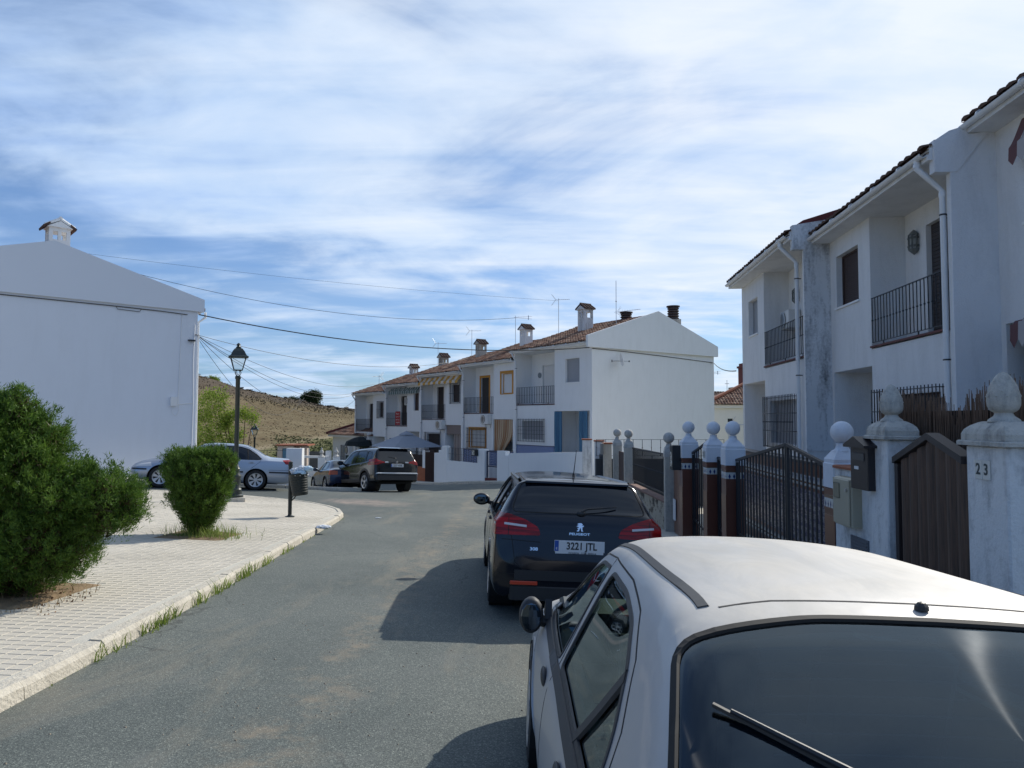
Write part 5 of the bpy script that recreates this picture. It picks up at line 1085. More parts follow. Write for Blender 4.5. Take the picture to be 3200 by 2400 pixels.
for k in range(6): MB().box(-.02, -.0125, -.20, .18, .32+k*.033, .335+k*.033).build('louvre', mat('vent_grey', (.12, .13, .15), .6), o)
o = thing('letter_box', 'dark letter box with a pitched roof beside the egg-topped pillar', 'letter box', (3.45, 6.98, 0), R(-3)); LB = mat('letterbox_dark', (.022, .018, .02), .4, var=.3)
MB().bev(-.10, .10, -.19, .19, 1.05, 1.46, .008).build('box', LB, o); MB().prism([(-.24, 1.452), (.24, 1.452), (.24, 1.475), (0, 1.56), (-.24, 1.475)], 'x', -.15, .12).build('roof', LB, o)
MB().bev(-.108, -.1005, -.13, .14, 1.33, 1.40, .004).build('slot_flap', mat('dark_metal', (.06, .06, .062), .4), o); MB().box(-.106, -.1005, -.0, .09, 1.24, 1.27).build('name_plate', PVC, o)
o = thing('brown_gate', 'brown corrugated gate with a peaked top, between egg-topped pillars', 'gate', (3.47, 6.50, 0), R(-97.9)); PL = mat('brown_sheet', (.085, .045, .028), .6, fn=lambda t, co, c, b: t.mix(t.ramp(t.noise(t.scale(co, (14, 14, .8)), 3, 5, .7), [(.35, 0.0), (.7, 1.0)]), (.035, .022, .017), (.13, .072, .045)))
L = 1.30; fr = MB()
def gtop(x): return 1.33+(1.56-1.33)*(x/.72) if x < .72 else 1.56-(1.56-1.40)*((x-.72)/(L-.72))
fr.prism([(0, gtop(0)), (.72, gtop(.72)), (.72, gtop(.72)+.055), (0, gtop(0)+.055)], 'y', -.05, .05); fr.prism([(.721, gtop(.72)), (L, gtop(L)), (L, gtop(L)+.055), (.721, gtop(.72)+.055)], 'y', -.05, .05); fr.box(0, .07, -.03, .03, -.5, gtop(0)); fr.box(.071, L, -.03, .03, .0, .07); fr.build('gate_frame', mat('dark_brown_frame', (.028, .02, .02), .5, var=.3), o)
nb = 7
for i in range(nb):
    a, b = .08+(L-.09)*i/nb, .08+(L-.09)*(i+1)/nb; vs = []
    K = 7
    for z in (-.4, None):
        for k in range(K):
            x = a+(b-a)*k/(K-1); yy = -.028*math.sin(math.pi*k/(K-1)); vs.append((x, yy, z if z is not None else gtop(x)-.01))
    MB().add(vs, [(k, k+1, K+k+1, K+k) for k in range(K-1)]).build('sheet_fold', PL, o)
o = thing('reed_screen', 'brown reed screen standing behind the peaked brown gate', 'screen', (3.92, 8.0, 0), R(-93)); mb = MB(); rr = random.Random(9)
RE = mat('dry_reed', (.17, .11, .075), .9, var=.45, vscale=12)
for i in range(620):
    x = rr.uniform(.35, 3.4); top = 1.93+.05*math.sin(x*3)+rr.uniform(-.10, .06)+(.05 if rr.random() < .12 else 0)-(.12 if 1.7 < x < 1.95 else 0); l = rr.uniform(-.03, .03); y = rr.uniform(-.02, .02)
    mb.tube([(x, y, .2), (x+l*.5, y, 1.0), (x+l, y+rr.uniform(-.02, .02), top)], [.006, .006, .003], 4, False)
tag(mb.build('reeds', RE, o), kind='stuff'); MB().box(.35, 3.4, .022, .03, .2, 1.80).build('backing_mat', mat('reed_backing', (.04, .025, .02), 1), o)

# ------------------------------------------------------------------ cars
from mathutils.bvhtree import BVHTree
def pchip(u, Y, q):
    h = np.diff(u)[:, None]; d = np.diff(Y, axis=0)/h; m = np.zeros_like(Y); m[0] = d[0]; m[-1] = d[-1]
    a, b = d[:-1], d[1:]; ok = (a*b) > 0; m[1:-1] = np.where(ok, 2*a*b/np.where(ok, a+b, 1), 0)
    i = np.clip(np.searchsorted(u, q, side='right')-1, 0, len(u)-2); t = ((q-u[i])/(u[i+1]-u[i]))[:, None]; hh = h[i]
    return (2*t**3-3*t**2+1)*Y[i]+(t**3-2*t**2+t)*hh*m[i]+(-2*t**3+3*t**2)*Y[i+1]+(t**3-t**2)*hh*m[i+1]
def chaik(P, it=2):
    for _ in range(it):
        Q = [P[0]]
        for a, b in zip(P[:-1], P[1:]): Q += [a*.75+b*.25, a*.25+b*.75]
        Q.append(P[-1]); P = np.array(Q)
    return P
def hull(rows, sub=7):
    R_ = np.array(rows, float); u = np.arange(len(R_), dtype=float); q = np.linspace(0, len(R_)-1, (len(R_)-1)*sub+1); S = pchip(u, R_, q)
    V = []; 
    for y, zs, wl, zm, wb, zb, wr, zr, zt in S:
        P = np.array([(wl*.86, zs), (wl*.965, zs+.03), (wl, zs+(zm-zs)*.5), (wl, zm), (wl-.3*(wl-wb), zb-.35*(zb-zm)), (wb+.012, zb-.012), (wb, zb), (wr+(wb-wr)*.5, zb+(zr-zb)*.55), (wr+(wb-wr)*.10, zb+(zr-zb)*.93), (wr*.93, zr+(zt-zr)*.25), (wr*.72, zr+(zt-zr)*.72), (wr*.35, zt-(zt-zr)*.04), (0, zt)])
        C = chaik(P, 2); full = [(x, y, z) for x, z in C]+[(-x, y, z) for x, z in C[-2::-1]]; V.append(full)
    n = len(V[0]); bm = bmesh.new(); vv = [[bm.verts.new(p) for p in r] for r in V]
    for i in range(len(V)-1):
        for k in range(n-1): bm.faces.new((vv[i][k], vv[i][k+1], vv[i+1][k+1], vv[i+1][k]))
    bm.faces.new(vv[0][::-1]); bm.faces.new(vv[-1]); bm.faces.new([vv[i][0] for i in range(len(V))]+[vv[i][-1] for i in range(len(V)-1, -1, -1)])
    bm.normal_update()
    if sum(f.calc_area()*f.normal.z for f in bm.faces if f.calc_center_median().z > 1.2) < 0: bmesh.ops.reverse_faces(bm, faces=bm.faces[:])
    bm.normal_update(); return bm
AX = {'x': (1, 2), 'y': (0, 2), 'z': (0, 1)}
def cutout(bm, poly, axis, filt):
    a, b = AX[axis]; x0 = min(p[0] for p in poly)-.02; x1 = max(p[0] for p in poly)+.02; y0 = min(p[1] for p in poly)-.02; y1 = max(p[1] for p in poly)+.02
    def near(f):
        c = f.calc_center_median()
        if not filt(c, f.normal): return False
        A = [v.co[a] for v in f.verts]; B = [v.co[b] for v in f.verts]
        return max(A) > x0 and min(A) < x1 and max(B) > y0 and min(B) < y1
    n = len(poly)
    for i in range(n):
        p, q = poly[i], poly[(i+1) % n]; co = [0, 0, 0]; no = [0, 0, 0]; co[a], co[b] = p; no[a], no[b] = (q[1]-p[1]), -(q[0]-p[0])
        ex0, ex1 = min(p[0], q[0])-.05, max(p[0], q[0])+.05; ey0, ey1 = min(p[1], q[1])-.05, max(p[1], q[1])+.05
        fs = [f for f in bm.faces if near(f)]
        geom = fs+list({e for f in fs for e in f.edges})+list({v for f in fs for v in f.verts})
        bmesh.ops.bisect_plane(bm, geom=geom, plane_co=co, plane_no=no, dist=1e-6)
    bm.normal_update()
    sel = [f for f in bm.faces if near(f) and inside_poly(f.calc_center_median()[a], f.calc_center_median()[b], poly)]
    return sel
def piece(bm, faces, name, m, parent, off=0.0, remove=True, sm=True):
    b2 = bmesh.new(); mp = {}
    for f in faces:
        vs = []
        for v in f.verts:
            if v not in mp: mp[v] = b2.verts.new(v.co)
            vs.append(mp[v])
        try: b2.faces.new(vs)
        except ValueError: pass
    b2.normal_update()
    if off:
        ns = {v: v.normal.copy() for v in b2.verts}
        for v in b2.verts: v.co += ns[v]*off
    me = bpy.data.meshes.new(name); b2.to_mesh(me); b2.free(); me.materials.append(m)
    if sm: me.polygons.foreach_set('use_smooth', [True]*len(me.polygons)); me.set_sharp_from_angle(angle=R(40))
    if remove: bmesh.ops.delete(bm, geom=list(faces), context='FACES_ONLY')
    return link(name, me, parent)
class Proj:
    def __init__(s, bm): s.t = BVHTree.FromBMesh(bm)
    def pt(s, p, axis, side=1, off=.0):
        if axis == 'x': o, d = Vector((side*3, p[0], p[1])), Vector((-side, 0, 0))
        elif axis == 'y': o, d = Vector((p[0], -2 if side > 0 else 8, p[1])), Vector((0, side, 0))
        else: o, d = Vector((p[0], p[1], 4)), Vector((0, 0, -1))
        h, n, i, _ = s.t.ray_cast(o, d)
        return (h+n*off, n) if h is not None else None
    def line(s, pts, axis, side=1, step=.05, closed=False, off=0.0):
        P = [Vector(p) for p in pts]+([Vector(pts[0])] if closed else []); out = []
        for a, b in zip(P, P[1:]):
            k = max(1, int((b-a).length/step))
            for i in range(k): 
                r = s.pt(a.lerp(b, i/k), axis, side, off)
                if r: out.append(r)
        r = s.pt(P[-1], axis, side, off)
        if r: out.append(r)
        return out
def strip(pr, pts, axis, side, w, h, name, m, parent, closed=False, step=.05):
    """raised ribbon that follows the hull"""
    L = pr.line(pts, axis, side, step, closed)
    if len(L) < 2: return None
    vs = []
    for i, (p, n) in enumerate(L):
        a = L[max(0, i-1)][0]; b = L[min(len(L)-1, i+1)][0]; d = (b-a).normalized(); t = d.cross(n).normalized()*w/2
        vs += [p-t-n*.004, p-t*.8+n*h, p+t*.8+n*h, p+t-n*.004]
    fs = [(4*i+k, 4*i+k+1, 4*i+5+k, 4*i+4+k) for i in range(len(L)-1) for k in range(3)]
    return MB().add(vs, fs).build(name, m, parent, smooth=False)
def roundp(P, r=.05, n=4):
    """round polygon corners"""
    out = []; N = len(P)
    for i in range(N):
        a, b, c = [Vector(P[k % N]) for k in (i-1, i, i+1)]; la = min(r, (a-b).length*.45); lc = min(r, (c-b).length*.45)
        p = b+(a-b).normalized()*la; q = b+(c-b).normalized()*lc
        for k in range(n+1): t = k/n; out.append(tuple((1-t)**2*p+2*t*(1-t)*b+t*t*q))
    return out
TYRE = mat('tyre', (.02, .02, .021), .85, bump=.3, bscale=80); RIM = mat('alloy_rim', (.50, .51, .53), .35, .7); RIMD = mat('rim_dark', (.03, .03, .032), .5)
def wheel(parent, x, y, r, w=.2, spokes=5, style='twin', rim=RIM, steer=0):
    side = 1 if x > 0 else -1
    t = MB(); t.lathe([(r*.66, -w*.46), (r*.80, -w*.5), (r*.95, -w*.46), (r*.995, -w*.30), (r, 0), (r*.995, w*.30), (r*.95, w*.46), (r*.80, w*.5), (r*.66, w*.46)], 32, (0, 0, 0), 'x', False)
    wo = thing('wheel', None, None, (x-side*w/2, y, r), 0); wo.parent = parent; wo.rotation_euler = (0, 0, steer)
    t.build('tyre', TYRE, wo, smooth=True, ang=35)
    b = MB(); b.lathe([(.001, side*w*.22), (r*.64, side*w*.22), (r*.67, side*w*.44), (r*.67, side*w*.47)], 28, (0, 0, 0), 'x', False); b.build('rim_barrel', RIMD, wo, smooth=True)
    q = MB(); K = 32
    q.lathe([(r*.60, side*w*.44), (r*.69, side*w*.50), (r*.70, side*w*.47), (r*.61, side*w*.40)], K, (0, 0, 0), 'x', False); q.lathe([(r*.02, side*w*.46), (r*.17, side*w*.45), (r*.19, side*w*.30)], 16, (0, 0, 0), 'x')
    for k in range(spokes):
        a = 2*math.pi*k/spokes+.3
        for da in ((-.16, .16) if style == 'twin' else (0,)):
            def P(rr, tt, xx): return (side*xx, rr*math.cos(tt), rr*math.sin(tt))
            wi, wo_ = (.07, .085) if style == 'twin' else (.20, .26)
            vs = [P(r*.13, a-wi*1.5+da*.5, w*.42), P(r*.13, a+wi*1.5+da*.5, w*.42), P(r*.63, a+wo_+da, w*.47), P(r*.63, a-wo_+da, w*.47), P(r*.13, a-wi*1.5+da*.5, w*.30), P(r*.13, a+wi*1.5+da*.5, w*.30), P(r*.63, a+wo_+da, w*.36), P(r*.63, a-wo_+da, w*.36)]
            q.add(vs, [(0, 1, 2, 3), (0, 4, 5, 1), (1, 5, 6, 2), (2, 6, 7, 3), (3, 7, 4, 0), (7, 6, 5, 4)])
    q.build('rim', rim, wo, smooth=True, ang=25); return wo
def paint(name, col, rough=.25, metal=.4, coat=.9, fn=None, var=0):
    return mat(name, col, rough, metal, coat=coat, spec=.45, fn=fn, var=var)
def car_root(name, label, x, y, heading, sc=1.0, z=None, pitch=None):
    """heading: angle to the right of +y; origin = rear bumper centre on the ground"""
    hx, hy = math.sin(heading), math.cos(heading)
    e = 1.0; c = (x+hx*2*sc, y+hy*2*sc); zc = gz(*c)
    n = Vector((-(gz(c[0]+e, c[1])-gz(c[0]-e, c[1]))/2/e, -(gz(c[0], c[1]+e)-gz(c[0], c[1]-e))/2/e, 1)).normalized()
    f = Vector((hx, hy, 0)); f = (f-n*f.dot(n)).normalized(); r = f.cross(n)
    M = Matrix((r, f, n)).transposed().to_4x4(); o = thing(name, label, 'car')
    p = Vector((c[0], c[1], zc))-f*2*sc; M.translation = p; o.matrix_world = M @ Matrix.Scale(sc, 4); bpy.context.view_layer.update(); return o
def arches(bm, ys, r, zc, pr, parent, lipm, well=.62):
    for y in ys:
        poly = [(y+r*math.cos(2*math.pi*k/22), zc+r*math.sin(2*math.pi*k/22)) for k in range(22)]
        for s in (1, -1):
            sel = cutout(bm, poly, 'x', lambda c, n, s=s: c.x*s > .45 and abs(n.z) < .8)
            bmesh.ops.delete(bm, geom=sel, context='FACES_ONLY')
            strip(pr, [(y+r*1.01*math.cos(t), zc+r*1.01*math.sin(t)) for t in np.linspace(-.25, math.pi+.25, 26)], 'x', s, .03, .008, 'wheel_arch_trim', lipm, parent)
            w = MB(); w.lathe([(.02, s*well), (r, s*well), (r, s*.88)][::1], 22, (0, y, zc), 'x')
            # drop outer cap so that the well is open
            w.f = [f for f in w.f if not (len(f) == 22 and min(f) >= 44)]
            w.build('wheel_well', RUBBER, parent)
RED_L = mat('red_lens', (.36, .004, .006), .16, spec=.4, fn=lambda t, co, c, b: t.mix(t.ramp(t.noise(t.scale(co, (2, 2, 26)), 1.5, 2), [(.42, 0.0), (.58, .8)]), c, (.09, .001, .002))); CLEAR_L = mat('clear_lens', (.55, .56, .58), .08, coat=.5); ORANGE_L = mat('orange_lens', (.55, .14, .01), .15)
BKGL = mat('tinted_glass', (.004, .007, .012), .02, spec=.55); SEAM = mat('panel_gap', (.006, .006, .007), .8); PLW = mat('plate_white', (.62, .64, .66), .4); PLB = mat('plate_blue', (.01, .07, .33), .4); INK = mat('plate_ink', (.01, .01, .015), .5)
def plate(parent, txt, M, w=.52, h=.112, eu=True, frame=True, blue=PLB):
    o = MB().bev(-w/2, w/2, -h/2, h/2, 0, .006, .002).build('number_plate', PLW, parent); o.matrix_local = M
    if eu: MB().box(-w/2+.003, -w/2+.045, -h/2+.003, h/2-.003, .0062, .0072).build('plate_band', PLB, o); t = text('E', .03, 'band_letter', PLW, o, .0005); t.location = (-w/2+.024, -.028, .0076)
    t = text(txt, .102, 'plate_text', INK, o, .0008, .86); t.location = (.022, -.002, .0072); return o
def mirror_(parent, x, y, z, m, s, sz=1.0, sx=1.0):
    q = MB(); q.ell((x, y, z), (.115*sz*sx, .085*sz, .082*sz), 16, 10)
    for i, v in enumerate(q.v):
        if v[1] < y-.035*sz: q.v[i] = (v[0], y-.035*sz-.01*(v[1] < y-.06), v[2])
    o = q.build('door_mirror', m, parent, smooth=True, ang=50)
    MB().ell((x+s*.003, y-.047*sz, z), (.095*sz*sx, .004, .062*sz), 14, 6).build('mirror_glass', mat('mirror_face', (.10, .12, .14), .05, 1), o)
    MB().tube([(x-s*.08*sz*sx, y+.01, z-.03), (x-s*.17*sz, y+.03, z-.06)], [.03, .035], 8).build('mirror_stalk', PLASTIC_BK, o); return o
def finish_body(bm, m, parent, under=PLASTIC_BK):
    me = bpy.data.meshes.new('body'); bmesh.ops.triangulate(bm, faces=[f for f in bm.faces if len(f.verts) > 4]); bm.to_mesh(me); me.materials.append(m)
    me.polygons.foreach_set('use_smooth', [True]*len(me.polygons)); me.set_sharp_from_angle(angle=R(32)); return link('body', me, parent)
def side_cut(bm, pr, o, poly, name, m, s, r=.04, off=-.008, seal=.018, sm=RUBBER):
    P = roundp(poly, r); sel = cutout(bm, P, 'x', lambda c, n: c.x*s > .3 and n.x*s > .15)
    g = piece(bm, sel, name, m, o, off); 
    if seal: strip(pr, P, 'x', s, seal, .004, 'window_seal', sm, g, closed=True, step=.08)
    return g
def seams(pr, o, lines, axis, sides=(1, -1), w=.008, m=None, name='panel_gap'):
    for L in lines:
        for s in sides: strip(pr, L, axis, s, w, .0012, name, m or SEAM, o)
def handle(pr, o, y, z, s, m, w=.18, h=.03):
    r = pr.pt((y, z), 'x', s)
    if r:
        p = r[0]; q = MB(); q.ell((p.x, p.y, p.z), (.008, w/2, h*.9), 14, 6); c = q.build('handle_recess', SEAM, o); MB().bev(p.x-.012, p.x+.022 if s > 0 else p.x+.012, p.y-w*.46, p.y+w*.46, p.z-h*.45, p.z+h*.45, .008).build('door_handle', m, o) if s > 0 else MB().bev(p.x-.022, p.x+.012, p.y-w*.46, p.y+w*.46, p.z-h*.45, p.z+h*.45, .008).build('door_handle', m, o)

# ---- black estate parked ahead
NAVY = paint('black_paint', (.004, .006, .012), .14, .1, .35)
o = car_root('estate_car', 'glossy black estate car parked ahead, rear wiper and plate 3221 JTL', .66, 7.42, R(-3.0))
rows = [(0, .36, .60, .47, .58, .55, .46, .60, .62), (.012, .30, .76, .47, .74, .60, .62, .67, .69), (.035, .26, .845, .50, .81, .70, .70, .79, .82), (.06, .24, .875, .55, .84, .86, .74, .95, .975), (.10, .24, .885, .60, .85, .99, .74, 1.06, 1.085), (.17, .24, .89, .62, .855, 1.01, .715, 1.13, 1.155), (.27, .24, .895, .62, .86, 1.0, .68, 1.26, 1.285),
        (.37, .24, .90, .62, .86, .99, .645, 1.365, 1.395), (.41, .24, .90, .62, .862, .985, .63, 1.392, 1.43), (.6, .22, .90, .62, .865, .98, .615, 1.40, 1.45), (1.3, .20, .902, .62, .866, .97, .61, 1.41, 1.47), (2.2, .20, .902, .62, .862, .95, .605, 1.415, 1.475), (2.75, .20, .902, .62, .86, .94, .595, 1.385, 1.44), (3.15, .2, .90, .62, .85, .93, .62, 1.20, 1.25), (3.62, .2, .90, .62, .83, .92, .70, .98, 1.02), (4.1, .2, .89, .6, .78, .82, .6, .90, .93), (4.42, .22, .84, .55, .70, .72, .5, .78, .80), (4.585, .3, .60, .5, .5, .6, .4, .62, .64)]
bm = hull(rows); pr = Proj(bm); HS = [(.95, .345), (3.66, .345)]
arches(bm, [.95, 3.66], .375, .33, pr, o, NAVY)
bk = lambda c, n: n.y < .05 and c.y < .6
gl = roundp([(-.71, 1.095), (.71, 1.095), (.60, 1.40), (-.60, 1.40)], .07); sel = cutout(bm, gl, 'y', bk); g = piece(bm, sel, 'rear_window', BKGL, o, -.003); strip(pr, gl, 'y', 1, .014, .003, 'window_seal', RUBBER, g, closed=True)
for s in (1, -1):
    P = roundp([(s*.40, .865), (s*.43, .95), (s*.56, 1.02), (s*.72, 1.07), (s*.90, 1.08), (s*.90, .86)], .03); sel = cutout(bm, P, 'y', bk); t = piece(bm, sel, 'tail_light', RED_L, o, .004)
    P2 = roundp([(.05, .86), (.05, 1.07), (.16, 1.075), (.36, 1.03), (.42, .97), (.30, .90), (.2, .86)], .03); sel = cutout(bm, P2, 'x', lambda c, n, s=s: c.x*s > .6 and n.x*s > .2); piece(bm, sel, 'tail_light_side', RED_L, t, .004)
    strip(pr, [(s*.55, .955), (s*.66, .965), (s*.78, .975)], 'y', 1, .028, .008, 'light_bar', CLEAR_L, t); strip(pr, [(.11, .975), (.24, .965)], 'x', s, .025, .008, 'light_bar', CLEAR_L, t); strip(pr, [(s*.735, .865), (s*.735, 1.075)], 'y', 1, .008, .006, 'light_gap', SEAM, t)
    for P in ([(3.25, .965), (2.62, 1.33), (2.4, 1.375), (2.14, 1.385), (2.20, .965)], [(2.10, .97), (2.06, 1.385), (1.5, 1.375), (1.3, 1.36), (1.22, .985)], [(1.12, .99), (1.20, 1.355), (.70, 1.32), (.50, 1.20), (.52, 1.06), (.60, 1.01)]): side_cut(bm, pr, o, P, 'side_window', BKGL, s)
    handle(pr, o, 1.5, .90, s, NAVY); handle(pr, o, 2.45, .89, s, NAVY); mirror_(o, s*.98, 3.02, 1.02, PLASTIC_BK, s, 1.05)
    MB().bev(s*.56-.14, s*.56+.14, -.012, .03, .375, .41, .006).build('rear_reflector', mat('red_reflector', (.55, .05, .02), .3), o)
ws = roundp([(-.66, 3.52), (.66, 3.52), (.53, 2.86), (-.53, 2.86)], .06); sel = cutout(bm, ws, 'z', lambda c, n: n.z > .2 and 2.6 < c.y < 3.7 and c.z > .95); piece(bm, sel, 'windscreen', BKGL, o, -.003)
seams(pr, o, [[(2.16, .98), (2.14, .6), (2.18, .3)], [(1.22, .98), (1.27, .80), (1.33, .62)], [(3.2, .93), (3.25, .6), (3.22, .3)], [(.62, .85), (.05, .80)], [(.3, .60), (.57, .53)], [(3.2, .32), (1.4, .31)]], 'x')
seams(pr, o, [[(-.78, 1.06), (-.70, .84), (-.66, .60), (-.55, .50), (.55, .50), (.66, .60), (.70, .84), (.78, 1.06)], [(-.8, .82), (-.40, .80)], [(-.86, .48), (.86, .48)]], 'y', (1,))
seams(pr, o, [[(-.56, .50), (-.40, .56), (.40, .56), (.56, .50)]], 'z', (1,), .012); seams(pr, o, [[(-.56, .52), (-.545, 1.6), (-.53, 2.7)], [(.56, .52), (.545, 1.6), (.53, 2.7)]], 'z', (1,), .016)
for s in (1, -1): strip(pr, [(s*.60, .62), (s*.595, 1.6), (s*.58, 2.6)], 'z', 1, .03, .035, 'roof_rail', mat('satin_rail', (.10, .11, .13), .3, .5), o)
finish_body(bm, NAVY, o)
MB().box(-.66, .66, -.004, .1, .42, .52).build('bumper_step', PLASTIC_BK, o); MB().bev(-.70, .70, -.01, .2, .22, .37, .02).build('bumper_lower', PLASTIC_BK, o)
r_ = pr.pt((0, .80), 'y'); plate(o, '3221 JTL', Matrix.Translation((.0, r_[0].y-.012, .775)) @ Matrix.Rotation(R(90), 4, 'X'))
pf = MB().bev(-.25, .25, -.016, .016, 0, .006, .002).build('dealer_strip', PLW, o); pf.matrix_local = Matrix.Translation((0, r_[0].y-.012, .704)) @ Matrix.Rotation(R(90), 4, 'X'); t = text('OCASION  .COM  SEVILLA', .026, 'strip_text', INK, pf, .0008, .95); t.location = (.03, 0, .0065)
zz = .965; r_ = pr.pt((0, zz), 'y'); lion = MB(); LP = [(-.35, -.5), (-.1, -.5), (.0, -.22), (.12, -.05), (.2, -.5), (.42, -.5), (.38, -.38), (.32, -.36), (.33, .0), (.52, .12), (.5, .22), (.26, .18), (.38, .34), (.2, .5), (-.12, .48), (-.3, .38), (-.1, .34), (-.34, .24), (-.12, .2), (-.42, .06), (-.14, .02), (-.1, -.08), (-.34, -.14), (-.16, -.24), (-.24, -.38), (-.35, -.4)]
lb = MB().prism([(x*.085, y*.085) for x, y in LP], 'z', 0, .008).build('lion_badge', CHROME, o); nrm = r_[1]; tilt = math.atan2(nrm.z, -nrm.y); lb.matrix_local = Matrix.Translation(r_[0]+nrm*.002) @ Matrix.Rotation(R(90)-tilt, 4, 'X')
r2 = pr.pt((0, .895), 'y'); t = text('PEUGEOT', .033, 'brand_lettering', CHROME, o, .002, 1.5); t.matrix_local = Matrix.Translation(r2[0]+r2[1]*.004) @ Matrix.Rotation(R(90)-math.atan2(r2[1].z, -r2[1].y), 4, 'X')
r3 = pr.pt((-.47, .73), 'y'); t = text('308', .045, 'model_lettering', CHROME, o, .002, 1.25); t.matrix_local = Matrix.Translation(r3[0]+r3[1]*.004) @ Matrix.Rotation(R(90)-math.atan2(r3[1].z, -r3[1].y), 4, 'X')
a1 = pr.pt((.02, 1.10), 'y'); a2 = pr.pt((.40, 1.165), 'y'); w_ = MB(); w_.ell(tuple(a1[0]+Vector((0, -.01, 0))), (.05, .03, .03), 10, 6); w_.tube([a1[0]+a1[1]*.03, a1[0]+Vector((.06, -.005, .05)), a2[0]+a2[1]*.02], [.013, .011, .005], 6); w_.build('rear_wiper', PLASTIC_BK, o)
MB().prism([(.62, 1.456), (.70, 1.458), (.66, 1.50)], 'x', -.012, .012).build('aerial_base', PLASTIC_BK, o); MB().tube([(0, .66, 1.48), (0, .50, 1.76)], [.006, .003], 5).build('roof_aerial', PLASTIC_BK, o)
bs = MB(); 
for k in range(9): bs.box(-.13+k*.029, -.108+k*.029, .355, .362, 1.395, 1.403)
bs.build('brake_light', RED_L, o)
MB().prism([(.34, 1.392), (.42, 1.392), (.42, 1.43), (.345, 1.412)], 'x', -.56, .56).build('spoiler_edge', NAVY, o)
for x in (-.895, .895):
    for y in (.95, 3.66): wheel(o, x, y, .325, spokes=7, style='twin')
MB().box(-.6, .6, .5, 4.2, .2, .3).build('underbody', RUBBER, o)

# ---- dark compact SUV by the far kerb
SUVP = paint('dark_grey_paint', (.008, .010, .012), .12, .1, .35); CLAD = mat('grey_cladding', (.03, .03, .032), .55)
o = car_root('suv_car', 'dark grey sport utility car with red tail lamps parked across the junction', -4.30, 27.1, R(-36))
rows = [(0, .46, .62, .58, .60, .66, .48, .70, .72), (.012, .40, .78, .58, .76, .74, .64, .79, .81), (.04, .36, .87, .60, .84, .90, .74, .98, 1.0), (.07, .34, .90, .66, .865, 1.04, .78, 1.11, 1.13), (.12, .34, .91, .7, .875, 1.10, .77, 1.20, 1.225), (.22, .34, .915, .72, .88, 1.12, .735, 1.38, 1.41), (.34, .34, .918, .72, .885, 1.12, .70, 1.56, 1.60),
        (.40, .34, .92, .72, .886, 1.12, .685, 1.58, 1.635), (.7, .33, .922, .72, .886, 1.10, .67, 1.60, 1.66), (1.4, .3, .922, .72, .885, 1.06, .665, 1.615, 1.685), (2.2, .3, .922, .72, .88, 1.03, .66, 1.61, 1.68), (2.65, .3, .922, .72, .88, 1.01, .645, 1.57, 1.63), (3.1, .3, .92, .72, .87, 1.0, .66, 1.36, 1.41), (3.55, .3, .92, .72, .85, .99, .72, 1.10, 1.14), (4.1, .32, .91, .7, .80, .92, .62, 1.02, 1.05), (4.4, .36, .85, .62, .7, .82, .5, .88, .9), (4.57, .42, .6, .58, .5, .7, .4, .74, .76)]
bm = hull(rows, 6); pr = Proj(bm); arches(bm, [.92, 3.58], .42, .37, pr, o, CLAD)
bk = lambda c, n: n.y < .05 and c.y < .6
gl = roundp([(-.75, 1.20), (.75, 1.20), (.64, 1.57), (-.64, 1.57)], .06); sel = cutout(bm, gl, 'y', bk); piece(bm, sel, 'rear_window', BKGL, o, -.003)
for s in (1, -1):
    P = [(s*.48, 1.06), (s*.52, 1.10), (s*.90, 1.20), (s*.93, 1.20), (s*.93, .98), (s*.80, .99), (s*.62, 1.04)]; sel = cutout(bm, P, 'y', bk); t = piece(bm, sel, 'tail_light', RED_L, o, .006)
    P2 = [(.02, .98), (.02, 1.20), (.20, 1.21), (.50, 1.17), (.36, 1.08), (.2, .99)]; sel = cutout(bm, P2, 'x', lambda c, n, s=s: c.x*s > .6 and n.x*s > .2); piece(bm, sel, 'tail_light_side', RED_L, t, .006)
    MB().bev(s*.42-.07, s*.42+.07, pr.pt((s*.42, 1.08), 'y')[0].y-.012, pr.pt((s*.42, 1.08), 'y')[0].y+.02, 1.055, 1.105, .008).build('reversing_light', CLEAR_L, t)
    for P in ([(3.22, 1.06), (2.55, 1.50), (2.3, 1.555), (2.0, 1.565), (2.06, 1.07)], [(1.96, 1.08), (1.92, 1.565), (1.2, 1.545), (1.1, 1.53), (1.04, 1.12)], [(.95, 1.13), (1.02, 1.525), (.62, 1.47), (.48, 1.24)]): side_cut(bm, pr, o, P, 'side_window', BKGL, s)
    handle(pr, o, 1.25, 1.02, s, SUVP); handle(pr, o, 2.3, .98, s, SUVP); mirror_(o, s*1.02, 2.98, 1.12, SUVP, s, 1.15)
    for y in (.92, 3.58): strip(pr, [(y+.46*math.cos(t), .37+.46*math.sin(t)) for t in np.linspace(-.1, math.pi+.1, 22)], 'x', s, .085, .012, 'arch_cladding', CLAD, o)
    strip(pr, [(1.38, .40), (3.12, .40)], 'x', s, .14, .012, 'sill_cladding', CLAD, o)
seams(pr, o, [[(2.02, 1.06), (2.0, .6), (2.04, .45)], [(1.02, 1.12), (1.12, .85), (1.30, .7)], [(3.15, 1.02), (3.2, .6), (3.14, .45)]], 'x'); seams(pr, o, [[(-.74, 1.0), (-.66, .72), (.66, .72), (.74, 1.0)]], 'y', (1,))
ws = roundp([(-.68, 3.46), (.68, 3.46), (.57, 2.78), (-.57, 2.78)], .06); sel = cutout(bm, ws, 'z', lambda c, n: n.z > .2 and 2.5 < c.y < 3.6 and c.z > 1.0); piece(bm, sel, 'windscreen', BKGL, o, -.003)
finish_body(bm, SUVP, o)
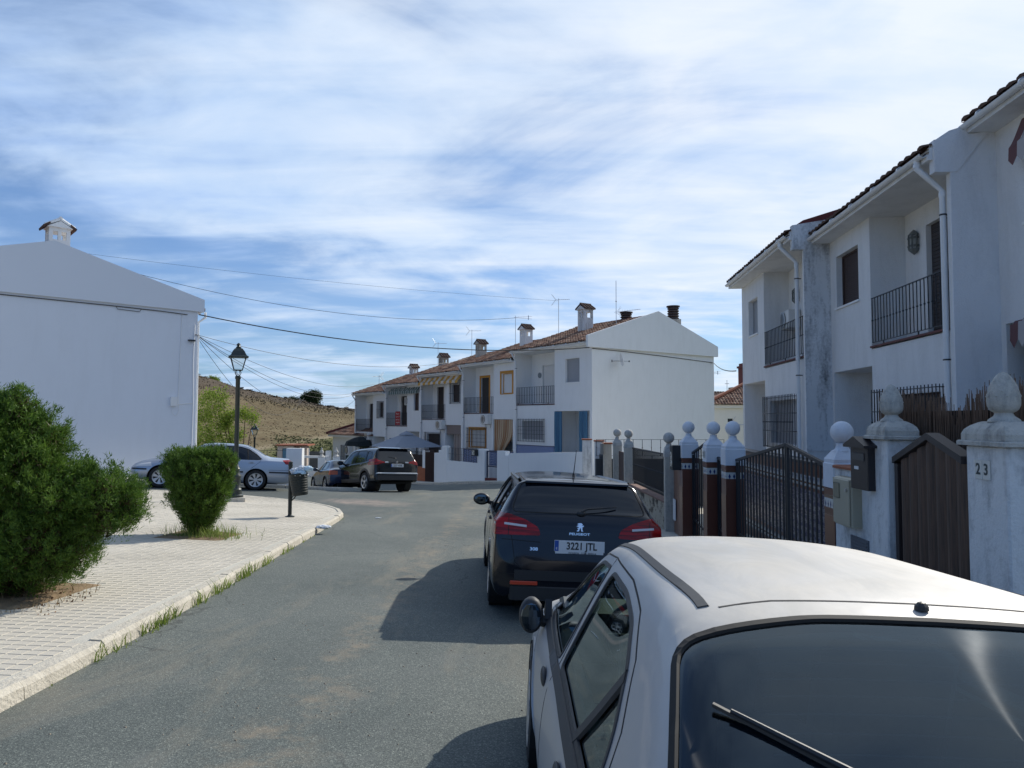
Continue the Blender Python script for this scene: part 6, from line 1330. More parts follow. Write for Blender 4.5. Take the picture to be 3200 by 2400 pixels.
MB().bev(-.86, .86, -.03, .3, .42, .64, .05).build('rear_bumper', CLAD, o); MB().bev(-.87, .87, -.045, .25, .641, .70, .03).build('bumper_bar', mat('satin_silver', (.4, .42, .44), .25, .5), o)
MB().prism([(.26, 1.585), (.5, 1.64), (.5, 1.665), (.22, 1.615)], 'x', -.62, .62).build('roof_spoiler', SUVP, o)
r_ = pr.pt((0, .96), 'y'); plate(o, '2327 HXK', Matrix.Translation((0, r_[0].y-.02, .96)) @ Matrix.Rotation(R(90), 4, 'X'))
r_ = pr.pt((0, 1.09), 'y'); em = MB(); em.lathe([(.038, 0), (.05, 0), (.05, -.012), (.038, -.012)], 16, (0, r_[0].y-.005, 1.09), 'y'); em.lathe([(.012, 0), (.02, 0), (.02, -.012), (.012, -.012)], 10, (0, r_[0].y-.006, 1.10), 'y'); em.build('oval_badge', CHROME, o)
MB().box(-.22, .22, pr.pt((0, 1.03), 'y')[0].y-.02, pr.pt((0, 1.03), 'y')[0].y+.02, 1.025, 1.04).build('tailgate_trim', CHROME, o)
w_ = MB(); w_.ell((-.02, .14, 1.235), (.035, .02, .02), 8, 5); w_.tube([(-.02, .12, 1.235), (-.32, .15, 1.29)], [.01, .005], 5); w_.build('rear_wiper', PLASTIC_BK, o)
for x in (-.92, .92):
    for y in (.92, 3.58): wheel(o, x, y, .36, w=.23, spokes=5, style='twin', steer=(R(-3) if y > 2 else 0))
MB().box(-.6, .6, .5, 4.1, .28, .4).build('underbody', RUBBER, o)

# ---- silver saloon on the left
SILV = paint('silver_blue_paint', (.36, .40, .47), .28, .55, .8); STR = mat('dark_bump_strip', (.015, .018, .025), .5)
a406 = math.atan2(-.946, -.324)
rear = Vector((-8.5, 24.12)); hd = Vector((math.sin(a406), math.cos(a406))); side_r = Vector((hd.y, -hd.x)); ctr = rear-hd*1.08+side_r*.86
o = car_root('saloon_car', 'silver blue four-door saloon parked side-on behind the bushes', ctr.x, ctr.y, a406, 1.07)
rows = [(0, .36, .66, .50, .64, .60, .5, .64, .66), (.02, .28, .78, .50, .75, .66, .62, .72, .74), (.06, .24, .84, .52, .80, .84, .66, .92, .95), (.12, .22, .865, .56, .82, .90, .66, .98, 1.0), (.3, .20, .875, .58, .83, .91, .64, .985, 1.01), (.62, .2, .88, .60, .835, .915, .62, .99, 1.025), (.78, .2, .88, .6, .835, .915, .60, 1.04, 1.07), (1.1, .2, .882, .6, .83, .91, .56, 1.22, 1.26), (1.4, .2, .885, .6, .83, .905, .54, 1.335, 1.375), (1.75, .2, .885, .6, .83, .90, .545, 1.36, 1.405), (2.2, .2, .885, .6, .83, .895, .545, 1.36, 1.41), (2.6, .2, .885, .6, .83, .89, .54, 1.325, 1.37), (2.95, .2, .885, .6, .825, .885, .58, 1.15, 1.19), (3.35, .2, .885, .6, .80, .88, .66, .93, .96), (3.8, .2, .88, .6, .76, .80, .58, .86, .885), (4.3, .22, .85, .55, .70, .70, .5, .76, .78), (4.5, .26, .76, .5, .6, .62, .45, .67, .69), (4.6, .34, .6, .48, .5, .56, .4, .58, .6)]
bm = hull(rows, 6); pr = Proj(bm); arches(bm, [1.06, 3.76], .365, .31, pr, o, SILV)
for s in (1, -1):
    P = roundp([(.0, .83), (.0, .955), (.12, .965), (.30, .945), (.20, .82)], .02); sel = cutout(bm, P, 'x', lambda c, n, s=s: c.x*s > .6 and n.x*s > .1); piece(bm, sel, 'tail_light', RED_L, o, .005)
    P = roundp([(s*.45, .80), (s*.45, .92), (s*.9, .93), (s*.9, .80)], .02); sel = cutout(bm, P, 'y', lambda c, n: n.y < -.2 and c.y < .3); piece(bm, sel, 'tail_light_rear', RED_L, o, .005)
    P = roundp([(4.0, .62), (4.05, .74), (4.40, .67), (4.5, .58)], .02); sel = cutout(bm, P, 'x', lambda c, n, s=s: c.x*s > .4); piece(bm, sel, 'headlight', CLEAR_L, o, .004)
    side_cut(bm, pr, o, [(3.08, .925), (2.55, 1.275), (2.35, 1.315), (2.08, 1.325), (2.12, .925)], 'front_side_window', BKGL, s); side_cut(bm, pr, o, [(2.02, .925), (1.98, 1.325), (1.55, 1.31), (1.3, 1.24), (1.02, 1.05), (.92, .95), (1.0, .93)], 'rear_side_window', BKGL, s, r=.05)
    strip(pr, [(1.32, .935), (1.36, 1.25)], 'x', s, .035, .006, 'window_divider', RUBBER, o)
    handle(pr, o, 1.22, .83, s, SILV); handle(pr, o, 2.3, .82, s, SILV); mirror_(o, s*.96, 2.93, .97, SILV, s)
    strip(pr, [(.0, .56), (.68, .56)], 'x', s, .05, .015, 'bump_strip', STR, o); strip(pr, [(1.44, .545), (3.36, .535)], 'x', s, .05, .015, 'bump_strip', STR, o); strip(pr, [(4.14, .53), (4.55, .53)], 'x', s, .05, .015, 'bump_strip', STR, o)
gl = roundp([(-.60, .80), (.60, .80), (.50, 1.36), (-.50, 1.36)], .06); sel = cutout(bm, gl, 'z', lambda c, n: n.z > .2 and .6 < c.y < 1.5 and c.z > .9); piece(bm, sel, 'rear_window', BKGL, o, -.003)
ws = roundp([(-.66, 3.30), (.66, 3.30), (.50, 2.66), (-.50, 2.66)], .06); sel = cutout(bm, ws, 'z', lambda c, n: n.z > .2 and 2.5 < c.y < 3.5 and c.z > .9); piece(bm, sel, 'windscreen', BKGL, o, -.003)
seams(pr, o, [[(2.06, 1.34), (2.07, .92), (2.05, .55), (2.1, .26)], [(.93, .95), (.98, .86), (1.22, .66), (1.40, .45)], [(3.12, .9), (3.2, .5), (3.12, .26)], [(2.1, .27), (1.42, .27)], [(3.1, .27), (2.15, .27)], [(.02, .64), (.70, .63)], [(.90, .95), (1.25, 1.25), (1.5, 1.34), (1.9, 1.365), (2.4, 1.355), (2.62, 1.32), (3.12, .92)]], 'x', w=.010)
finish_body(bm, SILV, o)
for x in (-.87, .87):
    for y in (1.06, 3.76): wheel(o, x, y, .31, w=.2, spokes=7, style='single')
MB().box(-.6, .6, .4, 4.2, .18, .3).build('underbody', RUBBER, o); MB().tube([(.55, -.02, .24), (.55, .5, .26)], .025, 8).build('exhaust_pipe', CHROME, o)

# ---- dark blue coupe beyond the SUV
BLUP = paint('dark_blue_paint', (.008, .016, .045), .15, .2, .4)
o = car_root('coupe_car', 'dark blue hatchback with an orange and red tail lamp, half hidden by the dark SUV', -6.55, 29.2, R(-26), .98)
rows = [(0, .36, .62, .5, .60, .58, .5, .62, .64), (.03, .28, .80, .52, .78, .66, .64, .74, .76), (.08, .24, .84, .56, .80, .84, .66, .90, .92), (.2, .22, .85, .58, .81, .88, .64, .93, .955), (.38, .2, .855, .6, .81, .885, .62, .97, 1.0), (.8, .2, .86, .6, .81, .89, .56, 1.18, 1.22), (1.15, .2, .86, .6, .81, .89, .535, 1.29, 1.33), (1.6, .2, .86, .6, .81, .885, .53, 1.31, 1.355), (2.1, .2, .86, .6, .81, .88, .53, 1.30, 1.345), (2.4, .2, .86, .6, .81, .87, .54, 1.24, 1.28), (3.0, .2, .86, .6, .79, .86, .64, .93, .96), (3.6, .2, .85, .58, .74, .76, .55, .82, .84), (4.0, .24, .78, .52, .64, .66, .45, .70, .72), (4.15, .32, .6, .48, .5, .58, .4, .6, .62)]
bm = hull(rows, 6); pr = Proj(bm); arches(bm, [.82, 3.32], .35, .30, pr, o, BLUP)
for s in (1, -1):
    P = roundp([(s*.50, .70), (s*.50, .86), (s*.9, .87), (s*.9, .69)], .03); sel = cutout(bm, P, 'y', lambda c, n: n.y < -.1 and c.y < .4); piece(bm, sel, 'tail_light', mat('orange_red_lens', (.34, .06, .012), .2), o, .006)
    P = roundp([(.0, .70), (.0, .87), (.16, .87), (.18, .70)], .02); sel = cutout(bm, P, 'x', lambda c, n, s=s: c.x*s > .6); piece(bm, sel, 'tail_light_side', MATS['orange_red_lens'], o, .006)
    side_cut(bm, pr, o, [(2.75, .91), (2.3, 1.2), (2.0, 1.26), (1.85, 1.265), (1.9, .91)], 'front_side_window', BKGL, s); side_cut(bm, pr, o, [(1.8, .91), (1.75, 1.265), (1.3, 1.23), (.95, 1.08), (.9, .93)], 'rear_side_window', BKGL, s); mirror_(o, s*.92, 2.6, .95, BLUP, s, .9)
gl = roundp([(-.60, .40), (.60, .40), (.50, 1.12), (-.50, 1.12)], .06); sel = cutout(bm, gl, 'z', lambda c, n: n.z > .2 and .3 < c.y < 1.3 and c.z > .9); piece(bm, sel, 'rear_window', BKGL, o, -.003)
ws = roundp([(-.62, 2.92), (.62, 2.92), (.5, 2.42), (-.5, 2.42)], .06); sel = cutout(bm, ws, 'z', lambda c, n: n.z > .2 and 2.3 < c.y < 3.05 and c.z > .9); piece(bm, sel, 'windscreen', BKGL, o, -.003)
seams(pr, o, [[(1.85, .9), (1.85, .3)], [(2.8, .86), (2.85, .3)]], 'x')
finish_body(bm, BLUP, o); r_ = pr.pt((0, .76), 'y'); plate(o, 'SE 4127', Matrix.Translation((0, r_[0].y-.015, .75)) @ Matrix.Rotation(R(90), 4, 'X'))
for x in (-.85, .85):
    for y in (.82, 3.32): wheel(o, x, y, .30, w=.19, spokes=6, style='twin')

# ---- near silver hatchback, seen from behind and above
def dusty(t, co, c, b):
    d = t.noise(t.scale(co, (1, .6, 1)), 1.7, 7, .65, .8); e = t.noise(co, 260, 2, .7); geo = t.node('ShaderNodeSeparateXYZ', {0: t.node('ShaderNodeTexCoord').outputs['Normal']}).outputs[2]
    f = t.math('MULTIPLY', t.ramp(d, [(.30, .45), (.68, 1.0)]), t.ramp(geo, [(.3, 0.2), (.9, 1.0)])); k = t.mix(f, c, t.mix(t.ramp(t.noise(t.scale(co, (1.2, .5, 1)), 3.2, 6, .7, .6), [(.35, 0.0), (.65, 1.0)]), (.36, .345, .31), (.52, .48, .41))); k = t.mix(t.math('MULTIPLY', t.ramp(e, [(.6, 0.0), (.75, 1.0)]), .35), k, (.35, .32, .27))
    t.put(b.inputs['Metallic'], t.math('MULTIPLY', t.math('SUBTRACT', 1.0, f), .45)); t.put(b.inputs['Roughness'], t.math('ADD', .38, t.math('MULTIPLY', f, .34))); t.put(b.inputs['Coat Weight'], t.math('MULTIPLY', t.math('SUBTRACT', 1.0, f), .25)); return k
FP = paint('dusty_silver_paint', (.40, .42, .46), .35, .4, .5, fn=dusty); TRIM = mat('grey_black_trim', (.028, .03, .034), .6, var=.2, vscale=30)
GSIDE = car_glass('side_glass', (.62, .74, .68)); GREAR = car_glass('rear_glass', (.20, .34, .44), k=1.2, streak=.018)
CARX, CARY, CARH = .958, .90, R(0.2)
o = car_root('hatchback_car', 'dusty silver hatchback in the foreground with black roof strips and a large rear window', CARX, CARY, CARH); o.location.z -= .02; bpy.context.view_layer.update()
rows = [(0, .38, .60, .5, .58, .60, .45, .64, .66), (.03, .30, .76, .5, .73, .68, .6, .74, .76), (.08, .28, .83, .52, .80, .80, .72, .86, .885), (.15, .26, .845, .56, .815, .885, .73, .94, .965), (.28, .25, .86, .58, .825, .90, .72, 1.03, 1.055), (.50, .25, .868, .60, .825, .88, .685, 1.17, 1.205), (.74, .22, .872, .60, .82, .87, .64, 1.295, 1.34), (.84, .22, .874, .60, .818, .865, .625, 1.325, 1.376), (1.0, .2, .875, .6, .816, .86, .61, 1.345, 1.397), (1.4, .2, .875, .6, .815, .855, .575, 1.345, 1.415), (1.9, .2, .875, .6, .81, .85, .565, 1.345, 1.42), (2.35, .2, .875, .6, .81, .845, .555, 1.315, 1.39), (2.62, .2, .875, .6, .81, .84, .56, 1.25, 1.32), (3.0, .2, .875, .6, .805, .835, .60, 1.06, 1.12), (3.32, .2, .87, .6, .79, .83, .66, .92, .955), (3.7, .2, .865, .58, .74, .80, .58, .85, .875), (4.0, .22, .83, .54, .68, .70, .5, .76, .78), (4.19, .32, .62, .5, .5, .58, .4, .6, .62)]
bm = hull(rows, 9); pr = Proj(bm); arches(bm, [.72, 3.26], .355, .30, pr, o, FP)
for s in (1, -1):
    W1 = [(3.08, .875), (2.82, 1.045), (2.56, 1.19), (2.36, 1.25), (2.09, 1.265), (2.15, .87)]; W2 = [(2.04, .87), (1.98, 1.265), (1.58, 1.26), (1.28, 1.225), (1.04, 1.15), (.90, 1.04), (.86, .93), (.92, .875)]
    g = side_cut(bm, pr, o, W1, 'front_side_window', GSIDE, s, seal=.022, sm=TRIM); g = side_cut(bm, pr, o, W2, 'rear_side_window', GSIDE, s, r=.06, seal=.022, sm=TRIM)
    strip(pr, [(1.30, .87), (1.02, 1.14)], 'x', s, .05, .006, 'window_divider', TRIM, g)
    strip(pr, [(3.16, .845), (2.2, .84), (.95, .845)], 'x', s, .05, .010, 'waist_seal', TRIM, o)
    r1 = pr.pt((3.80, .66), 'x', s); 
    if r1: MB().ell(tuple(r1[0]), (.012, .035, .02), 10, 6).build('side_repeater', ORANGE_L, o)
    for yy in (2.30, 1.30):
        r1 = pr.pt((yy, .75), 'x', s); MB().ell(tuple(r1[0]+r1[1]*.004), (.014, .085, .038), 16, 8).build('door_handle', TRIM, o, smooth=True)
    mirror_(o, s*.90, 2.98, .865, TRIM, s, 1.15, .50); MB().prism([(3.14, .85), (2.96, .85), (2.98, .95)], 'x', s*.79, s*.825).build('mirror_mount', TRIM, o)
GAP = mat('door_gap', (.01, .01, .012), .8)
seams(pr, o, [[(2.10, 1.30), (2.10, .85), (2.12, .55), (2.16, .26)], [(3.2, .9), (3.1, .6), (3.05, .26)], [(.82, .95), (.84, .83), (1.0, .66), (1.14, .5)], [(.80, .93), (.84, 1.06), (1.0, 1.19), (1.26, 1.265), (1.6, 1.30), (2.1, 1.305), (2.42, 1.28), (2.64, 1.22), (3.22, .87)], [(3.0, .27), (1.2, .27)]], 'x', w=.009, m=GAP)
gl = roundp([(-.765, .20), (.765, .20), (.636, .762), (.30, .808), (-.30, .808), (-.636, .762)], .05); sel = cutout(bm, gl, 'z', lambda c, n: n.z > .2 and c.y < 1.1 and c.z > .9)
rg = piece(bm, sel, 'rear_window', GREAR, o, -.004); strip(pr, gl, 'z', 1, .022, .004, 'window_seal', RUBBER, rg, closed=True, step=.04)
inn = roundp([(-.67, .26), (.67, .26), (.55, .735), (.28, .765), (-.28, .765), (-.55, .735)], .05)
L1 = pr.line(gl, 'z', 1, .03, True); 
def band(A, B, name, m, parent, off):
    a = pr.line(A, 'z', 1, .9, True); b = pr.line(B, 'z', 1, .9, True); n = min(len(a), len(b)); vs = [p+q*off for p, q in a[:n]]+[p+q*off for p, q in b[:n]]
    return MB().add(vs, [(i, (i+1), n+i+1, n+i) for i in range(n-1)]).build(name, m, parent)
band(gl, inn, 'black_glass_border', mat('frit_black', (.006, .006, .008), .08, coat=.4), rg, -.007)
hl = MB()
for k in range(11):
    y = .31+k*.040; L = pr.line([(-.53+.006*k, y), (.53-.006*k, y)], 'z', 1, .1); hl.tube([p-q*.009 for p, q in L], .0016, 3)
tag(hl.build('heater_wires', mat('heater_brown', (.20, .17, .14), .6), rg), kind='stuff')
ws = roundp([(-.64, 3.22), (.64, 3.22), (.50, 2.66), (-.50, 2.66)], .06); sel = cutout(bm, ws, 'z', lambda c, n: n.z > .2 and 2.5 < c.y < 3.4 and c.z > .93); piece(bm, sel, 'windscreen', GSIDE, o, -.003)
for s in (1, -1): strip(pr, [(s*.535, .90), (s*.53, 1.1), (s*.525, 1.5), (s*.518, 2.0), (s*.51, 2.45), (s*.505, 2.60)], 'z', 1, .034, .004, 'roof_strip', TRIM, o)
seams(pr, o, [[(-.50, .885), (-.36, .91), (.36, .91), (.50, .885)]], 'z', (1,), .010, GAP)
finish_body(bm, FP, o)
r_ = pr.pt((0, .875), 'z'); MB().lathe([(.017, 0), (.016, .010), (.009, .018), (.001, .021)], 12, tuple(r_[0]+Vector((0, -.012, 0)))).build('washer_nozzle', PLASTIC_BK, o)
P1 = pr.pt((-.04, .24), 'z'); P2 = pr.pt((-.57, .545), 'z'); w_ = MB(); w_.tube([P1[0]+P1[1]*.03, (P1[0]+P2[0])/2+P2[1]*.024, P2[0]+P2[1]*.014], [.011, .008, .005], 6); w_.tube([P1[0].lerp(P2[0], .3)+P1[1]*.006, P1[0].lerp(P2[0], .6)+P2[1]*.008, P2[0]+P2[1]*.005+(P2[0]-P1[0])*.06], .006, 5); w_.build('rear_wiper', PLASTIC_BK, o)
for x in (-.885, .885):
    for y in (.72, 3.26): wheel(o, x, y, .29, w=.18, spokes=5, style='single')
# interior
INT = mat('grey_interior', (.13, .14, .135), .8, var=.15, vscale=6); SEAT = mat('seat_fabric', (.06, .065, .075), .95, var=.3, vscale=40); DASH = mat('dash_plastic', (.10, .11, .11), .6)
MB().box(-.72, .72, .15, 3.3, .25, .32).build('floor_pan', INT, o)
def seat(x, y, w):
    q = MB(); q.bev(x-w/2, x+w/2, y-.05, y+.50, .33, .55, .05); n0 = len(q.v); q.bev(x-w/2, x+w/2, y-.16, y, .50, 1.10, .05); 
    for i in range(n0, len(q.v)): vx, vy, vz = q.v[i]; q.v[i] = (vx, vy-(vz-.5)*.25, vz)
    q.build('seat', SEAT, o); h = MB(); h.bev(x-.13, x+.13, y-.31, y-.20, 1.14, 1.32, .04); h.build('headrest', SEAT, o)
seat(-.36, 1.95, .5); seat(.36, 1.95, .5)
q = MB(); q.bev(-.62, .62, 1.0, 1.5, .33, .55, .05); n0 = len(q.v); q.bev(-.62, .62, .86, 1.02, .50, .98, .05); q.build('rear_bench', SEAT, o); MB().box(-.66, .66, .22, .86, .86, .885).build('parcel_shelf', mat('shelf_dark', (.035, .04, .045), .9, var=.3), o)
for x in (-.38, .38): MB().bev(x-.12, x+.12, .86, .94, .99, 1.10, .03).build('headrest', SEAT, o)
MB().prism([(2.72, .70), (3.28, .70), (3.28, .90), (3.0, .965), (2.78, .93)], 'x', -.73, .73).build('dashboard', DASH, o)
q = MB(); T = [(-.36+.19*math.cos(t), 2.62-.05*math.sin(t), .86+.18*math.sin(t)) for t in np.linspace(0, 2*math.pi, 25)]; q.tube(T, .014, 6, False); q.tube([(-.36, 2.64, .86), (-.36, 2.85, .82)], .03, 8); q.tube([(-.54, 2.62, .86), (-.18, 2.62, .86)], .014, 6); q.build('steering_wheel', PLASTIC_BK, o)
for s in (1, -1): MB().box(s*.74-.02, s*.74+.02, 1.1, 3.15, .30, .89).build('door_card', INT, o)
MB().bev(-.09, .09, 2.56, 2.585, 1.20, 1.255, .01).build('rear_view_mirror', PLASTIC_BK, o)
MB().box(-.48, .48, 1.1, 2.4, 1.325, 1.335).build('roof_lining', mat('roof_lining', (.2, .2, .19), .95), o)

# ------------------------------------------------------------------ vegetation
def leaves(name, P, Dn, m, parent, length=.05, width=.012, droop=0.0, kind=None, fold=False):
    """one small triangle (or folded quad) per leaf; P base points, Dn unit directions"""
    n = len(P); up = RNG.normal(size=(n, 3)); a = np.cross(Dn, up); a /= np.linalg.norm(a, axis=1)[:, None]+1e-9
    L = (length*(.6+.8*RNG.random(n)))[:, None]; Wd = (width*(.6+.8*RNG.random(n)))[:, None]; tip = P+Dn*L; tip[:, 2] -= droop*L[:, 0]
    if fold:
        mid = P+Dn*L*.5; V = np.stack([P, mid+a*Wd, tip, mid-a*Wd], 1).reshape(-1, 3); k = 4
    else: V = np.stack([P-a*Wd*.5, P+a*Wd*.5, tip], 1).reshape(-1, 3); k = 3
    me = bpy.data.meshes.new(name); me.vertices.add(len(V)); me.vertices.foreach_set('co', V.ravel().astype(np.float32))
    me.loops.add(len(V)); me.loops.foreach_set('vertex_index', np.arange(len(V))); me.polygons.add(n); me.polygons.foreach_set('loop_start', np.arange(0, n*k, k)); me.polygons.foreach_set('loop_total', np.full(n, k)); me.update()
    me.materials.append(m); o = link(name, me, parent); return tag(o, kind=kind) if kind else o
def unit(v): return v/(np.linalg.norm(v, axis=1)[:, None]+1e-9)
def conifer(o, lobes, per, L, wd, up=.9, rough=.10, inner=True, tuft=70, tr=.07):
    """lobes: (cx,cy,cz,rx,ry,rz,weight)"""
    PB, DB = [], []; PI, DI = [], []
    for cx, cy, cz, rx, ry, rz, w_ in lobes:
        n = int(per*w_); d = unit(RNG.normal(size=(n, 3))); bump = 1+rough*np.sin(d[:, 0]*7+cx*9)*np.cos(d[:, 2]*6+cy*5)+rough*.9*RNG.normal(size=n); sh = np.where(RNG.random(n) < .75, .93+.07*RNG.random(n), .55+.4*RNG.random(n))
        c = np.array([cx, cy, cz])+d*np.array([rx, ry, rz])*(bump*sh)[:, None]; c = c[c[:, 2] > .02]; d = d[:len(c)] if len(c) < n else d; n = len(c)
        d = unit((c-np.array([cx, cy, cz]))/np.array([rx, ry, rz])); ax = unit(d*np.array([.75, .75, .35])+np.array([0, 0, up])+.25*RNG.normal(size=(n, 3)))
        tl = RNG.random((n, 1))**2
        for _ in range(tuft):
            t = RNG.random((n, 1)); jit = RNG.normal(size=(n, 3))*tr*(1-.75*t)*.8; PB.append(c+ax*t*tr*(1.5+2.2*tl)+jit); DB.append(unit(ax+.7*RNG.normal(size=(n, 3))*.8))
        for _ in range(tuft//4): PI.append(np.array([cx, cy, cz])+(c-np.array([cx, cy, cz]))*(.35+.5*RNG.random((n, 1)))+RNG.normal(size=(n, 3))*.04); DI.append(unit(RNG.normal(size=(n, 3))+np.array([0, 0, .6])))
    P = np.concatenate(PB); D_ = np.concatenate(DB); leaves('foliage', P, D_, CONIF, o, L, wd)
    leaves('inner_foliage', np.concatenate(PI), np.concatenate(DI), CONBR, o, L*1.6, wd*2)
    return len(P)
b1x, b1y = -4.95, 7.05; o = thing('conifer_bush', 'large dark green conifer bush at the left edge growing out of the pavement', 'bush', (b1x, b1y, gz(b1x, b1y)+.1)); o.scale = (1, 1, .93)
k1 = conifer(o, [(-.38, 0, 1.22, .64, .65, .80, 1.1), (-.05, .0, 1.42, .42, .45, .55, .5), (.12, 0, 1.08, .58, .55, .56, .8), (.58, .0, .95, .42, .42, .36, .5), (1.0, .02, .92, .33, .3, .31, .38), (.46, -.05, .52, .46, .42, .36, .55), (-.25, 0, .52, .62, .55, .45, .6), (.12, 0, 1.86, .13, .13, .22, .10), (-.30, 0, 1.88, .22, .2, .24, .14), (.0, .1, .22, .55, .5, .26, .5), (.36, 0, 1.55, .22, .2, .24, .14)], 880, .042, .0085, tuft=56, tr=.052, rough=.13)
mb = MB()
for i in range(9):
    a = random.uniform(0, 6.28); mb.tube([(.06*math.cos(a), .06*math.sin(a), -.1), (.2*math.cos(a), .2*math.sin(a), .4), (.55*math.cos(a), .5*math.sin(a), 1.1)], [.035, .02, .008], 6)
mb.build('stems', BARK, o)
b2x, b2y = -5.12, 11.85; o = thing('conifer_bush', 'vase-shaped flat-topped conifer bush in front of the silver saloon', 'bush', (b2x, b2y, gz(b2x, b2y)+.1))
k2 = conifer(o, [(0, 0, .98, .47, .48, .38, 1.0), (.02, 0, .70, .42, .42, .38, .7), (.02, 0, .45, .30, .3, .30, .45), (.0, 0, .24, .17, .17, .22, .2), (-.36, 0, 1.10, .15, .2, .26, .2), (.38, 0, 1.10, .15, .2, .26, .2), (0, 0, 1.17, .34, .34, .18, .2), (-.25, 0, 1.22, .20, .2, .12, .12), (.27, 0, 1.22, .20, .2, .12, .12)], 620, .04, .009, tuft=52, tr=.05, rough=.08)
mb = MB()
for i in range(10):
    a = i*.628; mb.tube([(.05*math.cos(a), .05*math.sin(a), -.1), (.13*math.cos(a), .13*math.sin(a), .35), (.35*math.cos(a), .33*math.sin(a), .95)], [.022, .013, .005], 6)
mb.build('stems', BARK, o)
# weeds
def blades(spots, name, m, h=.16, wd=.006, kind='stuff'):
    P, D_, Hs = [], [], []
    for x, y, z, n, r, hh in spots:
        for _ in range(n):
            P.append((x+random.gauss(0, r), y+random.gauss(0, r), z)); D_.append((random.gauss(0, .28), random.gauss(0, .28), 1)); Hs.append(hh)
    P = np.array(P); D_ = unit(np.array(D_)); Hs = np.array(Hs); n = len(P); side_ = unit(np.stack([-D_[:, 1]+RNG.normal(size=n)*.5, np.ones(n)*.3+RNG.normal(size=n)*.5, np.zeros(n)], 1))
    L = (Hs*(.5+.8*RNG.random(n)))[:, None]; w2 = wd*(.6+.8*RNG.random(n))[:, None]; mid = P+D_*L*.55; bend = unit(RNG.normal(size=(n, 3))*np.array([1, 1, .0]))*L*.22; tip = P+D_*L+bend-np.array([0, 0, 1])*L*.08
    V = np.stack([P-side_*w2*.5, P+side_*w2*.5, mid+side_*w2*.4, mid-side_*w2*.4, tip], 1).reshape(-1, 3); fs = [(5*i, 5*i+1, 5*i+2, 5*i+3) for i in range(n)]+[(5*i+3, 5*i+2, 5*i+4) for i in range(n)]
    me = bpy.data.meshes.new(name); me.from_pydata([tuple(v) for v in V], [], fs); me.materials.append(m); return tag(link(name, me), kind=kind)
def kerbx(y):
    for a, b in zip(KS, KS[1:]):
        if a.y <= y <= b.y: return a.x+(b.x-a.x)*(y-a.y)/(b.y-a.y)
    return -3.1
sp = []
for y0, y1, n, h in ((5.45, 5.95, 46, .17), (6.2, 7.0, 130, .19), (7.35, 7.75, 46, .20), (7.9, 8.55, 90, .20), (8.75, 9.6, 110, .21), (9.85, 10.3, 44, .19), (10.9, 11.7, 66, .13), (12.3, 13.4, 34, .06), (14.2, 15.2, 30, .05), (16.2, 16.8, 16, .05), (3.6, 5.4, 22, .03), (5.0, 12, 60, .035)):
    for _ in range(int(n*.8)): y = random.uniform(y0, y1); x = kerbx(y)+random.gauss(.0, .022)+.008; sp.append((x, y, gz(x, y)+.0, 1, .001, h*random.choice((.45, .7, .9))))
tag(blades(sp, 'kerb_weeds', GRASS, wd=.010), 'x', None)
bpy.data.objects['kerb_weeds'].pop('label', None)
sp = [(b2x+random.gauss(.12, .28), b2y-random.uniform(-.25, .42), gz(b2x, b2y)+.09, 1, .0, random.choice((.12, .2, .26))) for _ in range(760)]
blades(sp, 'bed_grass', GRASS, wd=.008)
sp = [(b1x+random.uniform(-.5, .85), b1y-random.uniform(-.3, .75), gz(b1x, b1y)+.09, 1, 0, random.uniform(.04, .13)) for _ in range(230)]
blades(sp, 'dry_bed_grass', mat('dry_grass_blade', (.27, .20, .10), .9, var=.4, vscale=30), wd=.007)
# litter of dead foliage under the big bush
sp = [(b1x+random.uniform(-.6, .95), b1y-random.uniform(-.2, .85), gz(b1x, b1y)+.10, 1, 0, .02) for _ in range(160)]
blades(sp, 'dead_foliage', mat('dead_foliage_brown', (.20, .10, .045), 1, var=.5, vscale=30), wd=.02)
# broad-leaved tree behind the saloon
def tree(name, label, x, y, z0, lobes, m, per, L, wd, trunk, cat='tree', group=None):
    o = thing(name, label, cat, (x, y, z0), 0, group); PB, DB = [], []
    mb = MB(); mb.tube([(0, 0, -.5), (.03, 0, trunk*.5), (0, 0, trunk)], [trunk*.06+.03, trunk*.05+.02, .03], 8)
    for cx, cy, cz, rx, ry, rz, w_ in lobes:
        mb.tube([(0, 0, trunk*.5), (cx*.6, cy*.6, (trunk*.6+cz)*.5), (cx, cy, cz+rz*.6)], [.045, .03, .008], 5)
        n = int(per*w_); d = unit(RNG.normal(size=(n, 3))); c = np.array([cx, cy, cz])+d*np.array([rx, ry, rz])*(.45+.6*RNG.random((n, 1)))
        k = 26
        for _ in range(k): PB.append(c+RNG.normal(size=(n, 3))*L*1.6); DB.append(unit(d+RNG.normal(size=(n, 3))*.9))
    leaves('crown', np.concatenate(PB), np.concatenate(DB), m, o, L, wd, fold=True); mb.build('trunk', BARK, o); return o
tree('lemon_tree', 'bright yellow-green leafy tree between the white building and the lamp post', -12.35, 33, -1.6,
     [(-1.55, 0, 4.0, .40, .5, .85, .6), (-1.85, 0, 2.9, .6, .6, .9, .8), (-.95, 0, 4.1, .24, .3, .75, .32), (-.95, 0, 3.1, .26, .35, .7, .35), (-1.5, 0, 1.7, .75, .6, 1.0, 1.2), (-.75, 0, 1.6, .65, .6, .85, .9), (-.2, 0, 1.5, .32, .5, .75, .4), (-.75, 0, 3.15, .28, .3, .25, .25), (-.3, 0, 3.5, .34, .3, .2, .3), (.15, 0, 3.55, .32, .3, .18, .25), (.5, 0, 3.32, .17, .2, .16, .12), (-.35, 0, 2.55, .35, .35, .35, .3)], BROAD, 110, .075, .026, 1.6)
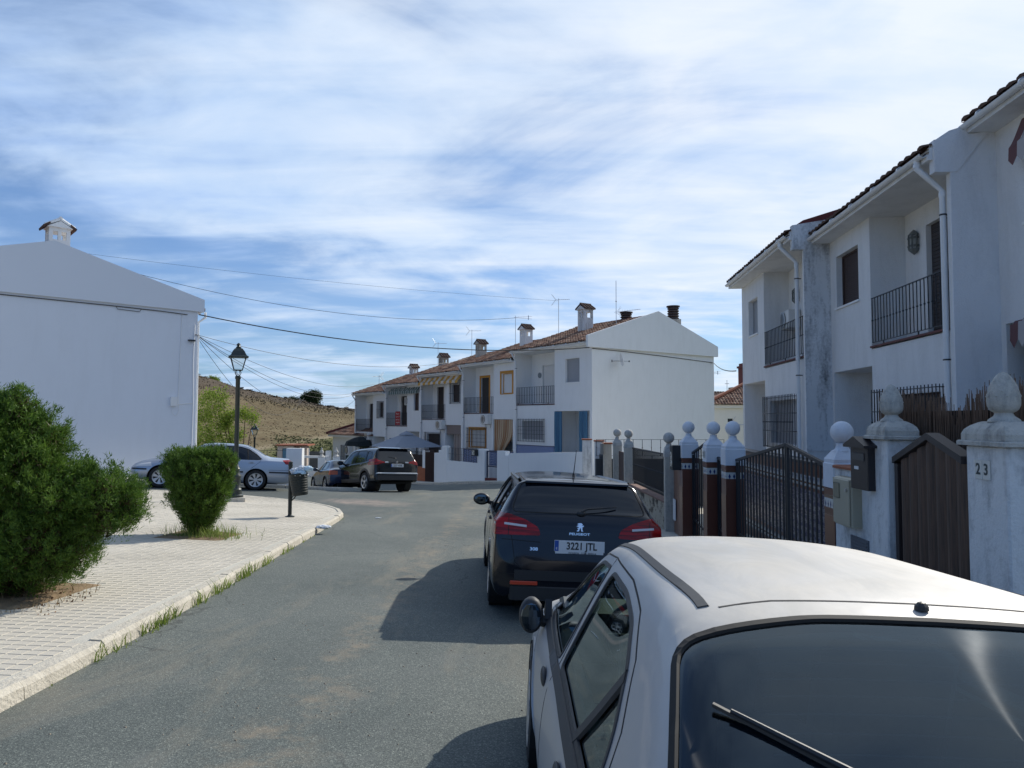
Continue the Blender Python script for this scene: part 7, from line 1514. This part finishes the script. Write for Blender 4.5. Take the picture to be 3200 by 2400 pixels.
tree('round_tree', 'dark round tree standing alone on the skyline of the hill', -52.8, 190, tz(-52.8, 190)-.3, [(0, 0, 2.2, 2.2, 2, 1.6, 1), (-1.6, 0, 2.0, 1.2, 1.2, .9, .5), (.8, 0, 2.9, 1.3, 1.3, 1.0, .5)], TREEG, 260, .26, .12, 2.0)
for i, (x, y, s, lab) in enumerate(((-57.2, 188, 1.3, 'low dark bush left of the round skyline tree'), (-76, 182, 1.0, 'small green bush on the hilltop right of the lamp post'))):
    tree('hill_bush', lab, x, y, tz(x, y)-.2, [(0, 0, s*.5, s*1.1, s, s*.6, 1), (s*.8, 0, s*.4, s*.8, s, s*.5, .6)], (TREEG, BROAD, TREEG)[i], 120, .2, .09, .5, 'bush')
# dry scrub tufts and rocks over the hill
sp = []; rk = []
for _ in range(20000):
    ta = random.uniform(-.46, -.18); D0 = random.uniform(68, 200)*random.choice((.75, 1, 1)); y = max(66, D0)/math.sqrt(1+ta*ta); x = ta*y; z = tz(x, y); D0 = math.hypot(x, y)
    sp.append((x, y, z-.05, 1, .6, random.uniform(.15, .42)*(.95 if D0 > 132 else .30)))
blades(sp, 'dry_scrub', mat('dry_scrub_blade', (.15, .12, .072), .95, var=.5, vscale=.35), wd=.2)
mb = MB()
for _ in range(420):
    ta = random.uniform(-.46, -.2); y = random.uniform(158, 186)*random.choice((1, 1, 1, .96)); x = ta*y; z = tz(x, y); s = random.uniform(.2, .75)
    v = [(x+random.uniform(-s, s), y+random.uniform(-s, s), z+random.uniform(-.1, .7)*s) for _ in range(6)]; mb.add(v, [(0, 1, 2), (0, 2, 3), (3, 4, 0), (4, 5, 1), (1, 5, 2), (2, 5, 3)])
tag(mb.build('hill_rocks', mat('hill_rock', (.10, .085, .07), 1, var=.4, vscale=.3)), kind='stuff')
P = []; 
for _ in range(1500): ta = random.uniform(-.33, -.215); y = random.uniform(64, 84); P.append((ta*y, y, tz(ta*y, y), 1, .2, .14))
blades(P, 'green_scrub', mat('green_scrub_blade', (.10, .12, .045), .9, var=.5, vscale=.4), wd=.25)

# ------------------------------------------------------------------ street furniture
def street_lamp(label, x, y, sc=1.0, z=None, rz=.4):
    z0 = gz(x, y)+.1 if z is None else z; o = thing('street_lamp', label, 'street lamp', (x, y, z0), rz, 'classic black street lamps'); o.scale = (sc,)*3
    MB().bev(-.24, .24, -.24, .24, 0, .12, .01).build('plinth', CONC, o)
    mb = MB(); mb.lathe([(.20, .12), (.20, .17), (.165, .20), (.15, .30), (.155, .33), (.13, .36), (.125, .62), (.14, .65), (.14, .69), (.10, .74), (.095, .86), (.105, .88), (.08, .92), (.055, 1.0), (.048, 1.02)], 20); mb.build('base', LAMPM, o, smooth=True)
    MB().lathe([(.058, 1.0), (.058, 3.28), (.075, 3.30), (.075, 3.36), (.05, 3.38)], 14).build('column', LAMPM, o, smooth=True)
    for zz in (1.2,): MB().lathe([(.066, zz), (.066, zz+.03)], 14).build('collar', LAMPM, o)
    mb = MB()
    for k in range(4):
        a = math.pi/4+k*math.pi/2; c, s_ = math.cos(a), math.sin(a); mb.tube([(.045*c, .045*s_, 3.36), (.11*c, .11*s_, 3.46), (.07*c, .07*s_, 3.52)], .009, 5); mb.tube([(.03*c, .03*s_, 3.37), (.05*c, .05*s_, 3.52)], .007, 5)
    mb.build('bracket_arms', LAMPM, o)
    mb = MB(); n = 4; b0, b1 = .105, .195; z0_, z1_ = 3.53, 3.88
    for k in range(4):
        a = math.pi/4+k*math.pi/2; c, s_ = math.cos(a)*math.sqrt(2), math.sin(a)*math.sqrt(2); a2 = a+math.pi/2; c2, s2 = math.cos(a2)*math.sqrt(2), math.sin(a2)*math.sqrt(2)
        mb.tube([(b0*c, b0*s_, z0_), (b1*c, b1*s_, z1_)], .012, 5); mb.tube([(b0*c, b0*s_, z0_), (b0*c2, b0*s2, z0_)], .012, 5); mb.tube([(b1*c, b1*s_, z1_), (b1*c2, b1*s2, z1_)], .012, 5)
    fr = mb.build('lantern_frame', LAMPM, o)
    MB().box(-.10, .10, -.10, .10, z0_-.01, z0_+.01).build('lantern_floor', LAMPM, fr)
    for k in range(4):
        M = Matrix.Rotation(k*math.pi/2, 4, 'Z'); q = MB().add([(-b0, -b0, z0_), (b0, -b0, z0_), (b1, -b1, z1_), (-b1, -b1, z1_)], [(0, 1, 2, 3)]); q.xf(M); q.build('pane', LGLASS, fr)
    mb = MB(); mb.lathe([(.255, 3.875), (.255, 3.89), (.20, 3.93), (.15, 4.04), (.10, 4.11), (.06, 4.13)], 4); mb.lathe([(.06, 4.12), (.075, 4.15), (.05, 4.17), (.035, 4.2), (.06, 4.22), (.045, 4.24), (.012, 4.27)], 12); mb.build('roof', LAMPM, o); return o
LGLASS = car_glass('lamp_glass', (.9, .92, .92))
street_lamp('tall black classic street lamp rising behind the vase-shaped bush', -7.30, 19.15, .985)
street_lamp('distant black street lamp in front of the dry hill', -16.75, 47, 1.0, -2.85, .2)
lx, ly = -4.76, 15.57; z = gz(lx, ly)+.115; o = thing('litter_bin', 'dark green litter bin on a post overflowing with plastic bags', 'litter bin', (lx, ly, z), R(-12)); BIN = mat('bin_green', (.009, .015, .014), .5, var=.15)
mb = MB(); mb.lathe([(.10, 0), (.10, .015), (.05, .03), (.04, .05), (.04, 1.14), (.046, 1.15), (.046, 1.17), (.02, 1.185)], 12); mb.lathe([(.045, 1.08), (.048, 1.10), (.045, 1.12)], 12); mb.build('post', BIN, o)
mb = MB(); mb.tube([(.03, 0, .34), (.10, 0, .40), (.16, 0, .50)], .012, 6); mb.tube([(.03, 0, .30), (.04, 0, .4), (.08, 0, .47)], .01, 6); mb.build('bracket', BIN, o)
mb = MB(); pf = [(.001, .0), (.155, .0), (.165, .02)]
for k in range(1, 8): zz = .02+k*.052; rr = .165+.028*k/8; pf += [(rr, zz-.008), (rr+.007, zz), (rr, zz+.008)]
pf += [(.195, .44), (.205, .455), (.20, .47), (.185, .465), (.18, .30), (.001, .28)]
mb.lathe(pf, 28); mb.xf(Matrix.Translation((.235, 0, .465)) @ Matrix.Rotation(R(-7), 4, 'Y')); drum = mb.build('drum', BIN, o, smooth=True, ang=30)
mb = MB()
for k in range(9): a = -2.6+k*.55; mb.ell((.20+.19*math.cos(a), .19*math.sin(a), .90), (.012, .012, .012), 8, 5)
mb.build('rivets', ALU, drum)
BAG = mat('plastic_bag', (.70, .73, .76), .35, bump=.6, bscale=22, trans=.15); BAGB = mat('plastic_bag_blue', (.45, .60, .70), .3, bump=.6, bscale=22)
def bag(name, label, x, y, z, rx, ry, rz_, m, seed, cat='plastic bag', group=None):
    rr = random.Random(seed); bm_ = bmesh.new(); bmesh.ops.create_icosphere(bm_, subdivisions=4, radius=1)
    from mathutils import noise as NZ
    for v in bm_.verts:
        p = v.co.copy(); f = 1+.30*NZ.noise(p*2.1+Vector((seed, 0, 0)))+.22*abs(NZ.noise(p*5.2+Vector((0, seed, 0))))-.12*abs(NZ.noise(p*9+Vector((seed, seed, 0)))); v.co = Vector((p.x*f*rx, p.y*f*ry, p.z*f*rz_))
    me = bpy.data.meshes.new(name); bm_.to_mesh(me); me.materials.append(m); ob = link(name, me, None, (x, y, z)); return tag(ob, label, cat, group)
cx, cy = lx+.22*math.cos(R(-12)), ly+.22*math.sin(R(-12)); gb = 'plastic bags heaped on the litter bin'
bag('plastic_bag', 'crumpled white bag at the left of the heap on the bin', cx-.09, cy-.02, z+.98, .11, .10, .07, BAG, 1, group=gb); bag('plastic_bag', 'crumpled white bag in the middle of the heap on the bin', cx+.04, cy, z+1.02, .09, .09, .075, BAG, 2, group=gb); bag('plastic_bag', 'pale blue bag sticking out to the right of the bin', cx+.16, cy, z+1.03, .11, .07, .06, BAGB, 3, group=gb); bag('plastic_bag', 'small blue-grey bag sunk at the front of the bin rim', cx+.02, cy-.09, z+.95, .12, .07, .05, BAGB, 4, group=gb)
bag('plastic_bag', 'flattened white plastic bag lying on the kerb edge', -3.56, 13.75, gz(-3.56, 13.75)+.13, .13, .10, .035, BAG, 7); bag('litter_scrap', 'scrap of white litter on the road by the kerb tip', -3.2, 17.4, gz(-3.2, 17.4)+.01, .07, .04, .012, BAG, 8, 'litter')
# small bush of dark leaves and stones on the pavement bed, pebbles on the road
mb = MB(); rr = random.Random(4)
for _ in range(420):
    y = rr.uniform(2.5, 15); x = rr.gauss(-1.4, .5) if rr.random() < .55 else rr.uniform(-3, 1.2); s = rr.uniform(.003, .010); zz = gz(x, y)
    v = [(x-s, y-s, zz), (x+s, y-s*.8, zz), (x+s*.7, y+s, zz), (x-s*.8, y+s*.9, zz), (x, y, zz+s*.9)]; mb.add(v, [(0, 1, 4), (1, 2, 4), (2, 3, 4), (3, 0, 4)])
tag(mb.build('road_pebbles', mat('pebble', (.20, .17, .13), .9, var=.5, vscale=10)), kind='stuff')

# ------------------------------------------------------------------ overhead cables
def cable(label, a, b, sag, r=.012, n=24, twist=0, group='overhead cables'):
    a, b = Vector(a), Vector(b); pts = [a.lerp(b, i/n)-Vector((0, 0, sag*4*(i/n)*(1-i/n))) for i in range(n+1)]
    mb = MB(); mb.tube(pts, r, 5); return tag(mb.build('overhead_cable', CABM), label, 'cable', group)
br = (-12.33, 27.9, 5.0)
cable('thick twisted black cable from the white building to the bare gable', (-12.2, 27.85, 5.77), (3.85, 35.7, 5.32), .62, .022)
cable('thin cable below the thick one, ending behind the ochre house roof', br, (-3.0, 49, 5.9), .9, .010)
cable('highest of the thin cables fanning down to the far houses', br, (-11.1, 58, 4.55), .9, .010); cable('upper cable of the fanning pair ending at the fourth far house', br, (-12.2, 59.5, 4.15), 1.2, .010)
cable('lower cable of the fanning pair ending at the farthest house', br, (-12.9, 60.4, 3.95), 1.3, .010); cable('deep sagging cable ending low on the farthest house', br, (-13.1, 60.6, 3.45), 2.1, .010)
cable('lowest and deepest sagging cable of the fan', br, (-17.5, 60.6, 3.5), 2.2, .010)
m_ = thing('roof_mast', 'thin mast carrying the topmost cables behind the white building ridge', 'mast', (-22.4, 34, 5.0)); MB().tube([(0, 0, 0), (0, 0, 5.0)], .03, 6).build('pole', ALU, m_)
p3 = apos(13.2, 4.65); p2 = apos(8.45, 4.65)
cable('topmost thin cable sagging to the wide television aerial', (-22.4, 34, 9.9), (p3.x, p3.y, 8.75), 1.3, .012); cable('faint thin cable to the mast left of the near chimney', (-22.4, 34, 9.85), (p2.x, p2.y, 9.3), .25, .006)
g0 = gpt(0, 5.0, .17); g1_ = gpt(9.3, 4.95, .17); mb = MB(); mb.tube([gpt(0, 5.30, .02), gpt(2, 5.27, .03), gpt(5, 5.18, .02), gpt(9.2, 5.02, .02)], .016, 5); q = mb.build('gable_cable', CABM); tag(q, 'thin dark cable running along the gable wall under its parapet', 'cable')
cable('cable from the gable to the farthest right-hand house', gpt(9.25, 5.02, .02), (7.2, 23.1, 3.3), .15, .018)
